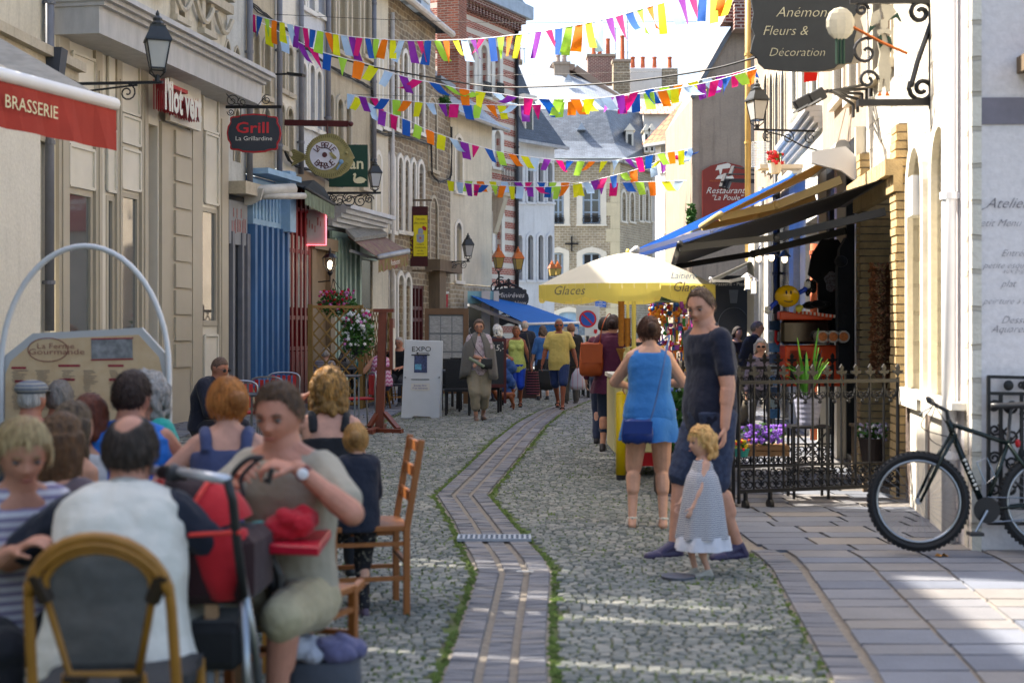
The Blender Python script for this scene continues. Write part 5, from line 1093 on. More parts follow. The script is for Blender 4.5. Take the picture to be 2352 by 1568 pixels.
# right-hand awnings
def translucent(m_,k=.4):
    n=m_.node_tree.nodes; l=m_.node_tree.links; b_=n['Principled BSDF']; tr=n.new('ShaderNodeBsdfTranslucent'); mx=n.new('ShaderNodeMixShader'); mx.inputs[0].default_value=k; l.new(b_.inputs['Base Color'].links[0].from_socket,tr.inputs[0]); l.new(b_.outputs[0],mx.inputs[1]); l.new(tr.outputs[0],mx.inputs[2]); l.new(mx.outputs[0],n['Material Output'].inputs[0])
translucent(bl,.3)
blk=mat('awning_black','1c1c1f',rough=.8,var=.15); tan=mat('awning_tan','a48a5c',rough=.85,var=.12,vs=4); blue2=mat('awning_skyblue','6aa6e8',rough=.8,var=.1,vs=3,stretch=(1,6,1))
translucent(tan,.35); translucent(blue2,.5)
a0=W16.p(X(2068),2.86,.12); a1=W16.p(X(1960),2.86,.12); nR=W16.n
t=awning('black_awning','wide black retractable awning over the souvenir shop, seen from its end',a0,a1,at(1562,560,12.75),at(1545,612,17.6),blk,val=.0,bar=MATS['black_plastic'],arms=(.02,.9),arm_r=.036,under=MATS['black_plastic'],bar_r=.03)
awning('tan_awning','tan beige retractable awning above the black one with a white bracket end',W16.p(X(1968),3.42,.15),W16.p(X(1895),3.45,.15),at(1655,492,15.3),at(1610,520,19),tan,val=.0,bar=mat('tan_metal','c4a970',rough=.5,var=.06),arms=(.03,.9),arm_r=.045,under=MATS['case_white'],bar_r=.035)
awning('sky_blue_awning','sky blue striped awning farther up the right-hand row',W16.p(X(1850),3.72,.12),W16.p(X(1790),3.75,.12),at(1462,572,20.3),at(1440,590,24),blue2,val=.0,bar=MATS['white_plastic'],arms=(.05,.9),arm_r=.04,under=MATS['case_white'],bar_r=.05)
awning('white_awning','white scalloped terrace awning beside the dark pizzeria board',at(1720,600,27),at(1735,600,31),at(1632,640,27),at(1640,650,31),mat('awning_white','c9c7c2',rough=.8,var=.06),val=.2,arms=(.1,),bar=MATS['white_plastic'])
g=MB(); g.prism([(0,0),(.35,.05),(.5,-.1),(.46,-.32),(.3,-.2),(0,-.12)],W16.p(X(1985),3.35,.55),-W16.n,Z,W16.d*.08); tag(g.build('awning_bracket',MATS['white_plastic']),'white cast bracket at the wall end of the tan awning','bracket')
# reddish pipe and column under the blue awning
pipe(W16,1886,560,1010,'terracotta coloured drainpipe behind the smiling balloon',m='terracotta',r=.05)
pipe(W16,1796,400,1010,'dark drainpipe inside the right-hand terrace',m='black_iron',r=.06)
# three sunflower-like clip lamps: barn lamps
for x,y,lb in ((1742,588,'left of the three small lit lamps under the awning'),(1772,586,'middle one of the three small lit lamps under the awning'),(1802,590,'right of the three small lit lamps under the awning')):
    c=at(x,y,21); t=thing('wall_lamp',lb,'lamp',c,'small lamps under the right-hand awning'); g=MB(); g.lathe(c,[(.10,0),(.05,.06),(.02,.1)],n=12); g.tube([c+Z*.1,c+Z*.16+VV((.05,.15,0))],.01); g.build('shade',MATS['black_iron'],t); g=MB(); g.ball(c-Z*.03,(.045,.045,.06)); g.build('bulb',mat('lamp_lit',(1,.75,.42),emis=2.2,var=0),t)
for x,y,lb in ((1717,650,'upper square lit lantern on the grey pole'),(1731,660,'lower square lit lantern on the grey pole')):
    c=at(x,y,24); t=thing('square_lantern',lb,'lantern',c,'square lanterns on the grey pole'); g=MB(); g.box(c,(.07,.07,.2)); g.build('glass',mat('lantern_glow',(1,.9,.7),emis=.9,var=0),t); g=MB(); g.lathe(c+Z*.1,[(.11,0),(.02,.07)],n=4); g.box(c-Z*.11,(.1,.1,.02)); g.build('cap',wht,t)
pipe(W16,1760,430,900,'grey pole at the terrace entrance beside the square lanterns',m='zinc',r=.05)
# carriage lamps by the doors, left
for x,y,lb,mm in ((702,620,'lit carriage lamp with a warm bulb beside the brown door',mat('bulb_warm',(1,.62,.2),emis=2.5,var=0)),(758,606,'lit carriage lamp with a white bulb above the red petunias',mat('bulb_white',(1,.82,.6),emis=2.5,var=0))):
    c=at(x,y,28.6); t=thing('carriage_lamp',lb,'wall lamp',c,'carriage lamps on the left-hand row'); g=MB(); g.lathe(c,[(.02,-.24),(.06,-.18),(.05,-.15)],n=8); g.lathe(c,[(.15,.12),(.10,.19),(.03,.22),(.02,.30),(.002,.33)],n=8)
    for i in range(6): a=i*pi/3; g.tube([c+VV((.06*cos(a),.06*sin(a),-.15)),c+VV((.13*cos(a),.13*sin(a),0)),c+VV((.145*cos(a),.145*sin(a),.12))],.009,n=4)
    g.tube([c-Z*.24,c-Z*.34,c-Z*.36+VV((-.25,.1,0))],.014); g.build('frame',MATS['black_iron'],t); g=MB(); g.ball(c-Z*.02,(.055,.055,.09)); g.build('bulb',mm,t)
# neon framed sign
t,o,ux,n_=board('neon_sign','white restaurant sign framed by a glowing pink neon tube','shop sign',719,522,28.4,.52,.70,mat('sign_pale','a9a7a4',rough=.5,var=.1),thick=.06)
g=MB(); w_,h_=.265,.355; c=[o+VV((a*w_,-.03,b_*h_)) for a,b_ in ((-1,-1),(1,-1),(1,1),(-1,1))]; g.tube([c[3],c[0],c[1],c[2]],.012,n=6); g.build('neon_tube',mat('neon_pink',(1,.12,.16),emis=1.6,var=0),t); g=MB(); [g.box(o+VV((-.18+.055*i,-.004,.04+.05*((i*3)%4-1.5))),(.03 if i%2 else .018,.004,.10+.03*(i%3))) for i in range(7)]; g.build('worn_marks',MATS['faded_red'],t)['kind']='stuff'
# light arm above
t=thing('lamp_arm','thin black arm lamp projecting over the tan stone house','lamp',W3.px(600,172,.1)); g=MB(); g.tube([at(598,172,25.9),at(665,170,25.7)],.02); g.bar(at(662,170,25.7),at(698,174,25.6),.14,.05); g.bar(at(598,165,25.9),at(598,180,25.9),.05); g.build('arm',MATS['black_iron'],t)
t=thing('loudspeaker','dark grey wall speaker on the cream house beside the taupe shopfront','speaker',W1.px(124,150,.3)); c=at(121,150,17.5); g=MB(); g.loft([[c+VV((x*.12,y*.12,-.24)) for x,y in ((-.9,-.9),(.8,-.9),(.8,.9),(-.9,.9))],[c+VV((x*.15,y*.14,.2)) for x,y in ((-.9,-.9),(1,-.9),(1,.9),(-.9,.9))]]); g.build('case',mat('speaker_grey','3a3e46',rough=.6),t); g=MB(); g.tube([c+VV((0,.1,-.3)),c+VV((-.1,.6,-.5))],.03); g.build('bracket',MATS['zinc'],t)
# ---- bunting
COL=[mat('flag_'+n,c,rough=.85,var=.05,vs=8,sheen=.1) for n,c in (('purple','84289c'),('magenta','cf1070'),('blue','0f55ad'),('lime','a8dc48'),('orange','f07c12'),('yellow','dede1e'),('pale','b4d2ee'))]
for m_ in COL: translucent(m_,.35)
def spline(pts,n=8):
    P=[Vector(p) for p in pts]; P=[P[0]*2-P[1]]+P+[P[-1]*2-P[-2]]; out=[]
    for i in range(1,len(P)-2):
        for j in range(n):
            t=j/n; a,b_,c,d_=P[i-1:i+3]; out.append(.5*((2*b_)+(c-a)*t+(2*a-5*b_+4*c-d_)*t*t+(3*b_-a-3*c+d_)*t**3))
    out.append(P[-2]); return out
def bunting(label,pts,d0,d1,step,fw,fh,seed,c0=0,skip=0):
    rnd=random.Random(seed); N=len(pts); xs=[p[0] for p in pts]
    W_=[at(x,y,d0+(d1-d0)*(x-xs[0])/(xs[-1]-xs[0])) for x,y in pts]; S=spline(W_); t=thing('bunting',label,'bunting',S[0],'strings of coloured bunting across the street')
    g=MB(); g.tube(S,.007,n=4); g.build('cord',MATS['white_cord'],t); acc=skip; k=c0; L=0
    for a,b_ in zip(S,S[1:]):
        seg=(b_-a).length; L+=seg
        while acc<L:
            q=b_-(b_-a)*((L-acc)/seg); dr=(b_-a).normalized(); g=MB(); w_=fw*rnd.uniform(.98,1.25); h_=fh*rnd.uniform(.85,1.1)
            sw_=rnd.gauss(.1,.42); tw=rnd.gauss(0,.5); bl_=rnd.gauss(0,.25); tri=rnd.random()<.06; rows=[]; side=VV((dr.x*cos(tw)-dr.y*sin(tw),dr.x*sin(tw)+dr.y*cos(tw),dr.z))
            cr=rnd.uniform(-.03,.03); nrm=VV((0,1,0))
            for r_ in range(6):
                f=r_/5; c=q-Z*(h_*f*cos(sw_*f))+dr*(h_*f*sw_*1.0)+nrm*(h_*f*f*bl_); sd=dr.lerp(side,f)*(w_/2)*(1-.12*f if not tri else 1-.95*f); cv=nrm*(cr*sin(f*5))
                rows.append((c-sd+cv,c+nrm*(.018*sin(f*4+k)),c+sd-cv))
            for u_,v_ in zip(rows,rows[1:]):
                for z_ in (0,1): g.quad(u_[z_],u_[z_+1],v_[z_+1],v_[z_])
            g.build('flag',COL[k%7],t,smooth=True); k+=1; acc+=step*rnd.uniform(.93,1.07)
    return t
def zc(l,ox=976,oy=0): return [(ox+x*.293,oy+y*.293) for x,y in l]
bunting('topmost bunting string, rising out of the picture at the right',[(563,26),(606,41),(664,56),(723,69),(782,81),(840,88),(899,92),(957,94),(1047,92),(1108,89),(1181,81),(1219,76),(1295,64),(1380,47),(1424,36),(1503,13),(1591,-10),(1700,-40)],26,16,.235,.15,.37,11)
bunting('second bunting string, sagging from the tan house to the corner of the yellow house',[(564,28),(592,48),(664,85),(723,114),(782,132),(840,146),(899,167),(957,183),(1010,193),(1047,202),(1108,211),(1152,216),(1196,224),(1255,228),(1313,228),(1371,226),(1430,218),(1489,206),(1533,199),(1577,192),(1621,181),(1680,170),(1738,152)],26,27,.29,.165,.33,12,c0=5,skip=.5)
bunting('third bunting string, nearly level, from the beige house to the yellow house corner',[(806,217),(840,223),(884,227),(943,233),(1000,238),(1047,239),(1108,241),(1170,242),(1240,240),(1328,231),(1416,222),(1489,213),(1560,202),(1640,186),(1738,158)],29,26,.25,.17,.31,13,c0=6)
bunting('fourth bunting string, steep at the left, ending at the brown gable wall',[(806,217),(840,234),(884,256),(943,279),(972,294),(1031,316),(1093,334),(1137,346),(1181,355),(1240,363),(1275,367),(1328,370),(1386,370),(1430,366),(1474,360),(1518,352),(1562,346),(1589,340)],30,34,.30,.18,.33,14,c0=5,skip=.2)
bunting('lowest bunting string, curving up at the right to the brown gable wall',[(1035,416),(1093,423),(1181,428),(1269,429),(1328,422),(1386,409),(1445,394),(1474,385),(1518,369),(1562,353),(1589,341)],38,34,.28,.19,.31,15,c0=5)
bunting('straight level bunting string just above the lowest one',[(1035,415),(1181,418),(1269,419),(1357,420),(1474,418),(1592,414)],39,35,.38,.22,.32,16,c0=3,skip=.6)
def cable(label,pts,d0,d1,r=.008,m='wire',name='cable'):
    xs=[p[0] for p in pts]; g=MB(); g.tube(spline([at(x,y,d0+(d1-d0)*(x-xs[0])/(xs[-1]-xs[0])) for x,y in pts]),r,n=5); tag(g.build(name,MATS[m]),label,'cable')
cable('long dark chain cable sagging across the street from the blue-white house to the slate sign',[(690,110),(840,150),(976,176),(1100,196),(1181,201),(1313,197),(1416,190),(1518,178),(1640,158),(1738,132),(1855,105)],28,16,r=.014)
cable('thin straight wire high across the street',[(600,32),(900,46),(1170,53),(1240,53),(1600,50)],27,24,r=.005)
cable('thin level wire above the third bunting string',[(806,217),(1000,222),(1180,222)],30,40,r=.006)
cable('thin wire ending at the wall lantern on the right',[(1180,372),(1400,371),(1590,369)],40,35,r=.005)
cable('thin level wire in front of the slate roofs',[(1060,174),(1200,172),(1400,168),(1590,162)],42,36,r=.006)
# television aerials
def aerial(label,x,y0,y1,d,bars):
    t=thing('aerial',label,'aerial',at(x,y1,d)); g=MB(); g.tube([at(x,y1,d),at(x,y0,d)],.03,n=5); g.build('mast',MATS['zinc'],t); g=MB()
    for (xa,xb,y) in bars:
        g.tube([at(xa,y,d),at(xb,y,d)],.022,n=4); k=int((xb-xa)/7)+1
        for i in range(k): p=at(xa+(xb-xa)*i/max(1,k-1),y,d); g.tube([p+VV((0,-.25,-.12)),p+VV((0,.25,.12))],.015,n=4)
    g.build('elements',MATS['zinc'],t)
aerial('tall television aerial right of the stone chimney',1441,24,140,80,[(1408,1500,30),(1415,1455,120)])
aerial('long horizontal television aerial above the brick chimney',1414,64,135,81,[(1347,1445,65)])
aerial('small television aerial beside the striped brick house',1204,110,146,78,[(1184,1210,112)])
aerial('television aerial mast rising from the brick chimney pots',1372,58,112,81.5,[(1366,1392,118)])
# ---------------------------------------------------------------- people
def sm(x,a,b): t=max(0,min(1,(x-a)/(b-a))); return t*t*(3-2*t)
def gs(x,s): return math.exp(-x*x/(2*s*s))
ICO={}
def ico(n):
    if n not in ICO:
        bm=bmesh.new(); bmesh.ops.create_icosphere(bm,subdivisions=n,radius=1); ICO[n]=([v.co.copy() for v in bm.verts],[tuple(v.index for v in f.verts) for f in bm.faces]); bm.free()
    return ICO[n]
def head_pt(u,a,female=False,child=False):
    x,y,z=u; px,py,pz=x*.67,y*.86,z
    if z<0:
        k=sm(-z,.05,1); px*=1-(.30 if not child else .16)*k
        if y>0: py*=1-.5*sm(-z,.1,.9)
    if y<-.3: py=-(.258+(-py-.258)*.90)
    f=sm(-y,.1,.5); d=0
    if f>0:
        s=.75 if female or child else 1
        d+=.035*s*gs(z-.17,.09)*gs(x,.4); 
        for sx in(-1,1): d-=.085*gs(x-sx*.32,.13)*gs(z-.03,.085); d+=.035*gs(x-sx*.45,.14)*gs(z+.2,.15)
        nz=sm(z,.14,-.20) if False else max(0,min(1,(.14-z)/.36)); h=.20*nz**1.2*(.75 if child else 1) if z>-.24 else .20*gs(z+.24,.05)
        d+=h*gs(x,.075+.05*nz)
        d+=.055*gs(x,.17)*gs(z+.49,.085)-.03*gs(x,.2)*gs(z+.505,.02)-.03*gs(x,.2)*gs(z+.62,.04)+.06*gs(x,.2)*gs(z+.82,.12)
    return VV((px*a,(py-d*f)*a,pz*a))
def smooth_union(mb,name,m,parent,vox,it=4,disp=0,dsize=.12,label=None,seed=0):
    o=mb.build(name,m,None); 
    off=wloc(parent); 
    md=o.modifiers.new('r','REMESH'); md.mode='VOXEL'; md.voxel_size=vox; md.use_smooth_shade=True
    if it: s=o.modifiers.new('s','SMOOTH'); s.factor=.5; s.iterations=it
    if disp:
        k='clouds%d'%int(dsize*1000)
        tx=bpy.data.textures.get(k) or bpy.data.textures.new(k,'CLOUDS'); tx.noise_scale=dsize; tx.noise_depth=2
        d=o.modifiers.new('d','DISPLACE'); d.texture=tx; d.strength=disp; d.mid_level=.5; d.texture_coords='GLOBAL'
    dg=bpy.context.evaluated_depsgraph_get(); dg.update(); me=bpy.data.meshes.new_from_object(o.evaluated_get(dg)); me.name=name
    me.transform(Matrix.Translation(-off)); nm=o.name; bpy.data.objects.remove(o)
    n=bpy.data.objects.new(name,me); C.objects.link(n); n.parent=parent
    if not me.materials: me.materials.append(m)
    me.polygons.foreach_set('use_smooth',[True]*len(me.polygons))
    if label: n['label']=label
    return n
def rc(mb,p,q,r0,r1,n=10):
    p=Vector(p); q=Vector(q); d=q-p
    if d.length<1e-5: mb.ball(p,r0); return
    dn=d.normalized(); pts=[];rs=[]
    for t,k in ((-1,.15),(-.8,.6),(-.4,.92),(0,1)): pts.append(p+dn*(t*r0)); rs.append(r0*k)
    for t,k in ((0,1),(.4,.92),(.8,.6),(1,.15)): pts.append(q+dn*(t*r1)); rs.append(r1*k)
    mb.tube(pts,rs,n=n)
def ik(a,b,l1,l2,hint):
    a=Vector(a); b=Vector(b); d=b-a; L=min(d.length,(l1+l2)*.995); dn=d.normalized(); b=a+dn*L
    x=(l1*l1-l2*l2+L*L)/(2*L); h=math.sqrt(max(0,l1*l1-x*x)); hv=Vector(hint); hv=(hv-dn*hv.dot(dn)); hv=hv.normalized() if hv.length>1e-5 else VV((0,0,-1))
    return a+dn*x+hv*h,b
PROF={'m':[(-.24,.060,.050),(-.12,.094,.064),(0,.098,.070),(.15,.092,.064),(.35,.087,.058),(.55,.098,.064),(.75,.107,.067),(.88,.104,.058),(.96,.072,.047),(1.02,.040,.040),(1.14,.032,.035),(1.28,.031,.034)],
 'f':[(-.24,.062,.052),(-.12,.100,.068),(0,.104,.072),(.15,.094,.064),(.35,.077,.054),(.55,.084,.058),(.75,.092,.060),(.88,.088,.052),(.96,.060,.042),(1.02,.032,.034),(1.14,.027,.031),(1.28,.026,.030)],
 'c':[(-.24,.065,.055),(-.12,.092,.07),(0,.092,.072),(.15,.088,.072),(.35,.088,.07),(.55,.09,.066),(.75,.092,.062),(.88,.084,.054),(.96,.058,.045),(1.02,.035,.037),(1.14,.032,.036),(1.28,.032,.035)]}
def skinm(c='c4937a',nm=None):
    return mat('skin_'+c,c,rough=.58,var=.13,vs=14,spec=.3,bump=.15,bs=90)
def cloth(c,name=None,v=.08,b=.55,bs=13,rough=.85,**k): return mat('cloth_'+(name or (c if isinstance(c,str) else 'x')),c,rough=rough,var=v,vs=6,bump=b,bs=bs,sheen=.1,**k)
def mat_stripes(name,c1,c2,per,share=.5,axis=2,wav=0):
    if name in MATS: return MATS[name]
    m=mat(name,c1,rough=.85,var=0); n=m.node_tree.nodes; l=m.node_tree.links; b=n['Principled BSDF']; tc=n.new('ShaderNodeTexCoord'); sx=n.new('ShaderNodeSeparateXYZ'); src=tc.outputs['Object']
    l.new(src,sx.inputs[0]); v=sx.outputs[axis]
    if wav:
        s=n.new('ShaderNodeMath'); s.operation='SINE'; mu=n.new('ShaderNodeMath'); mu.operation='MULTIPLY'; l.new(sx.outputs[0],mu.inputs[0]); mu.inputs[1].default_value=90; l.new(mu.outputs[0],s.inputs[0])
        a=n.new('ShaderNodeMath'); a.operation='MULTIPLY_ADD'; l.new(s.outputs[0],a.inputs[0]); a.inputs[1].default_value=wav; l.new(v,a.inputs[2]); v=a.outputs[0]
    ad=n.new('ShaderNodeMath'); ad.operation='ADD'; l.new(v,ad.inputs[0]); ad.inputs[1].default_value=10; md=n.new('ShaderNodeMath'); md.operation='MODULO'; l.new(ad.outputs[0],md.inputs[0]); md.inputs[1].default_value=per
    lt=n.new('ShaderNodeMath'); lt.operation='LESS_THAN'; l.new(md.outputs[0],lt.inputs[0]); lt.inputs[1].default_value=per*share
    mx=n.new('ShaderNodeMix'); mx.data_type='RGBA'; l.new(lt.outputs[0],mx.inputs[0]); mx.inputs[6].default_value=(*lin(c1),1); mx.inputs[7].default_value=(*lin(c2),1); l.new(mx.outputs[2],b.inputs['Base Color']); return m
def mat_blotch(name,c1,c2,sc_=40,thr=.55,dist=0):
    m=mat(name,c1,rough=.85,var=.1,vs=sc_,col2=c2); 
    for n in m.node_tree.nodes:
        if n.type=='VALTORGB': n.color_ramp.elements[0].position=thr-.03; n.color_ramp.elements[1].position=thr+.03
    return m
def hairm(c,c2=None,st=(60,60,8)):
    c2=c2 or tuple(min(1,k*1.9+.01) for k in lin(c)); m=mat('hair_'+c,c,rough=.55,var=.3,vs=1.0,col2=c2,bump=.8,bs=1.6,stretch=st,spec=.3); return m
def hand(mb,w,d,pn,side,S,curl=.5,spread=.12,thumb=1):
    """palm and five fingers. w wrist, d along the hand, pn palm normal (fingers curl towards it), side +1/-1 where the thumb is"""
    d=d.normalized(); pn=(pn-d*pn.dot(d)).normalized(); x=d.cross(pn)*side; f=S/1.75
    L=.088*f
    for k in (-.027,-.009,.009,.027): rc(mb,w+d*.012*f+x*k*.6*f,w+d*L+x*k*f,.0125*f,.0115*f,8)
    for k,ln in ((.029,.072),(.010,.080),(-.009,.075),(-.027,.060)):
        p=w+d*L+x*k*f; a=0; dd=d
        for j,(q,r) in enumerate(((.46,.0095),(.30,.0086),(.24,.0078))):
            a+=curl*(.7 if j==0 else 1.0); dd=(d*cos(a)+pn*sin(a)+x*(spread*k/.03)).normalized(); e=p+dd*ln*q*f; rc(mb,p,e,r*f,(r-.0006)*f,8); p=e
    p=w+d*.025*f+x*.026*f; t1=(d*.7+x*.75+pn*.25).normalized(); e=p+t1*.042*f; rc(mb,p,e,.0125*f,.0105*f,8); t2=(d*.9+x*.25+pn*.45).normalized(); e2=e+t2*.03*f; rc(mb,e,e2,.0102*f,.009*f,8); rc(mb,e2,e2+(t2+pn*.3).normalized()*.022*f,.009*f,.008*f,8)
def person(label,x,y,yaw=0,H=1.7,sex='m',fat=0,sit=None,lean=0,hunch=0,twist=0,tilt=0,head=(0,0,0),hands=None,feet=None,elbow=None,knee=None,skin='c4937a',hair=None,clothes=(),shoes=None,vox=.008,face=False,hs=1.0,curl=.45,palm=None,group=None,glasses=None,z0=0,cat='person',armr=1.0,beard=None):
    RZ=Matrix.Rotation(R(yaw),3,'Z'); O=VV((x,y,z0)); t=thing('person',label,cat,O,group)
    G=lambda p: O+RZ@Vector(p)
    F=sex; sk=skinm(skin); hands=hands or {}; feet=feet or {}; elbow=elbow or {}; knee=knee or {}; palm=palm or {}
    hipz=H*.515 if sit is None else sit+.085*H/1.7+.02
    P=VV((0,0,hipz)); ln=R(lean); up=VV((sin(R(tilt)),-sin(ln),cos(ln))).normalized(); hu=R(hunch)
    up2=VV((sin(R(tilt)),-sin(ln+hu),cos(ln+hu))).normalized()
    mid=P+up*.17*H; nb=mid+up2*.145*H
    def sp(f):
        if f<=.55: return P+up*(f/.55*.17*H)
        return mid+up2*((f-.55)/.45*.145*H)
    def frame(f):
        u=up.lerp(up2,sm(f,.4,.8)); a=R(twist)*sm(f,.1,.9); X=VV((cos(a),sin(a),0)); X=(X-u*X.dot(u)).normalized(); Y=u.cross(X).normalized(); return X,Y,u
    def torso(mb,f0,f1,infl=0,n=20,extra=None,hem=0):
        pr=PROF[F]; fs=sorted(set([f0,f1]+[p[0] for p in pr if f0<p[0]<f1])); rings=[]
        for f in fs:
            w_,d_=interp(pr,max(f,-.07) if hem else f); bel=fat*gs(f-.22,.25); w_=w_+bel*.022+infl/H; d_=d_+bel*.03+infl/H
            c=sp(f); X,Y,u=frame(f); c=c-Y*(bel*.012*H) if True else c
            if extra: ew,ed=extra(f); w_+=ew; d_+=ed
            ring=[]
            for i in range(n):
                a=2*pi*i/n; ca,sa=cos(a),sin(a); e=.85; q=(abs(ca)**e*(1 if ca>=0 else -1),abs(sa)**e*(1 if sa>=0 else -1)); ring.append(G(c+X*(q[0]*w_*H)+Y*(q[1]*d_*H)))
            rings.append(ring)
        mb.loft(rings)
        if F=='f' and f0<.6<f1:
            for s in (-1,1): X,Y,u=frame(.66); mb.ball(G(sp(.64)+X*(s*.042*H)-Y*((.040+fat*.006)*H)),((.036+infl*.6)*H,)*3 if infl<.001 else (.038*H+infl,)*3,10,8)
    sw=.104 if F=='m' else (.092 if F=='f' else .088)
    Xs,Ys,us=frame(.9); J={}
    for s in(-1,1):
        S=sp(.865)+Xs*(s*(sw-.006)*H); la,lf=.165*H,.145*H
        tgt=hands.get(s)
        if tgt is None: tgt=S+VV((s*.045*H,-.03*H,-.30*H))
        else: tgt=Vector(tgt)
        hn=elbow.get(s,VV((s*.5,.7,-.5))); E,Wr=ik(S,tgt,la,lf,hn); J[s]=dict(S=S,E=E,W=Wr)
        hp=P+VV((s*.050*H,0,-.01*H)); ft=feet.get(s)
        if ft is None: ft=(s*.06*H,0,0) if sit is None else (s*.08*H,-.27*H,0)
        an=Vector(ft[:3])+VV((0,0,.045*H)); kn=knee.get(s,VV((s*.08,-1,.15)) if sit is None else VV((s*.1,-.7,.9))); K,A=ik(hp,an,.245*H,.235*H,kn); J[s].update(hp=hp,K=K,A=A,fd=R(ft[3]) if len(ft)>3 else 0,fp=R(ft[4]) if len(ft)>4 else 0)
    fk=1+.16*fat
    b=MB(); torso(b,-.24,1.28)
    for s in(-1,1): rc(b,G(sp(1.02)),G(J[s]['S']+us*.004*H),.026*H,.024*H)
    def arm(mb,s,f,infl=0,ar=armr):
        j=J[s]; S,E,W=j['S'],j['E'],j['W']; r=[.030*fk*ar*H+infl,.025*fk*ar*H+infl,.024*fk*ar*H+infl,.0155*fk*H+infl]
        if F!='m' and infl==0: r=[k*.92 for k in r]
        rc(mb,G(S-Xs*(s*.012*H)),G(S.lerp(E,min(1,f/.5))),r[0]*1.1,r[0]+(r[1]-r[0])*min(1,f/.5))
        if f>.5: t=(f-.5)/.5; rc(mb,G(E),G(E.lerp(W,t)),r[2],r[2]+(r[3]-r[2])*t)
        if infl==0: rc(mb,G(E.lerp(W,.12)),G(E.lerp(W,.4)),r[2]*1.06,r[2]*.96)
    def leg(mb,s,f,infl=0):
        j=J[s]; a,k,c=j['hp'],j['K'],j['A']; r=[.052*fk*H+infl,.034*fk*H+infl,.030*H+infl,.019*H+infl]
        rc(mb,G(a),G(a.lerp(k,min(1,f/.5))),r[0],r[0]+(r[1]-r[0])*min(1,f/.5),12)
        if f>.5:
            t=(f-.5)/.5; rc(mb,G(k),G(k.lerp(c,t)),r[2],r[2]+(r[3]-r[2])*t,12)
            if infl==0: bk=VV((0,.012*H,0)); rc(mb,G(k.lerp(c,.18)+bk),G(k.lerp(c,.42)+bk),.031*fk*H,.027*fk*H)
    def foot(mb,s,infl=0,flat=0):
        j=J[s]; A=j['A']; fd=j['fd']; fp=j['fp']; M=Matrix.Rotation(fd,3,'Z')@Matrix.Rotation(fp,3,'X'); hl=A+M@VV((0,.018*H,-.030*H)); bl=A+M@VV((0,-.072*H,-.034*H)); toe=A+M@VV((0,-.105*H,-.036*H))
        rc(mb,G(A),G(hl),.020*H+infl,.018*H+infl); rc(mb,G(hl),G(bl),.018*H+infl,.019*H+infl*.6); rc(mb,G(A),G(bl),.019*H+infl,.015*H+infl*.5); rc(mb,G(bl),G(toe),.0185*H+infl*.6,.013*H+infl)
        rc(mb,G(bl+M@VV((.010*H,0,0))),G(toe+M@VV((.006*H,0,0))),.016*H+infl*.6,.012*H+infl)
    for s in(-1,1):
        arm(b,s,1); leg(b,s,1); foot(b,s)
        j=J[s]; dv=(j['W']-j['E']).normalized(); pn=palm.get(s); 
        if pn is None: pn=VV((-s,0,0)) if abs(dv.z)>.7 else VV((-s*.4,0,-1))
        hd=hands.get(('d',s)); hd=Vector(hd) if hd else dv
        cu=curl.get(s,.45) if isinstance(curl,dict) else curl
        # thumb points forward/up
        dG=RZ@hd; pG=RZ@Vector(pn); xx=dG.cross(pG); fw=RZ@VV((0,-1,.6)); side=1 if xx.dot(fw)>0 else -1
        hand(b,G(j['W']),dG,pG,side,H*(1 if F!='c' else 1.0),curl=cu)
    # head
    a=H*.068*hs; hy,hp_,ht=head; HR=RZ@Matrix.Rotation(R(hy),3,'Z')@Matrix.Rotation(R(hp_),3,'X')@Matrix.Rotation(R(ht),3,'Y')
    nk=sp(1.0); hc=nk+up2*(.010*H)+VV((0,-.012*H,a*.93)); HC=G(hc)
    V,Fc=ico(5 if vox<.009 else 4); b.add([HC+HR@head_pt(u,a,F=='f',F=='c') for u in V],Fc)
    rc(b,G(nk),HC+HR@VV((0,.18*a,-.35*a)),(.031 if F=='m' else .026)*H*(1+.1*fat),.50*a)
    for s in(-1,1): b.ball(HC+HR@VV((s*.66*a,.04*a,-.04*a)),(.09*a,.15*a,.24*a),8,6,rot=HR)
    body=smooth_union(b,'body',sk,t,vox,it=2)
    if face:
        ea=.115*a
        for s in(-1,1):
            c=HC+HR@VV((s*.305*a,-.70*a,.03*a)); g=MB(); g.ball(c,(ea*1.05,ea*.6,ea*.42),10,7,rot=HR); e_=g.build('eye',mat('eye_white','857a73',rough=.3,var=0),t,smooth=True)
            g=MB(); g.ball(c+HR@VV((0,-.062*a,-.012*a)),(ea*.55,ea*.16,ea*.40),8,6,rot=HR); g.build('iris',mat('iris','2b211b',rough=.2,var=0),e_,smooth=True)
            g=MB(); g.tube([HC+HR@VV((s*(.16+.07*i)*a,(-.80+.02*i*i*.5)*a,(.19+.035*sin(i*.9))*a)) for i in range(5)],[.02*a,.034*a,.034*a,.028*a,.012*a],n=5); g.build('eyebrow',hairm(hair['c']) if hair else sk,t)
            g=MB(); g.tube([HC+HR@VV((s*(.19+.058*i)*a,(-.785+.01*i*i)*a,(.085+.02*sin(i*.8))*a)) for i in range(5)],.016*a,n=4); g.build('eyelid',mat('lash','4a2f25',rough=.8,var=0),t)
        g=MB(); g.tube([HC+HR@VV((k*a,(-.895+1.1*k*k)*a,-.495*a)) for k in (-.2,-.12,0,.12,.2)],[.012*a,.036*a,.046*a,.036*a,.012*a],n=6); g.build('lips',mat('lips','9c5648',rough=.5,var=0),t,smooth=True)
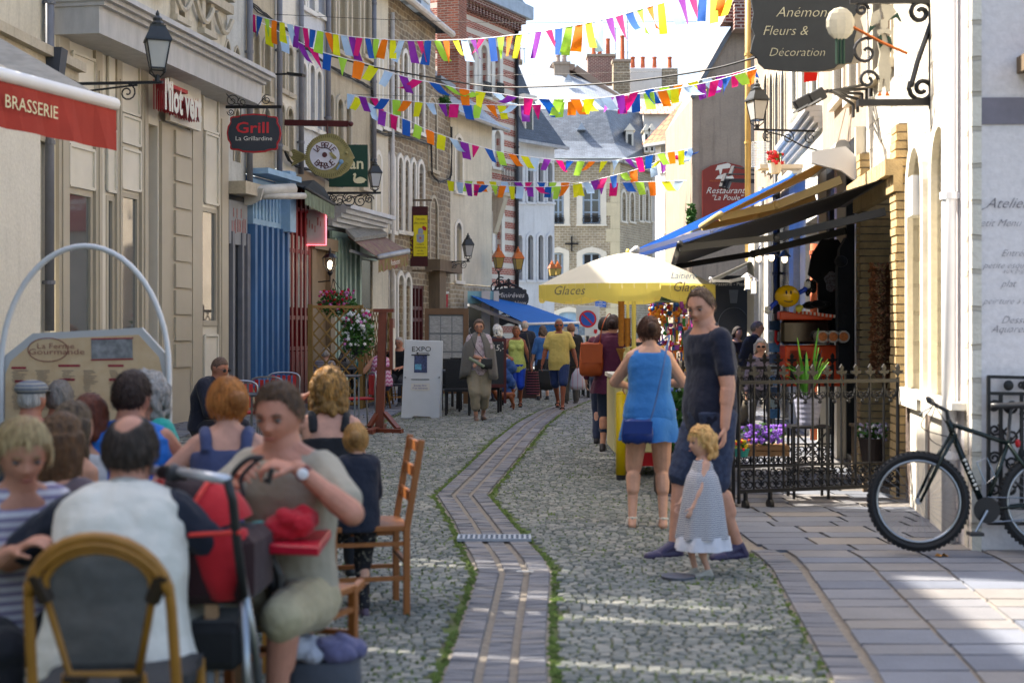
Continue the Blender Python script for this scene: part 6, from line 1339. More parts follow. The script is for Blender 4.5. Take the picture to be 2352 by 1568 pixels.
    if glasses:
        g=MB(); gm=MATS['black_plastic']
        for s in(-1,1):
            c=VV((s*.31*a,-.90*a,.02*a)); r=.20*a
            P8=[HC+HR@(c+VV((r*1.15*cos(k*pi/6),0,r*.8*sin(k*pi/6)))) for k in range(12)]
            if glasses=='sun': g.add(P8+[HC+HR@(c+VV((0,-.03*a,0)))],[(k,(k+1)%12,12) for k in range(12)])
            else: g.tube(P8+[P8[0]],.016*a,n=4)
            g.tube([HC+HR@(c+VV((s*r,0,.03*a))),HC+HR@VV((s*.69*a,.1*a,.06*a))],.016*a,n=4)
        g.tube([HC+HR@VV((-.1*a,-.93*a,.03*a)),HC+HR@VV((.1*a,-.93*a,.03*a))],.016*a,n=4); g.build('glasses',gm,t)
    if hair: make_hair(t,HC,HR,a,hair,vox,F)
    if beard: pass
    ctx=dict(t=t,G=G,J=J,torso=torso,arm=arm,leg=leg,foot=foot,sp=sp,frame=frame,H=H,vox=vox,HC=HC,HR=HR,a=a,P=P,sit=sit,RZ=RZ,Xs=Xs)
    for cdef in clothes: wear(ctx,cdef)
    if shoes:
        for s in(-1,1):
            g=MB(); foot(g,s,infl=.004*H)
            if shoes.get('sandal'):
                g=MB(); j=J[s]; A=j['A']; M=Matrix.Rotation(j['fd'],3,'Z')@Matrix.Rotation(j['fp'],3,'X')
                q=lambda x_,y_,z_: G(A+M@VV((x_*H,y_*H,z_*H)))
                for yy in (-.085,-.04): g.tube([q(-.022,yy,-.040),q(-.018,yy,-.018),q(0,yy,-.010+abs(yy)*-.05),q(.018,yy,-.018),q(.024,yy,-.040)],.0068*H,n=6)
                g.tube([q(-.02,.0,.0),q(0,-.022,.004),q(.02,0,.0),q(.0,.022,.004),q(-.02,0,0)],.0068*H,n=6)
                g.loft([[q(k[0],k[1],z_) for k in ((-.018,.035),(-.022,0),(-.024,-.07),(-.015,-.118),(.008,-.125),(.026,-.10),(.026,-.05),(.020,0),(.016,.035))] for z_ in(-.060,-.048)]); g.build('sandal',cloth(shoes['c']),t)
            else:
                o=smooth_union(g,'shoe',cloth(shoes['c'],rough=.5),t,max(vox*.8,.006),it=1)
                if shoes.get('sole'):
                    g=MB(); j=J[s]; A=j['A']; M=Matrix.Rotation(j['fd'],3,'Z')@Matrix.Rotation(j['fp'],3,'X'); q=lambda x_,y_,z_: G(A+M@VV((x_*H,y_*H,z_*H)))
                    g.loft([[q(k[0],k[1],z_) for k in ((-.018,.045),(-.024,0),(-.026,-.07),(-.017,-.122),(.008,-.13),(.028,-.105),(.028,-.05),(.022,0),(.018,.045))] for z_ in(-.062,-.046)]); g.build('sole',cloth(shoes['sole']),o)
    return ctx
def make_hair(t,HC,HR,a,h,vox,F):
    st=h.get('st','short'); c=h['c']; th=h.get('th',.08); m=hairm(c,h.get('c2')); rough=h.get('n',.035); line=h.get('line',.52)
    V,Fc=ico(5 if vox<.009 else 4); g=MB(); P=[]
    for u in V:
        f=-u.y; thr=interp([(-1,-.60),(-.3,-.42),(.12,-.12 if F=='m' else -.2),(.42,.22),(.62,line),(1,line+.03)],f)[0]
        if st=='bob': thr=interp([(-1,-.75),(-.2,-.75),(.15,-.7),(.4,.1),(.65,line),(1,line+.02)],f)[0]
        if st=='balding': thr=interp([(-1,-.60),(-.3,-.42),(.12,-.12),(.42,.2),(1,.5)],f)[0]
        k=sm(u.z,thr-.06,thr+.12)
        if st=='balding' : k*=sm(math.hypot(u.x*1.0,(u.y-.25)*.9),.42,.58) if u.z>.1 else 1
        nz=noise.noise(VV((u.x*5,u.y*5,u.z*2.2))*1.3+VV((h.get('seed',0),0,0)))*rough+noise.noise(u*14)*rough*.5
        if st=='curly': nz=abs(noise.noise(u*4.2+VV((3,1,2))))*.28+noise.noise(u*11)*.10
        b=head_pt(u,a,True); n=u.normalized()
        top=.04*max(0,u.z) if st!='balding' else 0
        P.append(HC+HR@(b+n*a*((th+nz+top)*k-.10*(1-k))))
    g.add(P,Fc)
    if vox<.009 and th>.03:
        s=MB(); rr=random.Random(11); ln_={'short':.35 if th>.06 else .18,'balding':.3,'curly':.5}.get(st,.7)
        for i in range(900):
            u=VV((rr.gauss(0,1),rr.gauss(0,1),rr.gauss(0,1)+.3)).normalized(); f=-u.y; thr=interp([(-1,-.5),(-.3,-.32),(.12,.0),(.42,.3),(.62,line+.06),(1,line+.08)],f)[0]
            if u.z<thr or (st=='balding' and u.z>.1 and math.hypot(u.x*1.0,(u.y-.25)*.9)<.56): continue
            cr=VV((.1,.35,.93)); tg=(u-cr); tg=(tg-u*tg.dot(u)); tg=(tg.normalized() if tg.length>.05 else VV((1,0,0)))+VV((rr.gauss(0,.25),rr.gauss(0,.25),-.15)); P_=[]
            for j in range(4): k=j/3; q=(u+tg*(ln_*k)).normalized(); P_.append(HC+HR@(head_pt(q,a,True)+q*a*(th+.01+rough*rr.random()+.05*k*rr.random()+(.2*sin(j*2+i)*th if st=='curly' else 0))))
            s.tube(P_,[a*.016,a*.018,a*.013,a*.003],n=3,cap=False)
        s.build('hair_strands',hairm(h.get('c2') or c),t)['kind']='stuff'
    if st in('short','bald_short','balding'):
        o=g.build('hair',m,t,smooth=True); return o
    def B(p,r,seg=10): g.ball(HC+HR@(Vector(p)*a),tuple(k*a for k in r),seg,8,rot=HR)
    if st=='bun': B((0,.98,.18),(.40,.34,.38)); B((.12,1.1,.3),(.22,.2,.2)); B((-.16,1.05,.05),(.2,.2,.22)); B((0,.75,-.1),(.42,.3,.35))
    if st=='pony':
        B((0,1.0,.1),(.2,.2,.2))
    if st in('bob','curly'):
        rr=random.Random(5); 
        for i in range(46 if st=='curly' else 26):
            an=rr.uniform(.15,pi-.15) if True else 0; z_=rr.uniform(-1.05,.3) if st=='curly' else rr.uniform(-.85,-.1); rad=(.86 if st=='curly' else .80)+rr.uniform(-.03,.1); B((cos(an)*rad*.92,sin(an)*rad+.05,z_),(.2,.2,.24) if st=='curly' else (.17,.16,.3))
    if st=='long':
        rr=random.Random(h.get('seed',3)); Ld=h.get('len',2.6); wd=h.get('w',.62)
        for i in range(30):
            an=pi*(.02+.96*i/29); x0=cos(an)*.72; y0=sin(an)*.86; P_=[];rs=[]
            for j in range(7):
                f=j/6; P_.append(HC+HR@(VV((x0*(1+.12*sin(f*3))*(1 if f<.5 else 1-.25*(f-.5))+.05*sin(f*9+i),y0*(1-.10*f)+.10*f+.03*sin(f*8+i*1.7),.35-Ld*f*(1-.08*rr.random())))*a)); rs.append(a*(.20-.10*f*f)*rr.uniform(.85,1.15))
            g.tube(P_,rs,n=6)
    return smooth_union(g,'hair',m,t,max(vox,.009) if st!='curly' else max(vox*.9,.008),it=1 if st=='curly' else 2,disp=.012 if st!='bun' else .006,dsize=.02)
def wear(c,d):
    t,G,J,torso,arm,leg,sp,frame,H,vox=[c[k] for k in('t','G','J','torso','arm','leg','sp','frame','H','vox')]
    k=d['k']; m=d['m'] if not isinstance(d['m'],str) else cloth(d['m']); inf=d.get('loose',.010); g=MB(); v=max(vox,.009)
    if k=='top':
        lo=d.get('lo',-.18); lo=max(lo,-.09) if c['sit'] is not None else lo; hi=d.get('hi',.955); fl=d.get('flare',0)
        torso(g,lo,hi,infl=inf,hem=1,extra=(lambda f:(fl*sm(.3-f,0,.5),fl*.7*sm(.3-f,0,.5))))
        sl=d.get('sleeve',.28)
        if not d.get('strap'):
            for s in(-1,1): rc(g,G(sp(.97)),G(J[s]['S'].lerp(sp(.9),.1 if sl else .3)),.026*H+inf,.026*H+inf)
        if sl:
            for s in(-1,1): arm(g,s,sl,infl=inf+.003)
        if d.get('strap'):
            for s in(-1,1):
                X,Y,u=frame(.9); w_=d['strap']; P_=[sp(.78)+X*(s*.055*H)-Y*.062*H,sp(.93)+X*(s*.058*H)-Y*.040*H,sp(.985)+X*(s*.06*H),sp(.93)+X*(s*.056*H)+Y*.045*H,sp(.78)+X*(s*.052*H)+Y*.058*H]; g.tube([G(p) for p in spline(P_,4)],w_,n=8)
        o=smooth_union(g,d.get('name','shirt'),m,t,v,it=d.get('it',4),disp=d.get('disp',.012),dsize=d.get('ds',.09))
        if d.get('collar'):
            X,Y,u=frame(1.0); g=MB(); rr=.040*H
            P_=[G(sp(.985)+X*(cos(a_)*rr*1.12)+Y*(sin(a_)*rr)+u*(.008*H*sin(a_))) for a_ in [pi*(-.38+1.76*i/16) for i in range(17)]]; g.tube(P_,.0085*H,n=6); g.build('collar',cloth(d['collar']) if isinstance(d['collar'],str) else m,o,smooth=True)
        return o
    if k=='trousers':
        torso(g,-.24,d.get('hi',.03),infl=min(inf,.014))
        for s in(-1,1): leg(g,s,d.get('len',.98),infl=inf)
        return smooth_union(g,d.get('name','trousers'),m,t,v,it=4,disp=d.get('disp',.014),dsize=.10)
    if k=='skirt':   # hangs from waist f to height z
        f0=d.get('f',.25); z1=d['z']; n=36; rings=[]; c0=sp(f0); X,Y,u=frame(f0); w0,d0=interp(PROF[d.get('sex','f')],f0); w0+=d.get('loose',.012)/H; d0+=d.get('loose',.012)/H; hw=d.get('w',.13); hd=d.get('d',.10); wv=d.get('wave',.01); nf=d.get('nf',9)
        for j in range(10):
            q=j/9; z_=c0.z+(z1-c0.z)*q; e=q**.55; ww=(w0+(hw-w0)*e)*H; dd=(d0+(hd-d0)*e)*H; ring=[]
            for i in range(n):
                a_=2*pi*i/n; r=1+wv/ww*sin(nf*a_+q*1.3)*q*(1+.4*sin(3*a_)); ring.append(G(VV((c0.x,c0.y,0))+X*(cos(a_)*ww*r)+VV((Y.x,Y.y,0))*(sin(a_)*dd*r)+VV((0,0,z_+.006*sin(nf*a_)*q))))
            rings.append(ring)
        k0=len(g.v); g.loft(rings,cap=False); g.poly(rings[0])
        return g.build(d.get('name','skirt'),m,t,smooth=True)
    if k=='band':    # hem band of a skirt etc handled as second skirt
        pass
def strap(ctx,pts,m,name='strap',r=.006):
    g=MB(); g.tube([ctx['G'](p) for p in spline([Vector(p) for p in pts],5)],r,n=5); return g.build(name,m,ctx['t'])
# ---------------------------------------------------------------- the people in the street
def px_(xd,d): return (xd-HX)/FD*d
def seat_for(ytop,d,H,lean,hunch,hs=1):
    zt=EYE-(ytop-HY)/FD*d; return zt-(.085*H/1.7+.02+.17*H*cos(R(lean))+.145*H*cos(R(lean+hunch))+.010*H*cos(R(lean+hunch))+1.96*.0705*H*hs)
denim=cloth('28324a','denim'); T=lambda m,**k: dict(k='top',m=m,**k); TR=lambda m,**k: dict(k='trousers',m=m,**k); SK=lambda m,**k: dict(k='skirt',m=m,**k)
navy='141a2a'
# father in the polo shirt
H=1.83; d=9.35; x=px_(1632,d)
polo=person('tall man in a black polo shirt and dark blue shorts looking down at the toddler',x,d,yaw=-66,H=H,fat=.55,face=True,lean=-3,hunch=16,head=(30,16,-4),skin='bd8a72',hair=dict(c='4a3626',st='short',th=.032,n=.015,line=.68),
  clothes=[T('0b1228',sleeve=.33,collar='090e20',lo=-.22,loose=.012,disp=.014),TR(mat_blotch('shorts_navy','2b3348','343d54',30,.5),len=.46,loose=.024,disp=.02)],shoes=dict(c='2d2545',sole='7f9e2e'),vox=.0065,
  hands={-1:(-.2,.02,.82),1:(.27,-.06,.83)},palm={1:(-.6,-.6,.1)},curl=.55,feet={-1:(-.10,-.22,0,-.2),1:(.12,.14,0,.1)})
g=MB(); J=polo['J'][1]; c=polo['G'](J['W'].lerp(J['E'],-.0)); 
# woman in the blue dress
H=1.64; d=10.75; x=px_(1492,d); bd=cloth('2c6fae','dress_blue',v=.06)
bw_=person('woman in a sleeveless blue dress with dark hair in a bun, seen from behind',x,d,yaw=178,H=H,sex='f',fat=.75,head=(8,8,0),hair=dict(c='25160f',st='bun',c2='4a2e20'),skin='c9987e',
  clothes=[T(bd,sleeve=0,lo=-.3,hi=.93,name='dress_top',loose=.014,disp=.008),SK(bd,z=.66,f=.03,w=.135,d=.115,nf=7,wave=.018,loose=.02,name='dress_skirt')],shoes=dict(c='c9c4b8',sandal=1),vox=.0065,
  hands={-1:(-.14,-.34,1.08),1:(.16,-.36,1.06)},elbow={-1:VV((-1,.5,-.6)),1:VV((1,.5,-.6))},feet={-1:(-.10,.03,0,.2),1:(.13,0,0,-.5)})
def bag(label,c,size,m,strap_pts=None,name='handbag',rz=0,strap_m=None,drop=.0):
    t=thing(name,label,'bag',c); c=Vector(c); w_,d_,h_=size; M=Matrix.Rotation(rz,3,'Z'); g=MB(); rings=[]
    for q,(kw,kd,z) in enumerate(((.75,.5,-.5),(.95,.9,-.42),(1.0,1,-.15),(.93,.85,.2),(.85,.5,.46),(.8,.3,.5))):
        rings.append([c+M@VV((w_/2*kw*(abs(cos(a))**.6*(1 if cos(a)>0 else -1)),d_/2*kd*sin(a),h_*z+.012*sin(a*5+q))) for a in [i*pi/10 for i in range(20)]])
    g.loft(rings); g.build('bag_body',m,t,smooth=True)
    g=MB(); g.prism([(-w_*.42,-h_*.1),(w_*.42,-h_*.1),(w_*.45,h_*.46),(-w_*.45,h_*.46)],c+M@VV((0,-d_*.5,0)),M@VV((1,0,0)),Z,M@VV((0,-.006,0))); g.build('flap',m,t)
    if strap_pts: g=MB(); g.tube(spline(strap_pts,6),.007,n=5); g.build('shoulder_strap',strap_m or m,t)
    return t
G=bw_['G']; lb_=mat('bag_blue','102f72',rough=.35,var=.1)
c=G((.175,-.13,.89)); 
c=at(1464,990,10.55)
bag('shiny dark blue shoulder bag resting on the hip of the woman in the blue dress',c,(.24,.10,.17),lb_,[c+VV((.09,-.05,.08)),at(1505,925,10.5),at(1522,850,10.5),at(1531,800,10.6),at(1536,778,10.75),at(1534,772,10.95),at(1500,800,11.05)],strap_m=cloth('3b5a8c'))
# toddler
H=.87; d=8.65; x=px_(1608,d); ts=mat_stripes('toddler_stripe','c6c3c3','474b62',.0125,.42)
tod=person('blond curly toddler in a navy striped sundress with a white hem, facing left',x,d,yaw=-80,H=H,sex='c',fat=.9,face=True,hs=1.52,head=(4,4,0),lean=-4,skin='cf9e86',hair=dict(c='a57c48',c2='c9a468',st='curly',th=.10,n=.06,line=.5),
  clothes=[T(ts,sleeve=0,lo=.15,hi=.93,name='bodice',loose=.008,disp=.004),SK(ts,z=.235,f=.75,w=.170,d=.185,wave=.010,sex='c',nf=8,loose=.012,name='sundress')],shoes=dict(c='a8a195',sole='8d8070'),vox=.006,
  hands={-1:(-.06,-.15,.34),1:(.10,-.09,.38)},elbow={-1:VV((-.3,.6,-.8))},feet={-1:(-.03,-.02,0),1:(.04,.04,0)})
G=tod['G']; g=MB(); n=36; rings=[]
for z_,w_,d_ in ((.252,.166,.180),(.215,.173,.188),(.165,.182,.197)):
    rings.append([G(VV((cos(a)*w_*H*(1+.07*sin(8*a)),.02+sin(a)*d_*H*(1+.07*sin(8*a)),z_))) for a in [2*pi*i/n for i in range(n)]])
g.loft(rings,cap=False); g.build('white_hem',cloth('c9c8cf'),tod['t'],smooth=True)
# girl by the ladder back chair
H=1.0; d=7.45; x=px_(822,d)
person('little girl in a navy jacket and black patterned leggings beside the ladder back chair',x,d,yaw=205,H=H,sex='c',fat=.3,hs=1.25,head=(-20,4,0),lean=4,skin='c9987e',hair=dict(c='7d5a34',c2='a67c48',st='bun',th=.08),
  clothes=[T(cloth(navy),sleeve=.92,lo=-.24,hi=1.0,loose=.022,name='jacket',disp=.02),TR(mat_blotch('leggings','15151a','8d8676',38,.60),len=.97,loose=.012)],shoes=dict(c='4a3a48',sole='8a8578'),vox=.0065,
  hands={-1:(-.10,-.16,.52),1:(.06,-.20,.62)},feet={-1:(-.02,.05,0,0),1:(.12,-.10,.10)})
# maroon woman and companion at the cart
d=17.4; x=px_(1408,d); mar=cloth('4a0f2e','maroon_top')
mw=person('woman in a long maroon top and rolled jeans seen from behind at the cart',x,d,yaw=168,H=1.72,sex='f',fat=1.1,hair=dict(c='2b1c18',st='bun'),skin='b98468',clothes=[T(mar,sleeve=.9,lo=-.24,hi=.97,loose=.03,name='long_top'),SK(mar,z=.72,f=.1,w=.165,d=.13,loose=.03,name='top_hem'),TR(denim,len=.74,loose=.02)],shoes=dict(c='2a2422'),vox=.011,hands={-1:(-.2,-.3,1.15),1:(.2,-.3,1.15)},feet={-1:(-.10,.0,0),1:(.12,.05,0)})
c=at(1358,825,17.3); bag('large orange leather shoulder bag hanging by the woman in maroon',c,(.30,.17,.40),mat('bag_orange','a34a1e',rough=.5,var=.15),[c+VV((.1,0,.2)),at(1385,745,17.2),at(1400,720,17.4),at(1405,735,17.7)])
person('man in jeans standing behind the woman in maroon at the ice cream cart',px_(1388,18.6),18.6,yaw=170,H=1.7,hair=dict(c='1d1512',st='short'),clothes=[T(cloth('5a2036'),sleeve=.9),TR(denim,loose=.02)],shoes=dict(c='231f20'),vox=.012)
person('dark haired person in a black top behind the cone display',px_(1478,16.2),16.2,yaw=150,H=1.66,sex='f',hair=dict(c='120d0c',st='short',th=.14),clothes=[T('17181c',sleeve=.9),TR('1c1d24')],shoes=dict(c='151515'),vox=.012)
# cape woman
d=23.4; x=px_(1100,d); H=1.70
cw=person('elderly woman in a grey cape and beige cropped trousers walking towards the viewer',x,d,yaw=4,H=H,sex='f',fat=.6,face=True,skin='bd8a72',glasses='clear',hair=dict(c='4f3f35',c2='6e5b4d',st='short',th=.14,n=.08,line=.55),
  clothes=[T(mat_blotch('blouse','b7a9ad','8f7a85',30,.56),sleeve=.3,lo=-.24,loose=.02),TR('8e8470',len=.80,loose=.04,disp=.02)],shoes=dict(c='6d5446',sole='3a2a20'),vox=.009,hands={-1:(.03,-.20,1.03),1:(.0,-.22,.97)},elbow={-1:VV((-1,.3,-.6)),1:VV((1,.3,-.6))},feet={-1:(-.05,-.05,0),1:(.08,.15,.03,0,.3)})
G=cw['G']; g=MB(); n=40; cape=cloth('66625c','cape',v=.06); rings=[]
for q in range(9):
    f=q/8; z_=H*(.855-.42*f); w_=H*(.045+.098*min(1,f*3.2)**.6+.045*f); d_=H*(.045+.05*min(1,f*3.2)**.6+.045*f)
    ring=[]
    for i in range(n+1):
        a=pi*(-.5+.05+.11*f)+ (2*pi-2*pi*(.05+.11*f))*i/n
        r=1+.035*f*sin(9*a); ring.append(G(VV((cos(a)*w_*r,.01+sin(a)*d_*r,z_+.05*f*abs(cos(a))*-1+.03*f*sin(a*2)))))
    rings.append(ring)
for r0,r1 in zip(rings,rings[1:]):
    for i in range(n): g.quad(r0[i],r0[i+1],r1[i+1],r1[i])
o=g.build('cape',cape,cw['t'],smooth=True); md=o.modifiers.new('s','SOLIDIFY'); md.thickness=.012
c=at(1118,835,23.1); bag('small black handbag on a long strap carried by the woman in the grey cape',c,(.20,.08,.16),MATS['black_plastic'],[c+VV((-.05,0,.08)),at(1092,800,23.1),at(1083,775,23.15),at(1078,757,23.3),at(1082,752,23.5)],name='handbag')
g=MB(); g.tube([at(1077,822,23.05),at(1112,842,23.05)],.028,n=10); tag(g.build('rolled_magazine',cloth('77806b')),'rolled up magazine held by the woman in the grey cape','magazine')
# couple holding hands
d=27.3; x=px_(1186,d)
person('tanned woman in a lime lace vest and bright blue knee shorts, hand in hand',x,d,yaw=-4,H=1.60,sex='f',fat=.4,face=True,skin='93583f',hair=dict(c='5c4128',c2='93703f',st='pony',th=.08),clothes=[T(mat_blotch('vest_lime','b5bf68','a2ad5c',60,.5),sleeve=0,lo=-.3,hi=.93,loose=.014),TR(cloth('0b3fb0'),len=.54,loose=.02)],shoes=dict(c='1d1a1c',sandal=1),vox=.010,hands={-1:(-.13,-.24,.98),1:(.31,-.1,.72)},elbow={-1:VV((-1,.3,-.5))},feet={-1:(-.06,-.12,0),1:(.07,.12,.03,0,.3)})
g=MB(); c=at(1168,855,27.0); 
for i in range(7): g.ball(c+VV((.07*sin(i*2.1),.02*cos(i),.16-.09*i)),(.12-.008*i,.09,.10),10,7)
smooth_union(g,'denim_jacket',cloth('2c4f86','jacket_denim'),None,.012,it=3,disp=.03,dsize=.08); tag(bpy.data.objects['denim_jacket'],'blue denim jacket draped over the arm of the woman in lime','jacket')
c=at(1224,880,27.2); t=thing('woven_bag','dark striped woven bag hanging between the walking couple','bag',c); g=MB(); g.loft([[c+VV((k*cos(a),.06*sin(a),z_)) for a in [i*pi/6 for i in range(12)]] for k,z_ in ((.12,-.22),(.14,-.1),(.10,.22))]); g.build('bag_body',mat_stripes('woven','1c1a1e','7c3a4a',.05,.35),t); g=MB(); g.tube([c+VV((-.05,0,.2)),at(1216,800,27.2),at(1209,765,27.3)],.02); g.build('strap',MATS['black_plastic'],t)
d=26.6; x=px_(1284,d)
ym=person('man in a yellow v-neck shirt, denim shorts and sunglasses walking towards the viewer',x,d,yaw=-6,H=1.74,fat=.45,face=True,skin='8c5039',glasses='sun',head=(6,0,0),hair=dict(c='77706a',st='short',th=.03,line=.66),clothes=[T(cloth('c4ab5c','yellow_shirt'),sleeve=.33,lo=-.3,loose=.026,disp=.012),TR(cloth('1c2f57','shorts_denim'),len=.47,loose=.026)],shoes=dict(c='15120f',sandal=1),vox=.009,hands={-1:(-.32,-.1,.80),1:(.34,-.05,.84)},feet={-1:(-.04,.30,.06,0,.5),1:(.08,-.2,0)})
c=at(1327,870,26.5); t=thing('carrier_bag','white plastic carrier bag with pink stripes in the hand of the man in yellow','bag',c); g=MB(); g.loft([[c+VV((k*cos(a)*(1+.1*sin(3*a)),.07*sin(a),z_)) for a in [i*pi/8 for i in range(16)]] for k,z_ in ((.12,-.2),(.15,-.12),(.11,.08),(.03,.2))]); g.build('bag_body',mat_stripes('carrier','b5aeb4','b87a80',.09,.12,axis=0),t,smooth=True)
person('woman in a blue shirt and dark skirt walking away behind the man in yellow',px_(1247,30),30,yaw=190,H=1.62,sex='f',hair=dict(c='4a3a30',st='bob'),clothes=[T(cloth('2f5d96'),sleeve=.5,lo=-.2),SK(cloth('14151b'),z=.62,f=.1,w=.11,d=.10)],shoes=dict(c='1c1c22'),vox=.012)
c=at(1253,872,29.5); bag('big black shopping bag carried by the woman in the blue shirt',c,(.34,.2,.42),MATS['black_plastic'],[c+VV((0,0,.2)),c+VV((.03,0,.5))])
person('person in a black jacket and grey trousers hidden behind the man in yellow',px_(1312,28.6),28.6,yaw=185,H=1.66,hair=dict(c='6b4a38',st='short'),clothes=[T(cloth('111114'),sleeve=.95,loose=.03),TR(cloth('3c3a36'),loose=.03)],shoes=dict(c='2b211c'),vox=.012)
person('white haired woman in a navy top standing behind the grey cape',px_(1143,29.5),29.5,yaw=215,H=1.63,sex='f',fat=.6,glasses='clear',hair=dict(c='b9b6b0',st='curly',th=.1),clothes=[T(cloth('1d2233'),sleeve=.6),TR(cloth('25283a'))],shoes=dict(c='222222'),vox=.012)
person('balding man in a dark suit jacket walking away behind the woman in lime',px_(1205,31.5),31.5,yaw=170,H=1.74,hair=dict(c='8d8379',st='balding',th=.04),clothes=[T(cloth('1b1f2b'),sleeve=.95,loose=.035,lo=-.24),TR(cloth('5d5648'))],shoes=dict(c='1a1715'),vox=.012)
# right-hand terrace
person('balding man in a navy jumper leaning over in the right-hand terrace',px_(1705,22),22,yaw=75,H=1.72,lean=22,hair=dict(c='5d534b',st='balding',th=.04),clothes=[T(cloth('10131f'),sleeve=.95,loose=.03),TR(cloth('6b6150'),loose=.03)],shoes=dict(c='1d1a18'),vox=.012,hands={-1:(-.1,-.4,.85),1:(.1,-.4,.85)},glasses='clear')
def sitter(label,xd,ytop,d,yaw,H,lean=6,hunch=8,**k):
    s_=seat_for(ytop,d,H,lean,hunch,k.get('hs',1)); return person(label,px_(xd,d),d,yaw=yaw,H=H,lean=lean,hunch=hunch,sit=s_,**k)
sitter('white haired woman with dark sunglasses seated behind the iron railing',1748,777,20.5,-10,1.6,sex='f',face=True,glasses='sun',hair=dict(c='9a958f',st='curly'),clothes=[T(mat_blotch('floral','7d7480','4a4a52',22,.55),sleeve=.9),TR('22232a')],shoes=dict(c='1a1a1a'),vox=.011)
person('person with dark hair sitting in the shade beside the pizzeria board',px_(1683,24),24,yaw=30,H=1.6,sex='f',hair=dict(c='1b1210',st='bob'),clothes=[T(cloth('2b2026'),sleeve=.9),TR('1c1c24')],shoes=dict(c='151515'),vox=.013,lean=12)
# left terrace behind the trellis
sitter('seated woman in a pink zigzag top beside the reddish wooden post',876,788,26.6,205,1.68,sex='f',fat=1.3,hair=dict(c='6e5138',st='bob'),clothes=[T(mat_stripes('zigzag','c5a3b6','a34a78',.075,.4,wav=.012),sleeve=0,lo=-.2,loose=.02),TR('131a38',len=.5)],shoes=dict(c='222222'),vox=.011,hands={-1:(-.1,-.35,.78),1:(.2,-.35,.78)})
sitter('old bearded man in a black shirt seated behind the white exhibition board',921,772,28,-15,1.7,fat=.6,face=True,glasses='clear',hair=dict(c='8a847e',st='balding',th=.05),skin='b07a62',clothes=[T('101114',sleeve=.35),TR('22232a')],shoes=dict(c='1a1a1a'),vox=.010,hands={-1:(-.22,-.2,1.05),1:(.1,-.35,.75)})
sitter('grey haired person in a pale plaid shirt seated behind the trellis',742,798,27.5,160,1.7,fat=1,hair=dict(c='9c938c',st='short'),clothes=[T(mat_stripes('plaid','a39a98','77615f',.05,.3),sleeve=.4),TR('4a4440')],shoes=dict(c='222'+'222'),vox=.012)
sitter('woman in a black and white print blouse leaning over the table behind the trellis',795,745,28.6,130,1.7,lean=16,sex='f',fat=.7,hair=dict(c='1a1210',st='bun'),clothes=[T(mat_blotch('bw_print','a8a49c','2e2c2c',26,.5),sleeve=.3),TR('8d8a86')],shoes=dict(c='2a2a2a'),vox=.012)
sitter('person in a turquoise top seated behind the white petunias',838,800,28.2,20,1.66,sex='f',hair=dict(c='3d2a1e',st='bob'),clothes=[T('128a93',sleeve=.5),TR('1c2a3a')],shoes=dict(c='2a2a2a'),vox=.012)
sitter('bald man with sunglasses seated reading against the taupe shopfront',470,817,15.2,60,1.74,lean=6,hunch=30,face=True,glasses='sun',head=(0,14,0),hair=dict(c='4d3a30',st='short',th=.012,line=.4),skin='a8705a',clothes=[T(cloth('14182a'),sleeve=.8,loose=.03),TR('1a1d2b')],shoes=dict(c='1a1a1a'),vox=.010,hands={-1:(-.08,-.42,.78),1:(.1,-.42,.78)})
# ---- the foreground terrace crowd
d=4.58
sitter('broad balding man in an off-white vest seen from behind in the rattan chair',264,955,d,182,1.80,lean=10,hunch=20,fat=.85,head=(-6,4,0),hs=1.0,skin='b07c66',hair=dict(c='1f1916',c2='3a302a',st='balding',th=.05),
   clothes=[T(cloth(navy,'navy_tee'),sleeve=.36,lo=-.1,loose=.012,name='t_shirt',disp=.02),T(cloth('cdc8bd','vest_white',v=.05),sleeve=0,lo=-.32,hi=1.0,loose=.03,flare=.03,disp=.035,ds=.16,name='vest',collar='a9a59b'),TR(cloth('8f8a7e'),loose=.03)],shoes=dict(c='2a2320'),vox=.0075,hands={-1:(-.22,-.40,.80),1:(.24,-.42,.80)},elbow={-1:VV((-.9,.2,-.8)),1:VV((1.2,.2,-.7))},feet={-1:(-.2,-.35,0),1:(.2,-.35,0)})
sitter('blonde woman in a white and mauve striped top at the left edge',14,955,5.0,38,1.66,lean=8,hunch=16,sex='f',fat=.7,face=True,head=(-8,18,0),skin='b9826a',hair=dict(c='7d6647',c2='a38e68',st='short',th=.16,n=.06),clothes=[T(mat_stripes('mauve_stripe','c4c0c4','857a92',.032,.45),sleeve=.34,loose=.016,lo=-.2,hi=.93),TR('14151c')],shoes=dict(c='222222'),vox=.0075,hands={-1:(-.12,-.42,.78),1:(.12,-.42,.78)})
sitter('woman with very long brown wavy hair and a taupe top seen from behind',98,948,5.4,160,1.68,sex='f',fat=.2,hs=.98,hair=dict(c='2e1f14',c2='6e4c2c',st='long',len=3.0,w=.7,seed=3),skin='b98468',clothes=[T(cloth('5e5054'),sleeve=.3,hi=.92),TR('22232a')],shoes=dict(c='222222'),vox=.009)
sitter('woman with dark highlighted hair and a brown hairband behind the long haired woman',122,921,6.1,150,1.66,sex='f',hair=dict(c='30231a',c2='6b563f',st='long',len=2.3,seed=8),skin='b98468',clothes=[T(cloth('8e8a8c'),sleeve=0,hi=.92),TR('22232a')],shoes=dict(c='222222'),vox=.010)
sitter('woman with auburn bobbed hair seen from behind',180,908,6.6,170,1.66,sex='f',hair=dict(c='3f1c10',c2='6b3018',st='bob',th=.14),skin='b98468',clothes=[T(cloth('b9b4b2'),sleeve=0,hi=.92),TR('22232a')],shoes=dict(c='222222'),vox=.010)
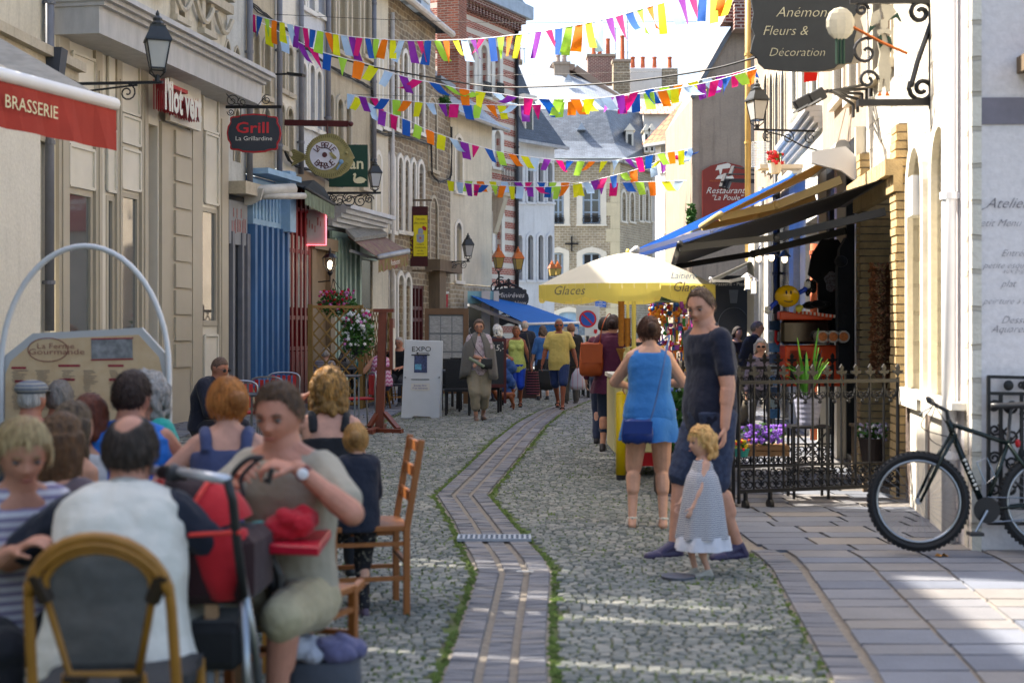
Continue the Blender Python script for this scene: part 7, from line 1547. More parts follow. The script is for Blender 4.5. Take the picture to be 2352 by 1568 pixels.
cm_=sitter('man in a grey checked flat cap seated below the cream menu board',48,872,8.6,165,1.7,hair=dict(c='8a847e',st='short',th=.02),skin='a8705a',clothes=[T(cloth('3c4048'),sleeve=.5),TR('22232a')],shoes=dict(c='222222'),vox=.010)
g=MB(); HC,HR,a=cm_['HC'],cm_['HR'],cm_['a']; g.ball(HC+HR@VV((0,.06*a,.62*a)),(.86*a,.98*a,.46*a),14,9,rot=HR); g.prism([(-.6*a,-.8*a),(-.4*a,-1.25*a),(.4*a,-1.25*a),(.6*a,-.8*a)],HC+HR@VV((0,0,.42*a)),HR@VV((1,0,0)),HR@VV((0,1,0)),HR@VV((0,0,.05*a))); smooth_union(g,'flat_cap',mat_stripes('checked','8d8a84','5c6170',.022,.4),cm_['t'],.008,it=2)
sitter('grey haired man beside the man in the flat cap',120,873,8.8,175,1.7,hair=dict(c='5c534c',c2='857c74',st='short',th=.08,n=.06),skin='a8705a',clothes=[T(cloth('4a4640'),sleeve=.5),TR('22232a')],shoes=dict(c='222222'),vox=.010)
sitter('broad man in a bright blue sleeveless shirt seen from behind',292,847,6.7,176,1.78,lean=2,hunch=6,fat=.8,skin='b07862',head=(-14,0,0),hair=dict(c='2b1c16',st='short',th=.05,n=.02),clothes=[T(cloth('0f63b5','blue_vest',v=.05),sleeve=0,lo=-.2,loose=.024,collar='0f5ba6',disp=.03),TR('22283a')],shoes=dict(c='222222'),vox=.008,hands={-1:(-.2,-.4,.8),1:(.2,-.4,.8)})
sitter('elderly grey haired woman in a turquoise top turned to the man in blue',378,856,7.7,-62,1.62,lean=4,sex='f',fat=.9,face=True,head=(-10,2,0),skin='bd8670',hair=dict(c='77716c',c2='a8a39e',st='curly',th=.16,n=.08),clothes=[T(cloth('0f9488'),sleeve=.4),TR('22232a')],shoes=dict(c='222222'),vox=.008)
sitter('woman with a ginger bun and a slate blue strappy top seen from behind',520,866,6.6,188,1.7,lean=4,hunch=10,sex='f',fat=.75,head=(28,0,0),skin='c08d78',hair=dict(c='6e3f1e',c2='a86c36',st='bun',th=.10,n=.05),clothes=[T(cloth('3b4263','strappy'),sleeve=0,lo=-.25,hi=.80,strap=.030,loose=.014,name='vest_top'),TR('2a2c3c')],shoes=dict(c='222222'),vox=.0075,hands={-1:(-.3,-.3,.8),1:(.3,-.3,.8)})
sitter('woman with curly streaked blond hair and a black strappy top seen from behind',756,849,8.2,188,1.7,lean=2,hunch=8,sex='f',fat=.6,skin='c4907a',hair=dict(c='2e1d12',c2='a87c42',st='curly',th=.20,n=.10),clothes=[T(cloth('16161a','black_top'),sleeve=0,lo=-.25,hi=.72,strap=.026,loose=.012,name='vest_top'),TR('22232a')],shoes=dict(c='222222'),vox=.0075,hands={1:(.16,-.16,1.10),-1:(-.12,-.38,.8)},elbow={1:VV((1,.1,-.9)),-1:VV((-.3,.2,-1))})
ck=cloth('a39779','khaki')
ym2=sitter('young man in a taupe T-shirt and khaki shorts fastening a black strap',668,868,5.45,-24,1.80,lean=0,hunch=12,fat=.1,face=True,head=(6,15,0),skin='b9806a',hair=dict(c='35261b',c2='5a4330',st='short',th=.045,n=.05,line=.58),
   clothes=[T(cloth('99907f','taupe_tee',v=.05),sleeve=.36,lo=-.28,loose=.016,disp=.02,ds=.18),TR(ck,len=.52,loose=.02,disp=.026)],shoes=dict(c='3a2e28',sole='6b5d50'),vox=.0062,hands={1:(.19,-.25,1.0),-1:(.02,-.36,.98),('d',1):(-.85,-.45,.15),('d',-1):(.5,-.6,.3)},elbow={1:VV((1,.15,-.8)),-1:VV((-1,.2,-.8))},palm={1:(0,.3,-1),-1:(.5,.4,-.5)},curl={1:.75,-1:.8},feet={-1:(-.14,-.42,0),1:(.16,-.36,0)},knee={-1:VV((-.1,-.7,.9)),1:VV((.35,-.7,.9))})
G=ym2['G']; Wj=ym2['J'][1]; g=MB(); c=G(Wj['W'].lerp(Wj['E'],.12)); dv=(G(Wj['E'])-G(Wj['W'])).normalized(); g.tube([c-dv*.012,c+dv*.012],.033,n=14); w__=g.build('watch_strap',cloth('6b3a34'),ym2['t']); g=MB(); g.ball(c+VV((.0,-.036,.0)),(.021,.008,.021)); g.build('watch_face',MATS['white_plastic'],w__)
hp=G(Wj['W']); g=MB(); g.tube(spline([at(530,1100,4.95),at(545,1075,4.95),at(575,1052,4.95),at(605,1050,4.95)],6),.010,n=5); g.tube(spline([at(598,1052,4.95),at(575,1070,4.95),at(553,1100,4.95),at(560,1140,4.95)],6),.008,n=5); g.tube([at(625,1075,4.9),at(617,1110,4.9),at(608,1100,4.9)],.010,n=5); tag(g.build('black_strap',MATS['black_plastic']),'black webbing strap with a buckle held up by the young man in taupe','strap')
# ---------------------------------------------------------------- chairs, tables and other props
rat=mat('rattan','9a6a2c',rough=.45,var=.2,vs=10); ratd=mat('rattan_binding','2e2014',rough=.6,var=.2); meshm=mat('seat_mesh','2b2d31',rough=.6,var=.35,vs=40,alpha=.88); orw=mat('orange_wood','8f5527',rough=.45,var=.15,vs=5,stretch=(8,8,1)); palew=mat('pale_wood','b08a66',rough=.5,var=.12,vs=4,stretch=(1,8,1)); steel=mat('steel','8f9296',rough=.3,metal=.9,var=.05)
# rattan bistro chair, its back to the viewer
def rattan_chair(label,x,y,rz,group=None,detail=True):
    t=thing('rattan_chair',label,'chair',(0,0,0),group); sh=.45
    def bk(u,z): return VV((u,.20+.10*(z-sh)/.5,z))       # back plane leans away
    P=[bk(-.215,0.0)+VV((0,.02,0)),bk(-.21,.45),bk(-.205,.70)]+[bk(-.205*cos(a),.72+.19*sin(a)) for a in [pi*i/14 for i in range(1,14)]]+[bk(.205,.70),bk(.21,.45),bk(.215,0.0)+VV((0,.02,0))]
    g=MB(); g.tube(P,.0165,n=8); g.build('back_frame',rat,t,smooth=True)
    Q=[bk(-.10,.50),bk(-.155,.74)]+[bk(-.158*cos(a),.755+.115*sin(a)) for a in [pi*i/10 for i in range(1,10)]]+[bk(.155,.74),bk(.10,.50)]
    g=MB(); g.tube(Q+[Q[0]],.012,n=7); g.build('inner_frame',rat,t,smooth=True); Q2=[q+VV((0,-.006,.0)) for q in Q]
    g=MB(); P2=[bk(p.x*.93,.875 if False else min(.895,p.z*1.02)) for p in P[3:-3]]; g.tube([p+VV((0,.004,-.022)) for p in P[3:-3]],.012,n=7); g.build('second_hoop',rat,t,smooth=True)
    g=MB(); c=sum(Q2,Vector())/len(Q2); g.add(Q2+[c],[(i,(i+1)%len(Q2),len(Q2)) for i in range(len(Q2))]); g.build('backrest',meshm,t)
    for s in (-1,1):
        g=MB(); g.tube([bk(s*.185,.80),bk(s*.15,.72)],.024,n=7); g.build('binding',ratd,t); g=MB(); g.tube([bk(s*.115,.49),bk(s*.05,.487)],.017,n=7); g.build('binding',ratd,t)
        g=MB(); g.tube([bk(s*.11,.50),bk(s*.13,.30),bk(s*.15,.1)],.013,n=6); g.build('back_stay',rat,t)
        g=MB(); g.tube([VV((s*.19,-.20,sh)),VV((s*.20,-.21,0))],.016,n=7); g.build('leg',rat,t)
    g=MB(); g.bar((-.2,0,sh),(.2,0,sh),.40,.035,up=VV((0,0,1))); g.lathe((0,0,sh-.02),[(.22,0),(.22,.035)],n=20); g.build('seat',meshm,t)
    g=MB(); 
    for z_ in (.22,): g.tube([VV((-.2,-.2,z_)),VV((.2,-.2,z_)),bk(.2,z_),bk(-.2,z_),VV((-.2,-.2,z_))],.010,n=5)
    g.build('stretcher',rat,t); t.location=(x,y,0); t.rotation_euler=(0,0,rz); return t
rc0=rattan_chair('rattan bistro chair with dark mesh back, nearest the viewer',px_(232,4.1),4.34,pi)
r1=rattan_chair('rattan bistro chair under the woman in the pink zigzag top',px_(905,26.8),26.9,1.9,'rattan chairs on the left terrace')
dup(r1,(px_(930,28),28.2,0),2.5,'rattan bistro chair half hidden by the white exhibition board'); dup(r1,(px_(745,28),27.9,0),-.4,'rattan bistro chair behind the trellis at the left'); dup(r1,(px_(836,29),28.8,0),-2.6,'rattan bistro chair behind the white petunias')
# ladder back chairs
def ladder_chair(label,x,y,rz,h=.93,sh=.46,w_=.40,m=None,group=None,rails=3):
    m=m or orw; t=thing('ladder_back_chair',label,'chair',(0,0,0),group)
    for s in(-1,1):
        g=MB(); g.bar((s*w_/2,.19,0),(s*w_/2,.19,sh),.034); g.bar((s*w_/2,.19,sh-.01),(s*w_/2,.27,h),.032); g.build('back_post',m,t,bevel=.003)
        g=MB(); g.bar((s*w_/2,-.19,0),(s*w_/2,-.19,sh),.034); g.build('leg',m,t,bevel=.003)
    for i in range(rails):
        z_=sh+.16+(h-sh-.20)*i/(rails-1); y_=.19+.08*(z_-sh)/(h-sh); g=MB(); g.bar((-w_/2,y_,z_),(w_/2,y_,z_),.018,.055); g.build('rail',m,t)
    g=MB(); g.box((0,0,sh),(w_+.02,.42,.03)); g.build('seat',m,t,bevel=.005)
    for (a,b) in (((-w_/2,-.19,.2),(-w_/2,.19,.2)),((w_/2,-.19,.2),(w_/2,.19,.2)),((-w_/2,-.19,.28),(w_/2,-.19,.28)),((-w_/2,.19,.28),(w_/2,.19,.28)),((-w_/2,-.19,.38),(-w_/2,.19,.38)),((w_/2,-.19,.38),(w_/2,.19,.38))):
        g=MB(); g.bar(a,b,.022); g.build('stretcher',m,t)
    t.location=(x,y,0); t.rotation_euler=(0,0,rz); return t
ladder_chair('orange wooden ladder back chair with its back to the street beside the little girl',px_(838,7.55),7.6,-1.35,h=.92)
o=ladder_chair('orange wooden stool under the young man in the taupe T-shirt',px_(672,5.6),5.6,-.35,h=.47,rails=0,w_=.34); o.name='wooden_stool'
ladder_chair('yellow wooden chair behind the red stroller under the woman with the ginger bun',px_(515,6.35),6.35,pi+.1 if 0 else .1,h=.86,m=mat('yellow_wood','a9742f',rough=.5,var=.12))
for lb,x_,d_,rz_ in (('hidden wooden chair under the man in the blue sleeveless shirt',300,6.6,0.1),):
    ladder_chair(lb,px_(x_,d_),d_,rz_,h=.84)
# tables
def table(label,x0,x1,y0,y1,h,m,leg=None,th=.03,name='cafe_table',legs=4,rz=0,lm=None,lr=.022):
    cx,cy=(x0+x1)/2,(y0+y1)/2; t=thing(name,label,'table',(cx,cy,0)); g=MB(); g.box((cx,cy,h-th/2),(x1-x0,y1-y0,th)); g.build('tabletop',m,t,bevel=.006); lm=lm or m
    if legs==4:
        for a in (x0+.04,x1-.04):
            for b in (y0+.04,y1-.04): g=MB(); g.bar((a,b,0),(a,b,h-th),lr*1.8); g.build('leg',lm,t)
    else:
        g=MB(); g.tube([(cx,cy,.02),(cx,cy,h-th)],lr,n=10); g.build('pedestal',lm,t); g=MB(); g.lathe((cx,cy,0),[(.2,0),(.2,.015),(.04,.04)],n=16); g.build('base',lm,t)
    return t
xr=px_(508,4.75); table('pale wooden cafe table in front of the man in the off-white vest',xr-.95,xr,4.75,5.35,.77,palew,th=.035,lr=.022)
xl=px_(572,5.02); red=mat('red_table','b3182e',rough=.35,var=.06)
t=thing('red_side_table','small bright red plastic topped table with bent black legs beside the stroller','table',(xl+.15,5.2,0)); g=MB(); c=[(xl-.03,5.0),(px_(735,4.95),4.92),(px_(757,5.3),5.35),(xl-.03,5.35)]
g.prism([(a,b) for a,b in c],(0,0,.715),(1,0,0),(0,1,0),(0,0,.034)); g.build('tabletop',red,t,bevel=.005)
for a,b,c_,d_ in ((620,655,5.12,5.12),(600,575,5.3,5.35)):
    g=MB(); g.tube([(px_(590,c_),c_,.70),(px_(a,c_),c_,.69),(px_(a+22,c_),c_,.62),(px_(a+38,c_),c_,.0)],.017,n=8); g.build('leg',MATS['black_plastic'],t)
def lump(name,label,cat,c,r,m,n=9,seed=1,vox=.008,disp=.02,ds=.06,parent=None,flat=.6):
    rr=random.Random(seed); g=MB(); c=Vector(c)
    for i in range(n): g.ball(c+VV((rr.uniform(-1,1)*r[0]*.5,rr.uniform(-1,1)*r[1]*.5,rr.uniform(-.5,.6)*r[2]*.6)),(r[0]*rr.uniform(.45,.6),r[1]*rr.uniform(.45,.6),r[2]*rr.uniform(.5,.7)*flat/.6),10,7)
    o=smooth_union(g,name,m,parent,vox,it=3,disp=disp,dsize=ds)
    return tag(o,label,cat)
p=at(668,1212,5.12); lump('red_pouch','crumpled bright red fabric pouch lying on the red table','pouch',(p.x,p.y,.80),(.105,.10,.075),cloth('b01224','pouch_red'),seed=4,disp=.035,ds=.05)
p=at(590,1228,5.1); lump('turquoise_cloth','folded turquoise cloth with a dark edge on the red table','cloth',(p.x,p.y,.77),(.075,.08,.04),cloth('2fa5a0','cloth_turq'),seed=6)
p=at(735,1530,5.25); t=thing('grey_bag','grey canvas bag stuffed with white and mauve clothes on the ground at the bottom edge','bag',(p.x,p.y,0)); g=MB(); c=VV((p.x,p.y,.15))
g.loft([[c+VV((k*(abs(cos(a))**.6*(1 if cos(a)>0 else -1)),.11*kk_*sin(a),z_)) for a in [i*pi/12 for i in range(24)]] for k,kk_,z_ in ((.14,.8,-.15),(.16,1,-.1),(.155,1,.05),(.15,.8,.13))]); g.build('bag_body',cloth('44464c','bag_grey'),t,smooth=True)
for nm,dx,m_,sd in (('white_cloth',-.06,cloth('a9aab4','wc'),3),('mauve_cloth',.07,cloth('5d5a78','mc'),5)):
    o=lump(nm,None,None,c+VV((dx,-.0,.17)),(.10,.09,.06),m_,seed=sd,disp=.03,ds=.05,parent=t,vox=.007)
# stroller
t=thing('stroller','black and red stroller with a silver push handle between the tables','stroller',(px_(480,4.75),4.75,0)); d=4.75; bp_=MATS['black_plastic']; redc=cloth('b0141f','stroller_red')
A=lambda x,y,dd=d: at(x,y,dd)
g=MB(); g.tube([A(325,1080,4.85),A(395,1082,4.8)],.017,n=10); g.tube([A(415,1084),A(525,1102,4.6)],.017,n=10); g.build('push_handle',mat('silver','c3c5c9',rough=.25,metal=.4,var=0),t,smooth=True)
for a,b in ((A(370,1083,4.8),A(425,1088,4.75)),): g=MB(); g.tube([a,b],.024,n=10); g.ball((a+b)/2,.032); g.build('handle_hub',bp_,t,smooth=True)
g=MB(); g.tube([A(522,1100,4.6),A(535,1150,4.62),A(545,1250,4.65),A(560,1370,4.7)],.016,n=8); g.build('side_frame',bp_,t,smooth=True)
g=MB(); g.tube([A(552,1300,4.7),A(585,1480,4.75),A(600,1640,4.8)],.014,n=8); g.tube([A(560,1380,4.72),A(567,1568,4.72),A(568,1700,4.72)],.016,n=8); g.build('lower_tube',steel,t,smooth=True)
g=MB(); n1=16
for (k0,k1,mm) in (): pass
rings=[]
for j in range(7):
    a=pi*(.02+.55*j/6); rings.append([A(365,1245,4.85)+VV((.0,0,0))+VV((.12+.15*cos(b)*1.0+.0, -.10+.24*sin(b)*0, 0)) for b in (0,)])
# hood as quarter ellipsoid shell of three panels
hc=A(432,1222,4.9)
def hoodpt(th,ph): return hc+VV((.23*sin(th)*cos(ph)*1.0-.0,-.20*cos(th),.0))+VV((0,0,.205*sin(th)*sin(ph)))
for k,(p0,p1,mm) in enumerate(((.30,1.15,redc),(1.17,1.9,cloth('2a1418','hood_dark')),(1.92,2.9,redc))):
    g=MB(); R_=8
    for i in range(12):
        for j in range(R_):
            th0,th1=pi*i/12,pi*(i+1)/12; a0_,a1_=p0+(p1-p0)*j/R_,p0+(p1-p0)*(j+1)/R_; g.quad(hoodpt(th0,a0_),hoodpt(th1,a0_),hoodpt(th1,a1_),hoodpt(th0,a1_))
    g.build('hood_panel',mm,t,smooth=True)
for k in (0,1): 
    g=MB(); g.tube([hoodpt(pi*i/12,1.16+.76*k)*1.0+VV((0,0,.006)) for i in range(13)],.009,n=6); g.build('hood_piping',mat('coral','d8392f',rough=.6,var=0),t)
g=MB(); c=A(455,1330,4.9); g.loft([[c+VV((sx*(.24-.0*z_),sy*.17,z_)) for sx,sy in ((-1,-1),(.9,-1),(1,.9),(-1,1))] for z_ in (-.06,.18)]); g.build('seat_shell',cloth('2a0c10','seatblack'),t,bevel=.035)
g=MB(); g.loft([[A(500+q*6,1215+q*52,4.78)+VV((kx*cos(a_),.07*sin(a_),0)) for a_ in [i*pi/8 for i in range(16)]] for q,kx in ((0,.10),(1,.105),(2,.085),(3,.05))]); g.build('side_wing',redc,t,smooth=True)
g=MB(); g.tube([A(425,1228,4.68),A(552,1222,4.63)],.008,n=6); g.build('edge_trim',MATS['coral'],t)
g=MB(); c=A(440,1450,4.85); g.loft([[c+VV((sx*.2,sy*.16,z_)) for sx,sy in ((-1,-1),(1,-1),(1,1),(-1,1))] for z_ in (-.1,.06)]); g.build('basket',cloth('0f0f11','basket'),t,bevel=.03)
def wheel(o,axis,r,tr,t,m_t,m_r,spokes=0,name='wheel',rimr=.012,hub=.02,sm_=None,tread=0):
    """tyre mesh with rim and spokes; axis = wheel axle direction"""
    axis=Vector(axis).normalized(); a,b=basis(axis); o=Vector(o); n=40
    g=MB(); rings=[[o+(a*cos(2*pi*i/n)+b*sin(2*pi*i/n))*(r-tr+tr*cos(2*pi*j/8))+axis*(tr*sin(2*pi*j/8)) for j in range(8)] for i in range(n)]; rings.append(rings[0]); g.loft(rings,cap=False)
    if tread:
        for i in range(tread):
            th=2*pi*i/tread; rd=a*cos(th)+b*sin(th); tg=-a*sin(th)+b*cos(th)
            for s_ in (-1,1): p=o+rd*(r-.001)+axis*(s_*tr*.55)+tg*(.006 if s_>0 else -.006); g.bar(p-tg*.007,p+tg*.007,.016,.012,up=rd)
    w_=g.build(name,m_t,t,smooth=not tread)
    g=MB(); rings=[[o+(a*cos(2*pi*i/n)+b*sin(2*pi*i/n))*(r-2*tr-rimr*.6+rimr*cos(2*pi*j/6))+axis*(rimr*sin(2*pi*j/6)) for j in range(6)] for i in range(n)]; rings.append(rings[0]); g.loft(rings,cap=False); g.build('rim',m_r,w_,smooth=True)
    g=MB(); g.tube([o-axis*.04,o+axis*.04],hub,n=10)
    for i in range(spokes): th=2*pi*i/spokes; rd=a*cos(th)+b*sin(th); g.tube([o+axis*(.028 if i%2 else -.028),o+rd*(r-2*tr-rimr)],sm_ or .0012,n=3,cap=False)
    g.build('spokes',MATS['zinc'],w_); return w_
wheel(A(480,1560,4.85),(1,.2,0),.13,.02,t,mat('tyre_grey','6e7074',rough=.6,var=.1),steel,spokes=5,sm_=.008)
wheel(A(600,1690,4.85),(1,.2,0),.13,.02,t,MATS['tyre_grey'],steel,spokes=5,sm_=.008)
# ---- menu board with tubular arch
d=9.2; t=thing('menu_board','cream restaurant menu board with clipped corners under a pale tubular arch','menu board',at(195,1050,d)); k=d/FD
g=MB(); P=[at(195+193*cos(a),850-(285*sin(a) if sin(a)>0 else 0),d) for a in [pi*i/28 for i in range(29)]]; P=[VV((P[0].x,d,0))]+P+[VV((P[-1].x,d,0))]; g.tube(P,.019,n=10); g.build('arch_tube',mat('tube_grey','cfccca',rough=.4,var=.08),t,smooth=True)
out=[(-2,1060),(-2,850),(12,815),(75,765),(325,752),(380,812),(392,860),(392,1060)]
g=MB(); g.prism([((x-195)*k,-(y-900)*k) for x,y in out],at(195,900,d+.02),(1,0,0),Z,(0,.05,0)); g.build('board_frame',mat('frame_alu','b3b0ad',rough=.35,var=.05),t)
g=MB(); g.prism([((x-195)*k,-(y-900)*k) for x,y in [(10,1050),(12,858),(25,828),(82,780),(318,768),(365,820),(374,862),(372,1050)]],at(195,900,d+.012),(1,0,0),Z,(0,.03,0)); pm=mat('menu_paper','cdb08a',rough=.6,var=.14,vs=7,col2='bf9c74'); g.build('menu_panel',pm,t)
cr=mat('crimson_ink','8e1f33',rough=.7,var=0); br_=mat('brown_ink','8a5a4a',rough=.7,var=0); gi=mat('grey_ink','6e6258',rough=.7,var=0)
o=lambda x,y,e=0: at(x,y,d+.008-e)
text_mb('La Ferme',.05,o(128,795),(1,0,0),Z,sx=1.3).build('first_heading',br_,t); text_mb('Gourmande',.052,o(130,808),(1,0,0),Z,sx=1.45).build('second_heading',br_,t)
g=MB(); g.tube([o(110+46*cos(a),803-27*sin(a)) for a in [2*pi*i/28 for i in range(29)]],.003,n=4,cap=False); g.build('oval_emblem',br_,t)
g=MB(); g.quad(o(210,824),o(305,822),o(304,778),o(209,780)); g.build('photo_panel',mat('old_photo','7d7b7a',rough=.6,var=.45,vs=18),t)
for nm,y_ in (('red_rule',777),('red_rule',825)): g=MB(); g.quad(o(209,y_+3,.002),o(306,y_+1,.002),o(306,y_-2,.002),o(209,y_,.002)); g.build(nm,cr,t)
rr=random.Random(2)
for x_,y_,w_ in ((26,845,34),(134,840,50),(248,840,36),(34,876,30),(136,872,36),(250,872,30)):
    g=MB(); g.quad(o(x_,y_+2),o(x_+w_,y_+2),o(x_+w_,y_-3),o(x_,y_-3)); g.build('red_rule',cr,t)
g=MB()
for cx_ in (26,80,140,190,250,300,335):
    for j in range(22):
        y_=851+j*4.2; w_=rr.uniform(14,34); x_=cx_+rr.uniform(0,6); g.quad(o(x_,y_+.7),o(x_+w_,y_+.7),o(x_+w_,y_-.7),o(x_,y_-.7))
gx=g.build('menu_lines',gi,t); gx['kind']='stuff'
# ---- white exhibition board
t=thing('exhibition_board','white wooden A-board lettered Expo with a poster and an arrow','A-board',at(965,962,23.8)); d=23.9; k=d/FD
g=MB(); g.prism([((x-970)*k,-(y-870)*k) for x,y in [(921,960),(930,780),(1017,783),(1009,964),(994,964),(988,957),(950,955),(945,961)]],at(970,870,d),(1,0,0),Z,(0,.05,.0)); g.build('front_leaf',mat('white_board','c6c9cc',rough=.45,var=.04),t,bevel=.006)
g=MB(); g.prism([((x-970)*k,-(y-870)*k) for x,y in [(926,955),(936,783),(1016,785),(1013,958),(1003,958),(994,952),(952,951),(947,956)]],at(972,870,d+.35),(1,0,0),Z,(0,.04,0)); g.build('rear_leaf',MATS['white_board'],t)
text_mb('EXPO',.12,at(968,802,d-.004),(1,0,0),Z,sx=1.1).build('lettering',MATS['ink'],t); g=MB(); g.bar(at(957,811,d-.006),at(985,811,d-.006),.008); g.prism([(0,0),(.05,.02),(.05,-.02)],at(954,811,d-.006),(1,0,0),Z,(0,.003,0)); g.build('arrow',MATS['ink'],t)
g=MB(); g.quad(at(951,855,d-.006),at(981,856,d-.006),at(981,815,d-.006),at(952,814,d-.006)); g.build('poster',mat('poster_navy','232840',rough=.5,var=.4,vs=30,col2='4d5a86'),t); g=MB(); g.quad(at(953,848,d-.009),at(968,849,d-.009),at(968,836,d-.009),at(953,836,d-.009)); g.build('poster_picture',mat('poster_blue','5a9ab8',rough=.5,var=.3,vs=40),t)
g=MB(); g.quad(at(944,896,d-.006),at(987,897,d-.006),at(987,880,d-.006),at(944,880,d-.006)); g.build('notice',wht,t); text_mb('Entrée libre',.045,at(965,885,d-.008),(1,0,0),Z).build('notice_text',mat('ink_violet','6a64a0',rough=.8,var=0),t); text_mb('Free entrance',.045,at(965,891,d-.008),(1,0,0),Z).build('notice_text',MATS['ink_violet'],t)
g=MB(); g.bar(at(944,871,d-.004),at(986,871,d-.004),.01); g.bar(at(945,815,d-.008),at(987,815,d-.008),.015); g.build('rail',MATS['ink'],t)
for x_ in (931,1009): g=MB(); g.ball(at(x_,866,d-.01),.016); g.build('knob',steel,t)
# ---- reddish wooden post with a cross foot
t=thing('menu_post','tall reddish brown wooden menu post on a cross shaped foot','post',at(880,990,21)); pw2=mat('post_red_brown','6b3320',rough=.5,var=.15,vs=4,stretch=(5,5,1)); d=21
b0=gd(990); g=MB(); g.bar(at(872,985,d),at(880,715,d),.17,.12); g.build('post',pw2,t,bevel=.006); g=MB(); g.box(at(882,713,d),(.30,.2,.05)); g.box(at(880,846,d-.0),(.22,.18,.05)); g.build('cap',pw2,t)
g=MB(); a=at(845,988,21); g.bar((a.x-.08,20.7,.03),(a.x+.55,20.45,.03),.09,.07); g.bar((a.x+.1,20.2,.035),(a.x+.18,21.6,.035),.09,.07); g.bar(at(848,980,20.8),at(866,950,20.95),.07,.05); g.bar(at(915,985,20.6),at(884,948,20.95),.07,.05); g.build('foot',pw2,t)
g=MB(); g.box(at(900,790,d)+VV((0,.05,0)),(.05,.35,.75)); g.build('menu_case',pw2,t); g=MB(); g.box(at(904,800,d)+VV((.0,.03,0)),(.02,.28,.6)); g.build('menu_sheet',wht,t)
# ---- trellis
tw=mat('trellis_wood','7a5f30',rough=.7,var=.2,vs=5)
def trellis(label,p0,p1,ztop,zb,grp,step=.2,posts=True):
    t=thing('trellis',label,'trellis',(p0+p1)/2,grp); p0,p1=VV((p0.x,p0.y,0)),VV((p1.x,p1.y,0)); dr=(p1-p0).normalized(); L=(p1-p0).length
    for q in (p0,p1): g=MB(); g.bar(q,q+Z*(ztop+.04),.09); g.build('post',tw,t)
    g=MB(); g.bar(p0+Z*ztop,p1+Z*ztop,.05); g.build('top_rail',tw,t); g=MB(); g.bar(p0+Z*zb,p1+Z*zb,.05); g.build('bottom_rail',tw,t)
    g=MB(); h=ztop-zb
    for sg,off in ((1,.0),(-1,.014)):
        nrm=VV((dr.y,-dr.x,0))*off; x=-h
        while x<L:
            a,b=x,x+h; za,zb_=(zb,ztop); a2=max(a,0); b2=min(b,L)
            if b2>a2:
                z0,z1=zb+(a2-a),zb+(b2-a)
                if sg<0: z0,z1=ztop-(a2-a),ztop-(b2-a)
                g.bar(p0+dr*a2+Z*z0+nrm,p0+dr*b2+Z*z1+nrm,.030,.012,up=VV((dr.y,-dr.x,0)))
            x+=step*1.35
    o=g.build('lattice',tw,t); o['kind']='stuff'; return t
trellis('wooden lattice trellis panel on the left terrace, nearer the red shopfront',at(713,900,26),at(829,900,26.6),EYE+52/FD*26,.12,'trellis panels')
trellis('second wooden lattice trellis panel joined behind the first, towards the white board',at(833,900,26.8),at(895,900,29.5),EYE+44/FD*27,.12,'trellis panels')
# ---- flowers and foliage
gleaf=mat('leaf_green','2f5a1c',rough=.7,var=.35,vs=6); gl2=mat('leaf_light','4f8a24',rough=.6,var=.3,vs=6)
def foliage(g,c,r,n,s_,rr,hang=0):
    for i in range(n):
        v=VV((rr.gauss(0,.5),rr.gauss(0,.5),rr.gauss(0,.5))); v=v.normalized()*min(1,v.length); p=Vector(c)+VV((v.x*r[0],v.y*r[1],v.z*r[2]-hang*rr.random()*r[2])); a=VV((rr.uniform(-1,1),rr.uniform(-1,1),rr.uniform(-.6,1))).normalized(); b=a.cross(VV((rr.uniform(-1,1),rr.uniform(-1,1),.3))).normalized(); L=s_*rr.uniform(.6,1.3)
        g.add([p-a*L,p+b*L*.45,p+a*L,p-b*L*.45],[(0,1,2,3)])
def flower(g,p,r,rr,k=5):
    n=VV((rr.uniform(-.5,.5),-1,rr.uniform(-.3,.6))).normalized(); a,b=basis(n); P=[p+(a*cos(t)+b*sin(t))*r*(1 if i%2==0 else .62) for i,t in enumerate([pi*j/k for j in range(2*k)])]
    g.add(P+[p-n*r*.35*-1],[(i,(i+1)%(2*k),2*k) for i in range(2*k)])
def basket(name,label,cat,c,r,cols,nf,seed,leafn=500,hang=.6,fr=.035,ls=.045,pot=None,lm=None,spread=1.0):
    rr=random.Random(seed); t=thing(name,label,cat,c); c=Vector(c)
    if pot: g=MB(); g.lathe(c-Z*(r[2]*.9),[(pot[0]*.75,-pot[1]),(pot[0],0),(pot[0]*1.05,.01)],n=16); g.build('pot',pot[2],t,smooth=False)
    g=MB(); foliage(g,c,r,leafn,ls,rr,hang); g.build('foliage',lm or gleaf,t)
    for m_,n_ in cols:
        g=MB()
        for i in range(n_):
            a=rr.uniform(0,2*pi); q=VV((cos(a)*r[0]*rr.uniform(.3,1)*spread,-abs(rr.gauss(0,.6))*r[1],rr.uniform(-.9,.9)*r[2])); flower(g,c+q,fr*rr.uniform(.7,1.2),rr)
        f=g.build('blossoms',m_,t); f['kind']='stuff'
    return t
fw=mat('petal_white','cfcfd0',rough=.7,var=.05); fm_=mat('petal_magenta','b01466',rough=.7,var=.1); fr_=mat('petal_red','b3101c',rough=.7,var=.1); fp=mat('petal_pink','cf7ab8',rough=.7,var=.1); fv=mat('petal_violet','8c5ac8',rough=.7,var=.15); fy=mat('petal_yellow','d8b81c',rough=.7,var=.1)
t=basket('hanging_basket','hanging basket of red and pink petunias under the white bulb carriage lamp','hanging basket',at(775,690,27.8),(.38,.25,.24),[(fr_,60),(fm_,20),(fp,22)],0,1,leafn=700)
g=MB(); 
for dx in (-.15,0,.15): g.tube([at(775,680,27.8)+VV((dx,0,0)),at(765,640,27.8)],.006,n=4)
g.build('chain',MATS['black_iron'],t)
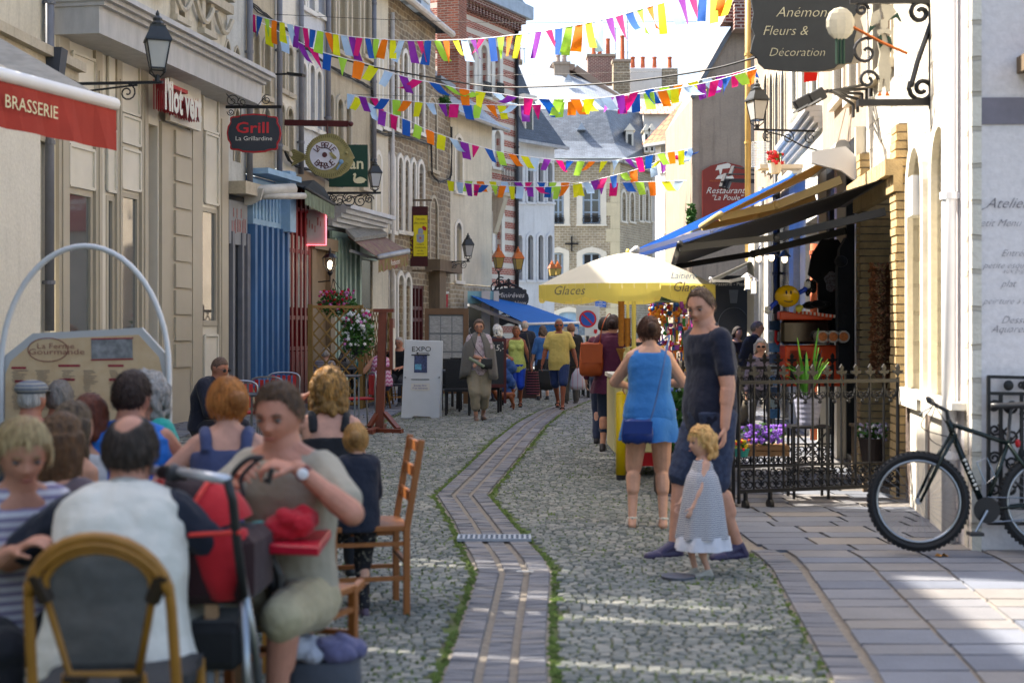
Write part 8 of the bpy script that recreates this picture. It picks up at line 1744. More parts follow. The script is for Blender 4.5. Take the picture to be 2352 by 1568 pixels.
t=basket('hanging_basket','hanging basket of white petunias fixed to the trellis','hanging basket',at(822,752,25.6),(.30,.22,.38),[(fw,62),(fp,8),(fm_,7)],0,2,leafn=1000,hang=.7,fr=.04,pot=(.13,.15,MATS['black_plastic']))
p=at(1780,362,18); t=basket('geranium_pot','red geranium in a white pot on the balcony ledge','potted flower',p,(.10,.08,.09),[(fr_,34)],0,3,leafn=120,fr=.03,ls=.03,hang=.2,pot=(.09,.12,wht))
t=basket('ivy','small climbing green plant on the edge of the brown gable wall','climbing plant',at(1588,488,33.8),(.12,.1,.3),[],0,4,leafn=260,ls=.06)
t=basket('wall_plant','tuft of green growing from the stone house wall','plant',at(1022,228,37),(.14,.1,.13),[],0,5,leafn=120,ls=.07)
# ---- street dining beyond
t=thing('menu_cabinet','tall brown glazed menu cabinet full of printed menus','menu cabinet',at(1025,900,28.5)); d=28.5
def qd(b,x0,x1,y0,y1,dd,th=.05): p,q=at(x0,y1,dd),at(x1,y0,dd); b.box(((p.x+q.x)/2,dd+th/2,(p.z+q.z)/2),(q.x-p.x,th,q.z-p.z)); return b
g=MB(); qd(g,975,1076,708,722,d); qd(g,975,985,722,930,d); qd(g,1064,1076,722,930,d,.12); qd(g,985,1064,896,904,d); g.build('frame',mat('cabinet_brown','6b4f36',rough=.5,var=.15),t); g=MB(); qd(g,985,1064,722,896,d+.03,.02); g.build('back_panel',mat('cabinet_grey','6f7478',rough=.5,var=.2),t)
for i in range(3):
    for j in range(4): g=MB(); qd(g,987+i*26,1011+i*26,726+j*42,764+j*42,d+.02,.005); g.build('menu_sheet',mat('menu_sheet','9a9a98',rough=.5,var=.35,vs=14,stretch=(1,1,5)),t)
bkr=mat('black_rattan','16171a',rough=.6,var=.4,vs=30)
def black_chair(label,x,y,rz):
    t=thing('black_chair',label,'chair',(0,0,0),'black woven terrace chairs'); g=MB(); g.box((0,0,.44),(.46,.46,.05)); g.build('seat',bkr,t); g=MB(); g.box((0,.22,.70),(.46,.04,.50)); g.build('backrest',bkr,t)
    for a in(-1,1):
        for b in (-1,1): g=MB(); g.bar((a*.2,b*.2,0),(a*.2,b*.2,.44),.04); g.build('leg',bkr,t)
    t.location=(x,y,0); t.rotation_euler=(0,0,rz); return t
bc=black_chair('black woven terrace chair left of the grey cape',px_(1052,24.9),24.9,0)
for i,(x_,d_,r_,lb) in enumerate(((1030,26.4,.2,'black woven terrace chair behind the white exhibition board'),(1122,25.6,-.1,'black woven terrace chair right of the grey cape'),(1070,27.6,2.8,'black woven terrace chair in front of the brown menu cabinet'),(1128,27.8,3.0,'black woven terrace chair half hidden by the price blackboard'),(1345,31,.2,'black woven terrace chair at the left of the far terrace'),(1372,31,0,'black woven terrace chair right beside the maroon woman'),(1392,33,3,'farthest black woven terrace chair by the road sign'))): dup(bc,(px_(x_,d_),d_,0),r_,lb)
table('dark terrace table with a glass bottle on it behind the white board',px_(1008,26),px_(1062,26),25.6,26.3,.76,mat('table_grey','3a3e46',rough=.3,var=.1),lm=bkr)
table('dark terrace table beside the orange bag',px_(1335,32),px_(1400,32),31.6,32.3,.76,MATS['table_grey'],lm=bkr)
table('small terrace table behind the trellis',px_(775,28),px_(850,28),27.4,28.0,.74,MATS['table_grey'],legs=1,lm=bkr)
g=MB(); p=at(1012,846,25.9); g.lathe((p.x,p.y,.76),[(.04,0),(.042,.16),(.018,.22),(.015,.30)],n=12); tag(g.build('glass_bottle',mat('bottle_glass','9aa6a4',rough=.1,var=0,trans=.6),None,smooth=True),'clear glass bottle standing on the terrace table behind the white board','bottle')
t=thing('price_blackboard','maroon framed standing blackboard with the price 15 chalked on it','blackboard',at(1148,920,25.2)); d=25.2
g=MB(); qd(g,1120,1163,777,784,d); qd(g,1120,1163,882,890,d); qd(g,1120,1124,784,882,d); qd(g,1157,1163,784,926,d,.06); g.bar(at(1122,890,d),at(1120,926,d),.05); g.build('frame',MATS['maroon_paint'],t); g=MB(); qd(g,1124,1157,784,882,d+.015,.02); g.build('slate',mat('slate_black','1c2026',rough=.6,var=.2),t); text_mb('15,-',.15,at(1143,799,d+.012),(1,0,0),Z,shear=.2).build('chalk_text',wht,t); text_mb('€',.07,at(1156,787,d+.012),(1,0,0),Z).build('chalk_text',wht,t)
t=basket('brown_planter','square brown planter with low green plants at the far terrace','planter',at(1216,878,31),(.26,.2,.08),[],0,7,leafn=300,ls=.04,hang=0); g=MB(); p=at(1216,900,31); g.box((p.x,31,.32),(.52,.5,.62)); g.build('box',mat('planter_brown','3a2622',rough=.6,var=.15),t,bevel=.01)
t=thing('postcard_rack','white revolving postcard rack beyond the man in yellow','postcard rack',at(1310,870,34)); g=MB(); p=at(1310,850,34); g.tube([(p.x,34,0),(p.x,34,1.55)],.03); g.build('stand',steel,t)
for j in range(5):
    for i in range(4): g=MB(); g.box((p.x-.27+i*.18,33.9+.05*abs(i-1.5),.5+j*.24),(.15,.02,.20)); g.build('card_pocket',mat('card_%d'%((i+j)%3),['b9bcc0','8fa3b0','b0a58c'][(i+j)%3],rough=.5,var=.3,vs=20),t)
# little brown dog
t_=None; g=MB(); p=at(1160,905,26.3); c=VV((p.x,26.3,.26)); rc(g,c+VV((-.13,0,0)),c+VV((.13,0,.02)),.075,.062); rc(g,c+VV((-.15,0,.03)),c+VV((-.23,0,.12)),.05,.045); g.ball(c+VV((-.26,-.01,.15)),(.06,.05,.05)); rc(g,c+VV((-.28,-.01,.14)),c+VV((-.34,-.01,.12)),.03,.02); rc(g,c+VV((.15,0,.06)),c+VV((.22,0,.15)),.018,.010)
for a,b in ((-.12,-.04),(-.12,.04)): rc(g,c+VV((a,b,-.03)),c+VV((a-.01,b,-.23)),.03,.018)
for a,b in ((.11,-.045),(.11,.045)): rc(g,c+VV((a,b,-.02)),c+VV((a+.02,b,-.10)),.042,.028); rc(g,c+VV((a+.02,b,-.10)),c+VV((a+.06,b,-.15)),.026,.02); rc(g,c+VV((a+.06,b,-.15)),c+VV((a+.045,b,-.23)),.019,.017)
for b in (-.04,.04): g.ball(c+VV((-.24,b,.19)),(.02,.012,.04))
smooth_union(g,'small_dog',mat('dog_brown','7a4120',rough=.7,var=.2),None,.010,it=2); tag(bpy.data.objects['small_dog'],'small reddish brown dog standing behind the price blackboard','dog')
# metal terrace tables and red chairs near the blue shopfront
redch=mat('red_enamel','a01018',rough=.35,var=.05)
def red_chair(label,x,y,rz):
    t=thing('red_chair',label,'chair',(0,0,0),'red terrace chairs with steel frames'); P=[VV((-.24,.22,0)),VV((-.24,.20,.60)),VV((-.22,.22,.80)),VV((0,.24,.84)),VV((.22,.22,.80)),VV((.24,.20,.60)),VV((.24,.22,0))]
    g=MB(); g.tube(spline(P,4),.014,n=6); g.build('frame',steel,t,smooth=True)
    for i in range(5): g=MB(); g.box((-.16+.08*i,.225,.65),(.05,.012,.30)); g.build('back_slat',redch,t)
    g=MB(); g.box((0,0,.45),(.44,.42,.03)); g.build('seat',redch,t,bevel=.008)
    for s in(-1,1): g=MB(); g.tube([(s*.22,-.2,0),(s*.22,-.2,.44)],.013); g.build('leg',steel,t)
    t.location=(x,y,0); t.rotation_euler=(0,0,rz); return t
r_=red_chair('red terrace chair nearest the blue shopfront',px_(552,18),18,.3); dup(r_,(px_(596,19.5),19.5,0),-.3,'red terrace chair behind the woman with the ginger bun'); dup(r_,(px_(650,21.5),21.5,0),.1,'red terrace chair in front of the red panelled shopfront'); dup(r_,(px_(812,21),21.6,0),-1.2,'red terrace chair at the foot of the trellis')
table('dark square metal table in front of the blue shopfront',px_(565,17),px_(625,17),16.6,17.2,.74,MATS['table_grey'],lm=steel,lr=.012); table('small steel framed table left of the wooden post',px_(770,20),px_(828,20),19.6,20.2,.86,MATS['table_grey'],lm=steel,lr=.012,th=.02)
# ---- ice cream cart with parasol
d=14.4; t=thing('parasol','large white and yellow scalloped parasol over the ice cream cart','parasol',at(1446,1000,d)); C0=VV((px_(1442,d),d,0)); zt=EYE+176/FD*d; zr=EYE+100/FD*d
paw=mat('parasol_white','d5d0c0',rough=.8,var=.04); pay=mat('parasol_yellow','dfcb66',rough=.8,var=.06)
translucent(paw,.4); translucent(pay,.4)
Rr=.92; N=8; a0=.25
def cp(th,f): 
    k=(th-a0)/(2*pi/N); fr__=k-math.floor(k); sag=1-.06*sin(pi*fr__); r=Rr*f*(sag if f>.2 else 1)
    return C0+VV((r*cos(th),r*sin(th),zt-(zt-zr)*(f**1.45)))
g=MB(); M_=48; Fq=10
for i in range(M_):
    for j in range(Fq):
        th0,th1=a0+2*pi*i/M_,a0+2*pi*(i+1)/M_; g.quad(cp(th0,j/Fq),cp(th1,j/Fq),cp(th1,(j+1)/Fq),cp(th0,(j+1)/Fq))
g.build('canopy',paw,t,smooth=True); g=MB()
for i in range(M_):
    th0,th1=a0+2*pi*i/M_,a0+2*pi*(i+1)/M_; A_,B_=cp(th0,1),cp(th1,1); o_=VV((cos(th0),sin(th0),0))*.015; v0_=.17-.05*abs(sin((th0-a0)*N/2))**6*0; s0=(1-.28*(abs(cos((th0-a0)*N/2)))**8)*.175; s1=(1-.28*(abs(cos((th1-a0)*N/2)))**8)*.175
    g.quad(A_+o_,B_+o_,B_+o_-Z*s1,A_+o_-Z*s0)
g.build('valance',pay,t,smooth=True); g=MB()
for i in range(N): th=a0+2*pi*i/N; g.tube([cp(th,f/8)-Z*.012 for f in range(9)],.007,n=4)
g.build('ribs',steel,t); g=MB(); g.tube([C0+VV((0,0,.3)),C0+Z*(zt+.02)],.016,n=8); g.ball(C0+Z*(zt+.01),(.02,.02,.03)); g.build('pole',mat('pole_yellow','d8c86a',rough=.5,var=.05),t,smooth=True)
for tx,xx,yy,s_,th in (('Glaces',1306,668,.12,None),('Glaces',1580,660,.13,None),('Laitière',1568,634,.09,1)):
    p=at(xx,yy,d-.86 if xx<1400 else d-.75); ux_=VV((1,-.42,0)) if xx<1400 else VV((1,.38,0)); 
    if "'" in tx: pass
    text_mb(tx,s_,p+VV((0,-.03,0)),ux_,Z,shear=.3).build('lettering',mat('pale_blue_script','8aa8d0',rough=.8,var=0) if th else mat('grey_script','6a6250',rough=.8,var=0),t)
t=thing('ice_cream_cart','ice cream cart with a cream front, yellow corner column and a red lower trim','cart',(px_(1460,d),d,0)); cc=px_(1480,d)
g=MB(); g.box((cc,14.9,.62),(.62,1.1,.75)); g.build('body',mat('cart_cream','c9bd86',rough=.4,var=.06),t,bevel=.02); g=MB(); g.bar(at(1437,810,14.2),at(1425,1000,14.1),.10,.04); g.bar(at(1437,810,14.2),at(1460,806,14.3),.06,.1); g.build('edge_panel',MATS['cart_cream'],t)
g=MB(); p=at(1426,1100,14.1); g.tube([(p.x,14.1,.06),(p.x,14.1,EYE-(905-HY)/FD*14.1)],.05,n=12); g.ball((p.x,14.1,EYE-(905-HY)/FD*14.1),(.05,.05,.03)); g.build('corner_column',mat('column_yellow','d8b40c',rough=.35,var=.05),t,smooth=True); g=MB(); g.tube([(p.x,14.1,0),(p.x,14.1,.06)],.045,n=12); g.build('column_foot',MATS['black_plastic'],t)
g=MB(); g.tube([at(1456,965,14.2),at(1456,690,14.2)],.022,n=8); g.build('second_pole',MATS['pole_yellow'],t)
g=MB(); g.box((cc,14.4,.2),(.5,.08,.16)); g.build('red_trim',redch,t)
for s_ in (-1,1): wheel((cc+s_*.22,14.7,.14),(1,0,0),.14,.02,t,MATS['black_plastic'],steel,spokes=6,sm_=.005)
g=MB(); g.box((cc,14.9,1.02),(.66,1.14,.04)); g.build('counter',wht,t)
t=thing('cone_display','stacks of wafer cones standing in the ice cream cart holder','wafer cones',at(1432,800,14.3)); waf=mat('wafer','a8702c',rough=.7,var=.25,vs=25)
for x_,y0_,y1_,n_ in ((1427,795,695,16),(1441,795,735,10)):
    g=MB()
    for j in range(n_): y_=y0_+(y1_-y0_)*j/n_; c=at(x_,y_,14.25); g.lathe(c,[(.022,0),(.036,.045),(.030,.045)],n=10)
    g.build('cone_stack',waf,t)
g=MB(); g.lathe(at(1440,800,14.3),[(.05,-.16),(.11,0),(.10,0)],n=12); g.build('giant_cone',waf,t)
# ---- souvenir carousels behind the woman in the blue dress
def trinkets(label,xa,xb,ya,yb,d,seed,n=90,name='souvenir_stand',cat='souvenir stand'):
    rr=random.Random(seed); t=thing(name,label,cat,at((xa+xb)/2,yb,d)); p0,p1=at(xa,yb,d),at(xb,ya,d); g=MB(); cx=(p0.x+p1.x)/2; g.tube([(cx,d,0),(cx,d,p1.z+.05)],.02)
    for z_ in [p0.z+(p1.z-p0.z)*i/4 for i in range(5)]: g.tube([(cx+(p1.x-p0.x)/2*cos(a),d+.15*sin(a),z_) for a in [i*pi/8 for i in range(17)]],.006,n=4)
    g.build('wire_frame',steel,t); cols=['c01a20','d8a81c','1f5aa8','2f8a3c','cf4a9a','d8d0c0','1c1c22','8f3fa0','e07a20']
    gs_={}
    for i in range(n):
        x_=rr.uniform(p0.x,p1.x); lv=rr.randrange(5); z_=p0.z+(p1.z-p0.z)*(lv+rr.uniform(-.1,.55))/4.6; c=rr.choice(cols); g=gs_.setdefault(c,MB()); k=rr.random(); q=VV((x_,d-rr.uniform(.05,.18),z_))
        if k<.4: g.ball(q,(rr.uniform(.015,.03),)*3,7,5)
        elif k<.7: g.box(q,(rr.uniform(.02,.05),.015,rr.uniform(.03,.09)))
        else: g.tube([q,q-Z*rr.uniform(.06,.15)],rr.uniform(.006,.014),n=5)
    for c,g in gs_.items(): o=g.build('trinkets',mat('trinket_'+c,c,rough=.5,var=.2,vs=20),t); o['kind']='stuff'
    return t
trinkets('revolving stand of colourful hanging toys just right of the cart pole',1485,1530,668,800,15.8,1,110)
trinkets('revolving souvenir stand between the blue dress and the black polo',1525,1575,690,900,15.2,2,150)
trinkets('narrow stand of key rings and strings behind the face of the man in the polo',1560,1612,680,860,16.2,3,90)
t=thing('sombrero_doll','dark green hat shaped toy with dangling yellow baubles under the parasol','toy',at(1528,692,14.9)); g=MB(); g.lathe(at(1528,695,14.9),[(.15,0),(.06,.02),(.02,.12),(.01,.13)],n=16); g.build('hat',cloth('13301f'),t); rr=random.Random(3); g=MB()
for i in range(34): a=rr.uniform(0,6.28); g.ball(at(1528,695,14.9)+VV((.17*cos(a)*rr.uniform(.4,1),.1*sin(a),-rr.uniform(.04,.2))),rr.uniform(.014,.028),7,5)
o=g.build('baubles',mat('bauble','c9921c',rough=.5,var=.4,vs=30,col2='b83a1c'),t); o['kind']='stuff'
# planter by the fence with shrubs
t=basket('dark_planter','dark square planter with leafy shrubs and blue hydrangeas beside the cart','planter',at(1560,960,12.9),(.16,.16,.30),[(mat('petal_blue','5a6cb8',rough=.7,var=.1),30),(fp,12),(fw,10)],0,9,leafn=900,ls=.04,hang=0,fr=.02); p=at(1548,1140,12.8); g=MB(); g.box((p.x+.02,12.95,.18),(.34,.34,.36)); g.build('box',mat('planter_dark','241a18',rough=.6,var=.1),t,bevel=.01)
# ---- iron railing with casters
ir=mat('wrought_iron','1a1a1c',rough=.5,metal=.2,var=.2)
def railing(label,p0,p1,n,h0=.16,h1=1.06,grp='wrought iron railings of the terrace',feet=True,fine=True):
    t=thing('iron_railing',label,'railing',(p0+p1)/2,grp); dr=(p1-p0).normalized(); L=(p1-p0).length; nn_=VV((dr.y,-dr.x,0))
    g=MB(); g.bar(p0+Z*h1,p1+Z*h1,.035,.03); g.build('top_rail',ir,t); g=MB(); g.bar(p0+Z*h0,p1+Z*h0,.03,.03); g.bar(p0+Z*(h0+.20),p1+Z*(h0+.20),.015,.015); g.build('bottom_rail',ir,t)
    for i in range(n+1):
        q=p0+dr*(L*i/n); g=MB(); g.tube([q+Z*(h0 if i not in(0,n) else .06),q+Z*(h1+.03)],.011 if i not in (0,n) else .016,n=6)
        if fine:
            b=q+Z*(h1+.03); g.prism([(0,.0),(.018,.03),(.045,.035),(.05,.06),(.03,.055),(.014,.06),(.02,.085),(0,.115),(-.02,.085),(-.014,.06),(-.03,.055),(-.05,.06),(-.045,.035),(-.018,.03)],b-nn_*.008,dr,Z,nn_*.016)
        g.build('bar',ir,t)
    g=MB()
    for i in range(n):
        a=p0+dr*(L*(i+.5)/n); w_=L/n
        g.tube([a+Z*(h1-.02)+dr*(w_*.46*cos(b))-Z*(.13*abs(sin(b))) for b in [pi*j/10 for j in range(11)]],.008,n=5); g.ball(a+Z*(h1-.17),.018,6,5); g.tube(spiral(a+Z*(h1-.12)-dr*.03,dr,Z,.035,.01,0,1.2,10),.006,n=4); g.tube(spiral(a+Z*(h1-.12)+dr*.03,dr,Z,.035,.01,pi,-1.2,10),.006,n=4)
        for s_ in (-1,1): g.tube(spiral(a+Z*(h0+.055)+dr*(s_*w_*.22),dr,Z,.045,.012,pi/2,s_*1.4,10),.007,n=4); g.tube(spiral(a+Z*(h0+.145)+dr*(s_*w_*.22),dr,Z,.045,.012,-pi/2,s_*-1.4,10),.007,n=4)
    o=g.build('scrollwork',ir,t); o['kind']='stuff'
    if feet:
        for f in (.04,.19):
            q=p0+dr*(L*f); g=MB(); g.tube([q+Z*.16,q+Z*.07],.02); w_=g.build('caster',ir,t); g=MB(); g.tube([q+Z*.045-dr*.015,q+Z*.045+dr*.015],.045,n=12); g.build('caster_wheel',ir,w_)
    return t
RA,RB_=VV((px_(1697,11.75),11.75,0)),VV((px_(2062,12.25),12.25,0))
railing('wrought iron railing on casters at the front of the right-hand terrace',RA,RB_,11)
railing('wrought iron railing along the far side of the terrace behind the potted plant',VV((RA.x+.05,13.9,0)),VV((3.2,14.2,0)),9,feet=False,h1=1.12)
# side railing piece beside planter
railing('short wrought iron railing returning along the street edge of the terrace',VV((RA.x-.32,13.8,0)),RA+VV((-.03,.1,0)),5,feet=False)
# plants at the terrace
t=basket('flower_crate','wooden crate of violet campanula flowers on the terrace railing','potted flowers',at(1752,995,12.25),(.19,.1,.085),[(fv,230)],0,11,leafn=160,fr=.016,ls=.03,hang=.2); g=MB(); p=at(1752,1038,12.25); 
for j in range(2): g.box((p.x,12.2,p.z+.05*j-.01),(.44,.02,.04))
g.box((p.x,12.3,p.z+.02),(.42,.18,.09)); g.build('crate',mat('crate_wood','7a5a3c',rough=.8,var=.2),t)
t=basket('pansy_pot','small pot of yellow and orange pansies left of the violet crate','potted flowers',at(1703,1020,12.2),(.07,.06,.05),[(fy,22),(fr_,8)],0,12,leafn=90,fr=.018,ls=.025,hang=0,pot=(.07,.06,mat('pot_teal','2f8a80',rough=.5)))
t=thing('plant_pot','tall glossy spear leaved plant in a ribbed pale grey pot on a black stand','potted plant',at(1856,960,12.5)); p=at(1856,975,12.5); zc_=p.z; g=MB(); prof=[]
for j in range(12): f=j/11; r_=.088+.037*f+.003*(j%2); prof.append((r_,.25*f))
prof+=[(.128,.262),(.11,.262),(.10,.23)]; g.lathe((p.x,p.y,zc_),prof,n=24); g.build('pot',mat('pot_grey','8a8b9c',rough=.5,var=.06),t,smooth=False)
rr=random.Random(8)
for j in range(26):
    a=rr.uniform(0,6.28); sp_=rr.uniform(.1,1); L=rr.uniform(.32,.66)*(1.1-.35*sp_); b=VV((p.x,p.y,zc_+.24)); o_=VV((cos(a),sin(a),0)); w_=rr.uniform(.014,.024); sd=VV((-o_.y,o_.x,0)); g=MB(); pr=None
    for k_ in range(9):
        f=k_/8; c=b+o_*(.04+.26*sp_*f**1.6)+Z*(L*(f-.35*sp_*f*f*(1.6 if sp_>.7 else .6))); ww=w_*sin(pi*(.12+.86*f))**.8
        cur=(c-sd*ww,c-o_*.006,c+sd*ww)
        if pr: g.quad(pr[0],pr[1],cur[1],cur[0]); g.quad(pr[1],pr[2],cur[2],cur[1])
        pr=cur
    g.build('leaf',gl2 if j%4 else mat('leaf_purple','3a1f24',rough=.6,var=.2),t,smooth=True)
t=thing('plant_stand','black two shelf iron plant stand with crossed braces','plant stand',(p.x,12.5,0)); 
for s_ in(-1,1):
    for q_ in (-1,1): g=MB(); g.bar((p.x+s_*.15,12.5+q_*.13,0),(p.x+s_*.15,12.5+q_*.13,zc_-.02),.022); g.build('leg',ir,t)
for z_ in (.27,zc_-.015): g=MB(); g.box((p.x,12.5,z_),(.34,.3,.022)); g.build('shelf',ir,t)
for a_,b_ in ((-1,1),(1,-1)): g=MB(); g.bar((p.x+a_*.15,12.36,.3),(p.x+b_*.15,12.36,zc_-.04),.014); g.build('brace',ir,t)
t=basket('shaded_flower_pot','pale violet and white flowers in a dark pot on the ground by the brick column','potted flowers',at(2003,990,12.9),(.14,.1,.08),[(mat('petal_pale','8f86a0',rough=.7,var=.1),50),(fw,24)],0,13,leafn=220,fr=.018,ls=.03,hang=.1,pot=(.12,.2,MATS['planter_dark']))
table('dark low shop table inside the brick columned doorway',px_(1955,13.3),px_(2035,13.3),12.9,13.4,.62,MATS['old_wood'],lm=MATS['old_wood'])
# ---- slush machine, balloon, racks
d=14.6; t=thing('slush_machine','orange and clear three tank slush drink machine on an orange slatted cabinet','drink machine',at(1865,870,d)); orp=mat('orange_plastic','d84410',rough=.35,var=.06); z0_=EYE-(795-HY)/FD*d; x0_=px_(1790,d)
g=MB(); g.box((px_(1868,d),14.75,z0_-.20),((1935-1800)*d/FD,.45,.42)); cb=g.build('cabinet',orp,t,bevel=.012)
g=MB()
for i in range(14): g.box((px_(1812,d)+i*.012,14.515,z0_-.19),(.005,.012,.30))
g.build('vent_slats',mat('orange_dark','9a2a08',rough=.5),cb)
for i in range(3):
    y_=14.55+i*.17; xx=px_(1790,d)+i*.035; g=MB(); g.loft([[VV((xx+a_,y_+b_*.075,z_)) for a_,b_ in ((0,-1),(.50,-1),(.50,1),(0,1))] for z_ in (z0_+.02,z0_+.27)]); g.build('tank',mat('slush_dark','1e1210',rough=.12,var=.2) if i<2 else mat('slush_red','7a1414',rough=.12,var=.1),t,bevel=.03)
    g=MB(); g.loft([[VV((xx+a_*.54-.02,y_+b_*.08,z_+(-.05*a_ if q_ else 0))) for a_,b_ in ((0,-1),(1,-1),(1,1),(0,1))] for q_,z_ in enumerate((z0_+.27,z0_+.36))]); g.build('lid',orp,t,bevel=.012)
    g=MB(); g.tube([(xx-.02,y_,z0_+.02),(xx-.05,y_,z0_+.06),(xx-.045,y_,z0_+.16)],.014); g.build('tap',redch,t)
g=MB(); g.box((px_(1863,d),14.45,z0_+.33),(.42,.06,.03),rot=Matrix.Rotation(.12,3,'Y')); g.build('striped_edge',mat_stripes('slush_stripes','c9b8a8','d84410',.04,.5,axis=0),t)
for i in range(3):
    c=VV((px_(1890+i*24,14.3),14.3,z0_+.10)); g=MB(); g.tube([c+VV((0,.25,0)),c],.062,n=18); g.build('cup_tube',mat('tube_cream','a9a196',rough=.4),t,smooth=False); g=MB(); g.lathe(c,[(0,0)],n=3) if 0 else None; g.tube([c,c-VV((0,.004,0))],.045,n=16); g.build('tube_label',mat('label_orange','b8662c',rough=.5,var=.35,vs=40),t)
t=thing('smiley_balloon','round yellow inflatable smiling face with blue arms and white gloves','inflatable toy',at(1808,680,14.2)); c=at(1808,680,14.2); g=MB(); g.ball(c,(.125,.085,.11),22,14); g.build('face',mat('smiley_yellow','dba90c',rough=.25,var=.03),t,smooth=True)
for s_ in (-1,1): g=MB(); g.ball(c+VV((s_*.022,-.080,.035)),(.011,.008,.021),8,6); g.build('eye',MATS['black_plastic'],t)
g=MB(); g.tube([c+VV((.065*cos(a),-.083+.035*abs(cos(a))**2,-.005+.055*sin(a))) for a in [pi*(1.08+.84*i/12) for i in range(13)]],.004,n=5); g.build('smile',MATS['black_plastic'],t)
bl2=mat('toy_blue','1a3fb0',rough=.35,var=.05)
for P_ in ([c+VV((-.09,0,-.05)),c+VV((-.15,-.02,-.09)),c+VV((-.20,-.03,-.15))],[c+VV((.11,0,.03)),c+VV((.17,0,.06)),c+VV((.20,0,.10))]): 
    g=MB(); g.tube(P_,.024,n=8); ar=g.build('arm',bl2,t,smooth=True); g=MB(); e=P_[-1]; g.ball(e,(.035,.03,.03)); 
    for k_ in (-1,0,1): g.ball(e+VV((.02*k_,-.01,.03)),(.012,.012,.022),7,5)
    smooth_union(g,'glove',wht,ar,.006,it=1) if 0 else g.build('glove',wht,ar,smooth=True)
t=thing('card_rack','tall blue wire rack of postcards left of the slush machine','postcard rack',at(1777,850,14.9)); p=at(1777,850,14.9); g=MB(); g.tube([(p.x,14.9,0),(p.x,14.9,EYE+36/FD*14.9)],.015); g.build('stand',steel,t)
for j in range(9): g=MB(); g.box((p.x,14.85,.62+j*.115),(.11,.03,.095)); g.build('card_pocket',mat('card_b%d'%(j%3),['3a78b0','9ab0b8','1c4068'][j%3],rough=.4,var=.4,vs=30),t)
lump('plush_toy','pale yellow round plush toy beside the smiling balloon','soft toy',at(1840,708,14.25),(.06,.05,.05),mat('plush_yellow','c9bd4a',rough=.9,var=.1),seed=12,vox=.008,n=5,disp=.005)
# black clothes hanging
t=thing('black_tshirt','black T-shirt with a red print hanging in the souvenir shop front','garment',at(1905,640,15.0)); k=15/FD; o=at(1905,690,15.0); g=MB(); g.prism([(x*k,y*k) for x,y in [(-22,-90),(-26,40),(-48,60),(-40,105),(-18,140),(20,140),(36,118),(44,70),(30,40),(32,-95)]],o,(1,0,0),Z,(0,.05,0)); g.build('shirt',cloth('0e0e11','hung_black'),t); g=MB(); g.lathe(o+VV((0,-.01,.2)),[(.0,0)],3) if 0 else None; g.prism([(.07*cos(a)*(1+.2*sin(5*a)),.11*sin(a)+.2) for a in [i*pi/12 for i in range(24)]],o+VV((.02,-.006,0)),(1,0,0),Z,(0,.003,0)); g.build('print',mat('shirt_print','4a2422',rough=.8,var=.6,vs=50,col2='8a8f98'),t)
t=thing('black_hoodie','black hooded garment hanging right of the T-shirt','garment',at(1945,650,14.4)); k=14.4/FD; o=at(1940,680,14.4); g=MB(); g.prism([(x*k,y*k) for x,y in [(-14,-170),(-16,60),(-10,110),(4,135),(16,110),(20,50),(14,-180)]],o,(1,0,0),Z,(0,.12,0)); g.build('garment',MATS['cloth_hung_black'],t); g=MB(); g.ball(o+VV((-.05,-.05,.35)),(.07,.06,.06)); g.build('hood',MATS['cloth_hung_black'],t)
lump('bead_bag','black bag with white beads hanging in the souvenir shop','bag',at(1862,660,15.2),(.07,.05,.11),mat_blotch('beads','101014','8a8a8a',60,.6),seed=20,n=5,disp=.004)
lump('black_hat','black sun hat with a woven band on the display','hat',at(1875,702,14.9),(.16,.12,.06),cloth('0d0d10'),seed=21,n=6,disp=.01); 
# hanging strings of dried mushrooms/pine slices
t=thing('brown_garland','thick curtain of brown dried flower strings hanging in the dark doorway','garland',at(2030,760,13.0)); rr=random.Random(4)
for s_ in range(7):
    g=MB(); x_=2006+s_*9; y_=610+rr.uniform(-8,8); 
    while y_<895-abs(s_-3)*14:
        c=at(x_+rr.uniform(-4,4),y_,13.0+rr.uniform(-.06,.06)); n_=6; r_=rr.uniform(.028,.048); P_=[c+VV((r_*cos(a)*rr.uniform(.6,1.2),r_*sin(a)*.6,r_*.5*sin(a*2+s_))) for a in [i*pi/3 for i in range(n_)]]; g.add(P_+[c-Z*.012],[(i,(i+1)%n_,n_) for i in range(n_)]); y_+=rr.uniform(4,7)
    o=g.build('string',mat('dried_brown','4a2c1a',rough=.8,var=.5,vs=40,col2='7a4c2a'),t); o['kind']='stuff'
t=thing('wall_grid','white wire mesh guard on the wall above the flower pot','grille',at(1746,380,23)); g=MB()
for i in range(12): g.tube([at(1727+i*3.6,326,22.6),at(1727+i*3.6,384,22.6)],.004,n=3)
for j in range(16): g.tube([at(1727,326+j*3.8,22.6),at(1767,326+j*3.8,22.6)],.004,n=3)
g.build('mesh',wht,t)
t=thing('balcony_ledge','white painted ledge and rail under the geranium','ledge',at(1775,385,18.2)); g=MB(); g.box(at(1790,385,18.3),(.55,.3,.05)); g.build('ledge',wht,t)
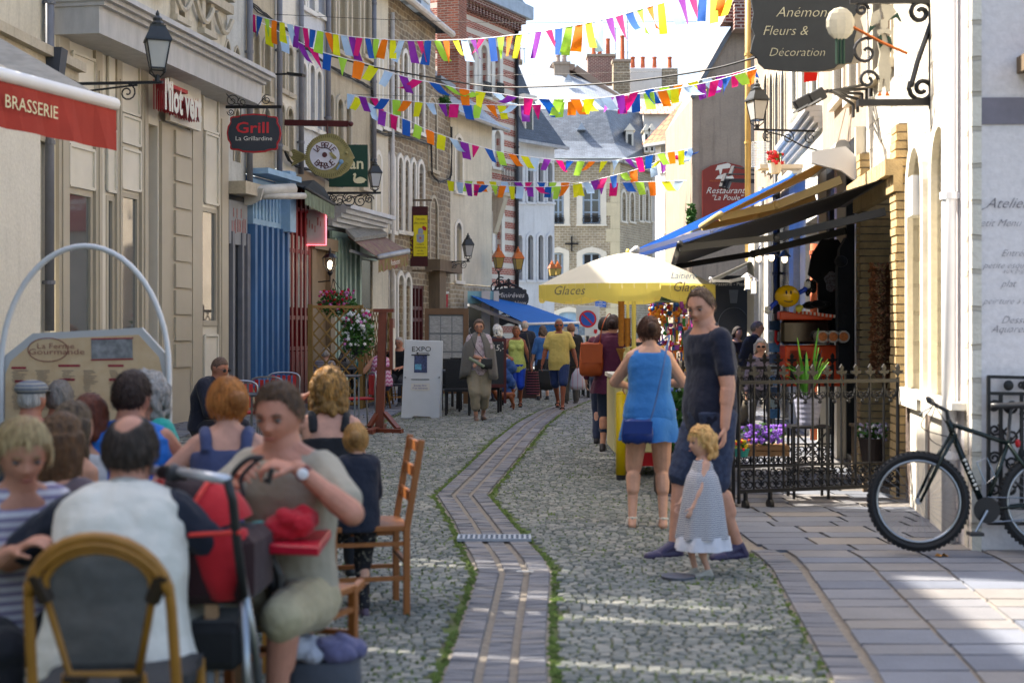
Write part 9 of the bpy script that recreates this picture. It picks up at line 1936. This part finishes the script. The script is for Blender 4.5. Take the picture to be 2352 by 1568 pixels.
# ---- lettering and grille on the atelier wall
t=thing('wall_lettering','handwritten grey menu style lettering painted on the pale pink wall','lettering',W20.px(2310,600,.02)); hw=mat('hand_grey','5e595f',rough=.8,var=.1)
for tx,x_,y_,s_ in (('Atelier de',2262,468,.10),('petit Menu',2236,513,.07),('Entrée',2297,582,.065),('petite esquisse',2256,610,.06),('aux pigments',2300,622,.05),('plat',2297,652,.065),('peinture à l\'huile',2256,692,.06),('Dessert',2297,735,.07),('Aquarelle au',2274,756,.07)):
    text_mb(tx,s_,W20.px(x_,y_,.008),W20.d,Z,shear=.5,sx=1.0,align='LEFT',bold=-.0012).build('words',hw,t)
g=MB(); g.bar(W20.px(2226,494,.008),W20.px(2262,478,.008),.004); g.build('arrow',hw,t)
t=thing('wall_grille','black wrought iron grille with scrolls and rosettes fixed on the pale pink wall','grille',W20.px(2310,1030,.05)); g=MB(); b=lambda x_,y_: W20.px(x_,y_,.06)
for (x0,y0,x1,y1) in ((2264,862,2264,1200),(2262,864,2420,868),(2264,902,2420,904),(2264,1162,2420,1165),(2264,1198,2420,1200),(2292,902,2292,1162),(2340,902,2340,1162)): g.bar(b(x0,y0),b(x1,y1),.022)
g.build('frame',ir,t); g=MB()
for (x_,y_,r_,a,tn) in ((2278,932,.042,0,1.6),(2316,932,.05,3,1.6),(2278,985,.042,1,-1.5),(2316,1000,.06,2,1.5),(2278,1050,.045,0,1.6),(2318,1060,.06,1,-1.5),(2278,1120,.045,2,1.5),(2316,1120,.06,0,1.5),(2350,950,.05,0,1.5),(2350,1040,.05,2,1.5),(2310,884,.02,0,1),(2340,884,.02,1,1)): g.tube(spiral(b(x_,y_),W20.d,Z,r_,.01,a,tn),.009,n=5)
for x_,y_ in ((2310,884),(2350,884)): g.ball(b(x_,y_),(.035,.015,.035))
for i in range(4): g.tube([b(2292,920+i*60),b(2316,950+i*60),b(2340,920+i*60)],.008,n=4)
g.build('scrollwork',ir,t)
# ---- bicycle leaning on the wall
d=9.33; t=thing('bicycle','dark green mountain bicycle with knobbly tyres leaning on the wall by the drainpipe','bicycle',(px_(2230,d),d,0)); fr=mat('frame_green','16211f',rough=.25,metal=.3,var=.05); tyre=mat('tyre_black','141416',rough=.7,var=.15)
r=.325; fx,rx=px_(2110,d),px_(2110,d)+.86; yf,yr=d+.0,d-.02; lean_=VV((0,.10,0))
FH,RH=VV((fx,yf,r+.02)),VV((rx,yr,r+.02)); ax=VV((.10,1,-.12)); up_=VV((0,.12,1)).normalized()
def bp(x_,y_): u=(x_-2110)/FD*9.3; z_=EYE-(y_-HY)/FD*9.3; return VV((fx+u,d+.12*(z_-.3),z_))
wheel(bp(2110,1152),(.16,1,-.10),r,.026,t,tyre,steel,spokes=32,tread=60,name='front_wheel'); wheel(bp(2110+300,1156),(.05,1,-.10),r,.026,t,tyre,steel,spokes=32,tread=60,name='rear_wheel')
BB=bp(2262,1170); HTt,HTb=bp(2186,966),bp(2196,1000); ST=bp(2322,1020); RA_=bp(2410,1156); FA=bp(2110,1152); SD=bp(2332,942)
g=MB(); g.tube([HTt,HTb],.021,n=10); g.tube([HTt+(HTb-HTt)*.25,ST],.0165,n=10); g.tube([HTb,BB],.0215,n=10); g.tube([BB,ST+(ST-BB).normalized()*.02],.016,n=10); g.build('frame',fr,t,smooth=True)
g=MB()
for s_ in (-.05,.05): o_=VV((0,s_,0)); g.tube([BB+o_*.5,RA_+o_],.010,n=8); g.tube([ST+o_*.3,RA_+o_],.009,n=8)
g.build('rear_stays',fr,t,smooth=True); g=MB()
for s_ in (-.05,.05): o_=VV((0,s_,0)); g.tube([HTb+o_*.6,HTb.lerp(FA,.35)+o_+VV((-.012,0,0)),FA+o_],[.016,.014,.009],n=8)
g.tube([HTb+VV((0,-.045,0)),HTb+VV((0,.045,0))],.016,n=8); g.build('fork',fr,t,smooth=True)
g=MB(); g.tube([HTt,HTt+VV((-.01,0,.06)),HTt+VV((-.09,-.02,.10))],.014,n=8); g.build('stem',MATS['black_plastic'],t); hb=HTt+VV((-.09,-.02,.10)); g=MB(); g.tube([hb+VV((-.12,-.26,.04)),hb+VV((-.02,-.12,.0)),hb,hb+VV((.02,.12,.0)),hb+VV((.02,.24,.03))],.012,n=8); hbm=g.build('handlebar',MATS['black_plastic'],t,smooth=True)
for p_,q_ in ((hb+VV((-.12,-.26,.04)),hb+VV((-.07,-.18,.02))),(hb+VV((.02,.24,.03)),hb+VV((.02,.15,.015)))): g=MB(); g.tube([p_,q_],.018,n=8); g.build('grip',MATS['black_plastic'],hbm)
g=MB(); g.tube([hb+VV((-.07,-.18,.0)),hb+VV((-.14,-.17,-.04)),hb+VV((-.17,-.22,-.05))],.005); g.build('brake_lever',steel,hbm)
g=MB()
for P_ in ([hb+VV((-.07,-.17,0)),hb+VV((-.12,-.1,-.14)),HTb+VV((-.02,-.04,-.02))],[hb+VV((.02,.1,0)),hb+VV((.1,.0,-.16)),HTt+VV((.05,-.02,-.03))],[hb,hb+VV((-.08,-.12,-.2)),HTb+VV((-.03,-.05,-.1))]): g.tube(spline(P_,6),.0035,n=4)
g.build('brake_cables',MATS['wire'],t); g=MB(); g.tube([ST,SD],.0125,n=8); g.build('seat_post',MATS['black_plastic'],t); g=MB()
g.loft([[SD+VV((-.13+.27*f,w_*cos(a),.02+.022*sin(a)+.012*f)) for a in [i*pi/5 for i in range(10)]] for f,w_ in ((0,.012),(.2,.02),(.5,.032),(.75,.062),(1,.05))]); g.build('saddle',MATS['black_plastic'],t,smooth=True)
g=MB(); g.tube([BB+VV((0,-.06,0)),BB+VV((-.085,-.075,-.14))],.010,n=6); g.build('crank',steel,t); g=MB(); g.box(BB+VV((-.10,-.12,-.145)),(.09,.09,.02)); g.build('pedal',MATS['black_plastic'],t); g=MB(); a_,b_=basis(VV((0,1,0))); g.tube([BB+VV((0,-.05,0)),BB+VV((0,-.042,0))],.085,n=26); g.build('chainring',MATS['black_iron'],t)
g=MB(); g.tube([BB+VV((0,-.046,.083)),RA_+VV((0,-.05,.035))],.004,n=4); g.tube([BB+VV((0,-.046,-.083)),RA_+VV((0,-.05,-.09))],.004,n=4); g.build('chain',steel,t); g=MB(); g.tube([RA_+VV((0,-.055,0)),RA_+VV((0,-.04,0))],.04,n=14); g.bar(RA_+VV((0,-.05,-.02)),RA_+VV((-.02,-.05,-.11)),.02,.01); g.build('derailleur',steel,t)
dd_=(BB-HTb).normalized(); g=MB()
for i in range(8): q=HTb.lerp(BB,.34+.055*i)+VV((0,-.016,0)); g.ball(q,(.013,.009,.010 if i%3 else .014),7,5,rot=dd_.to_track_quat('X','Z').to_matrix())
g.build('frame_decal',wht,t)['kind']='stuff'
g=MB(); bc_=HTb.lerp(BB,.62)+VV((.055,-.01,.045)); g.tube([bc_+dd_*-.08+VV((.0,0,.0)),bc_+dd_*.07,bc_+dd_*.07+VV((.06,0,.05)),bc_+dd_*-.06+VV((.06,0,.05)),bc_+dd_*-.08],.004,n=5); g.build('bottle_cage',steel,t)
g=MB(); g.ball(bp(2345,1020),(.018,.02,.03)); g.build('rear_reflector',redch,t)
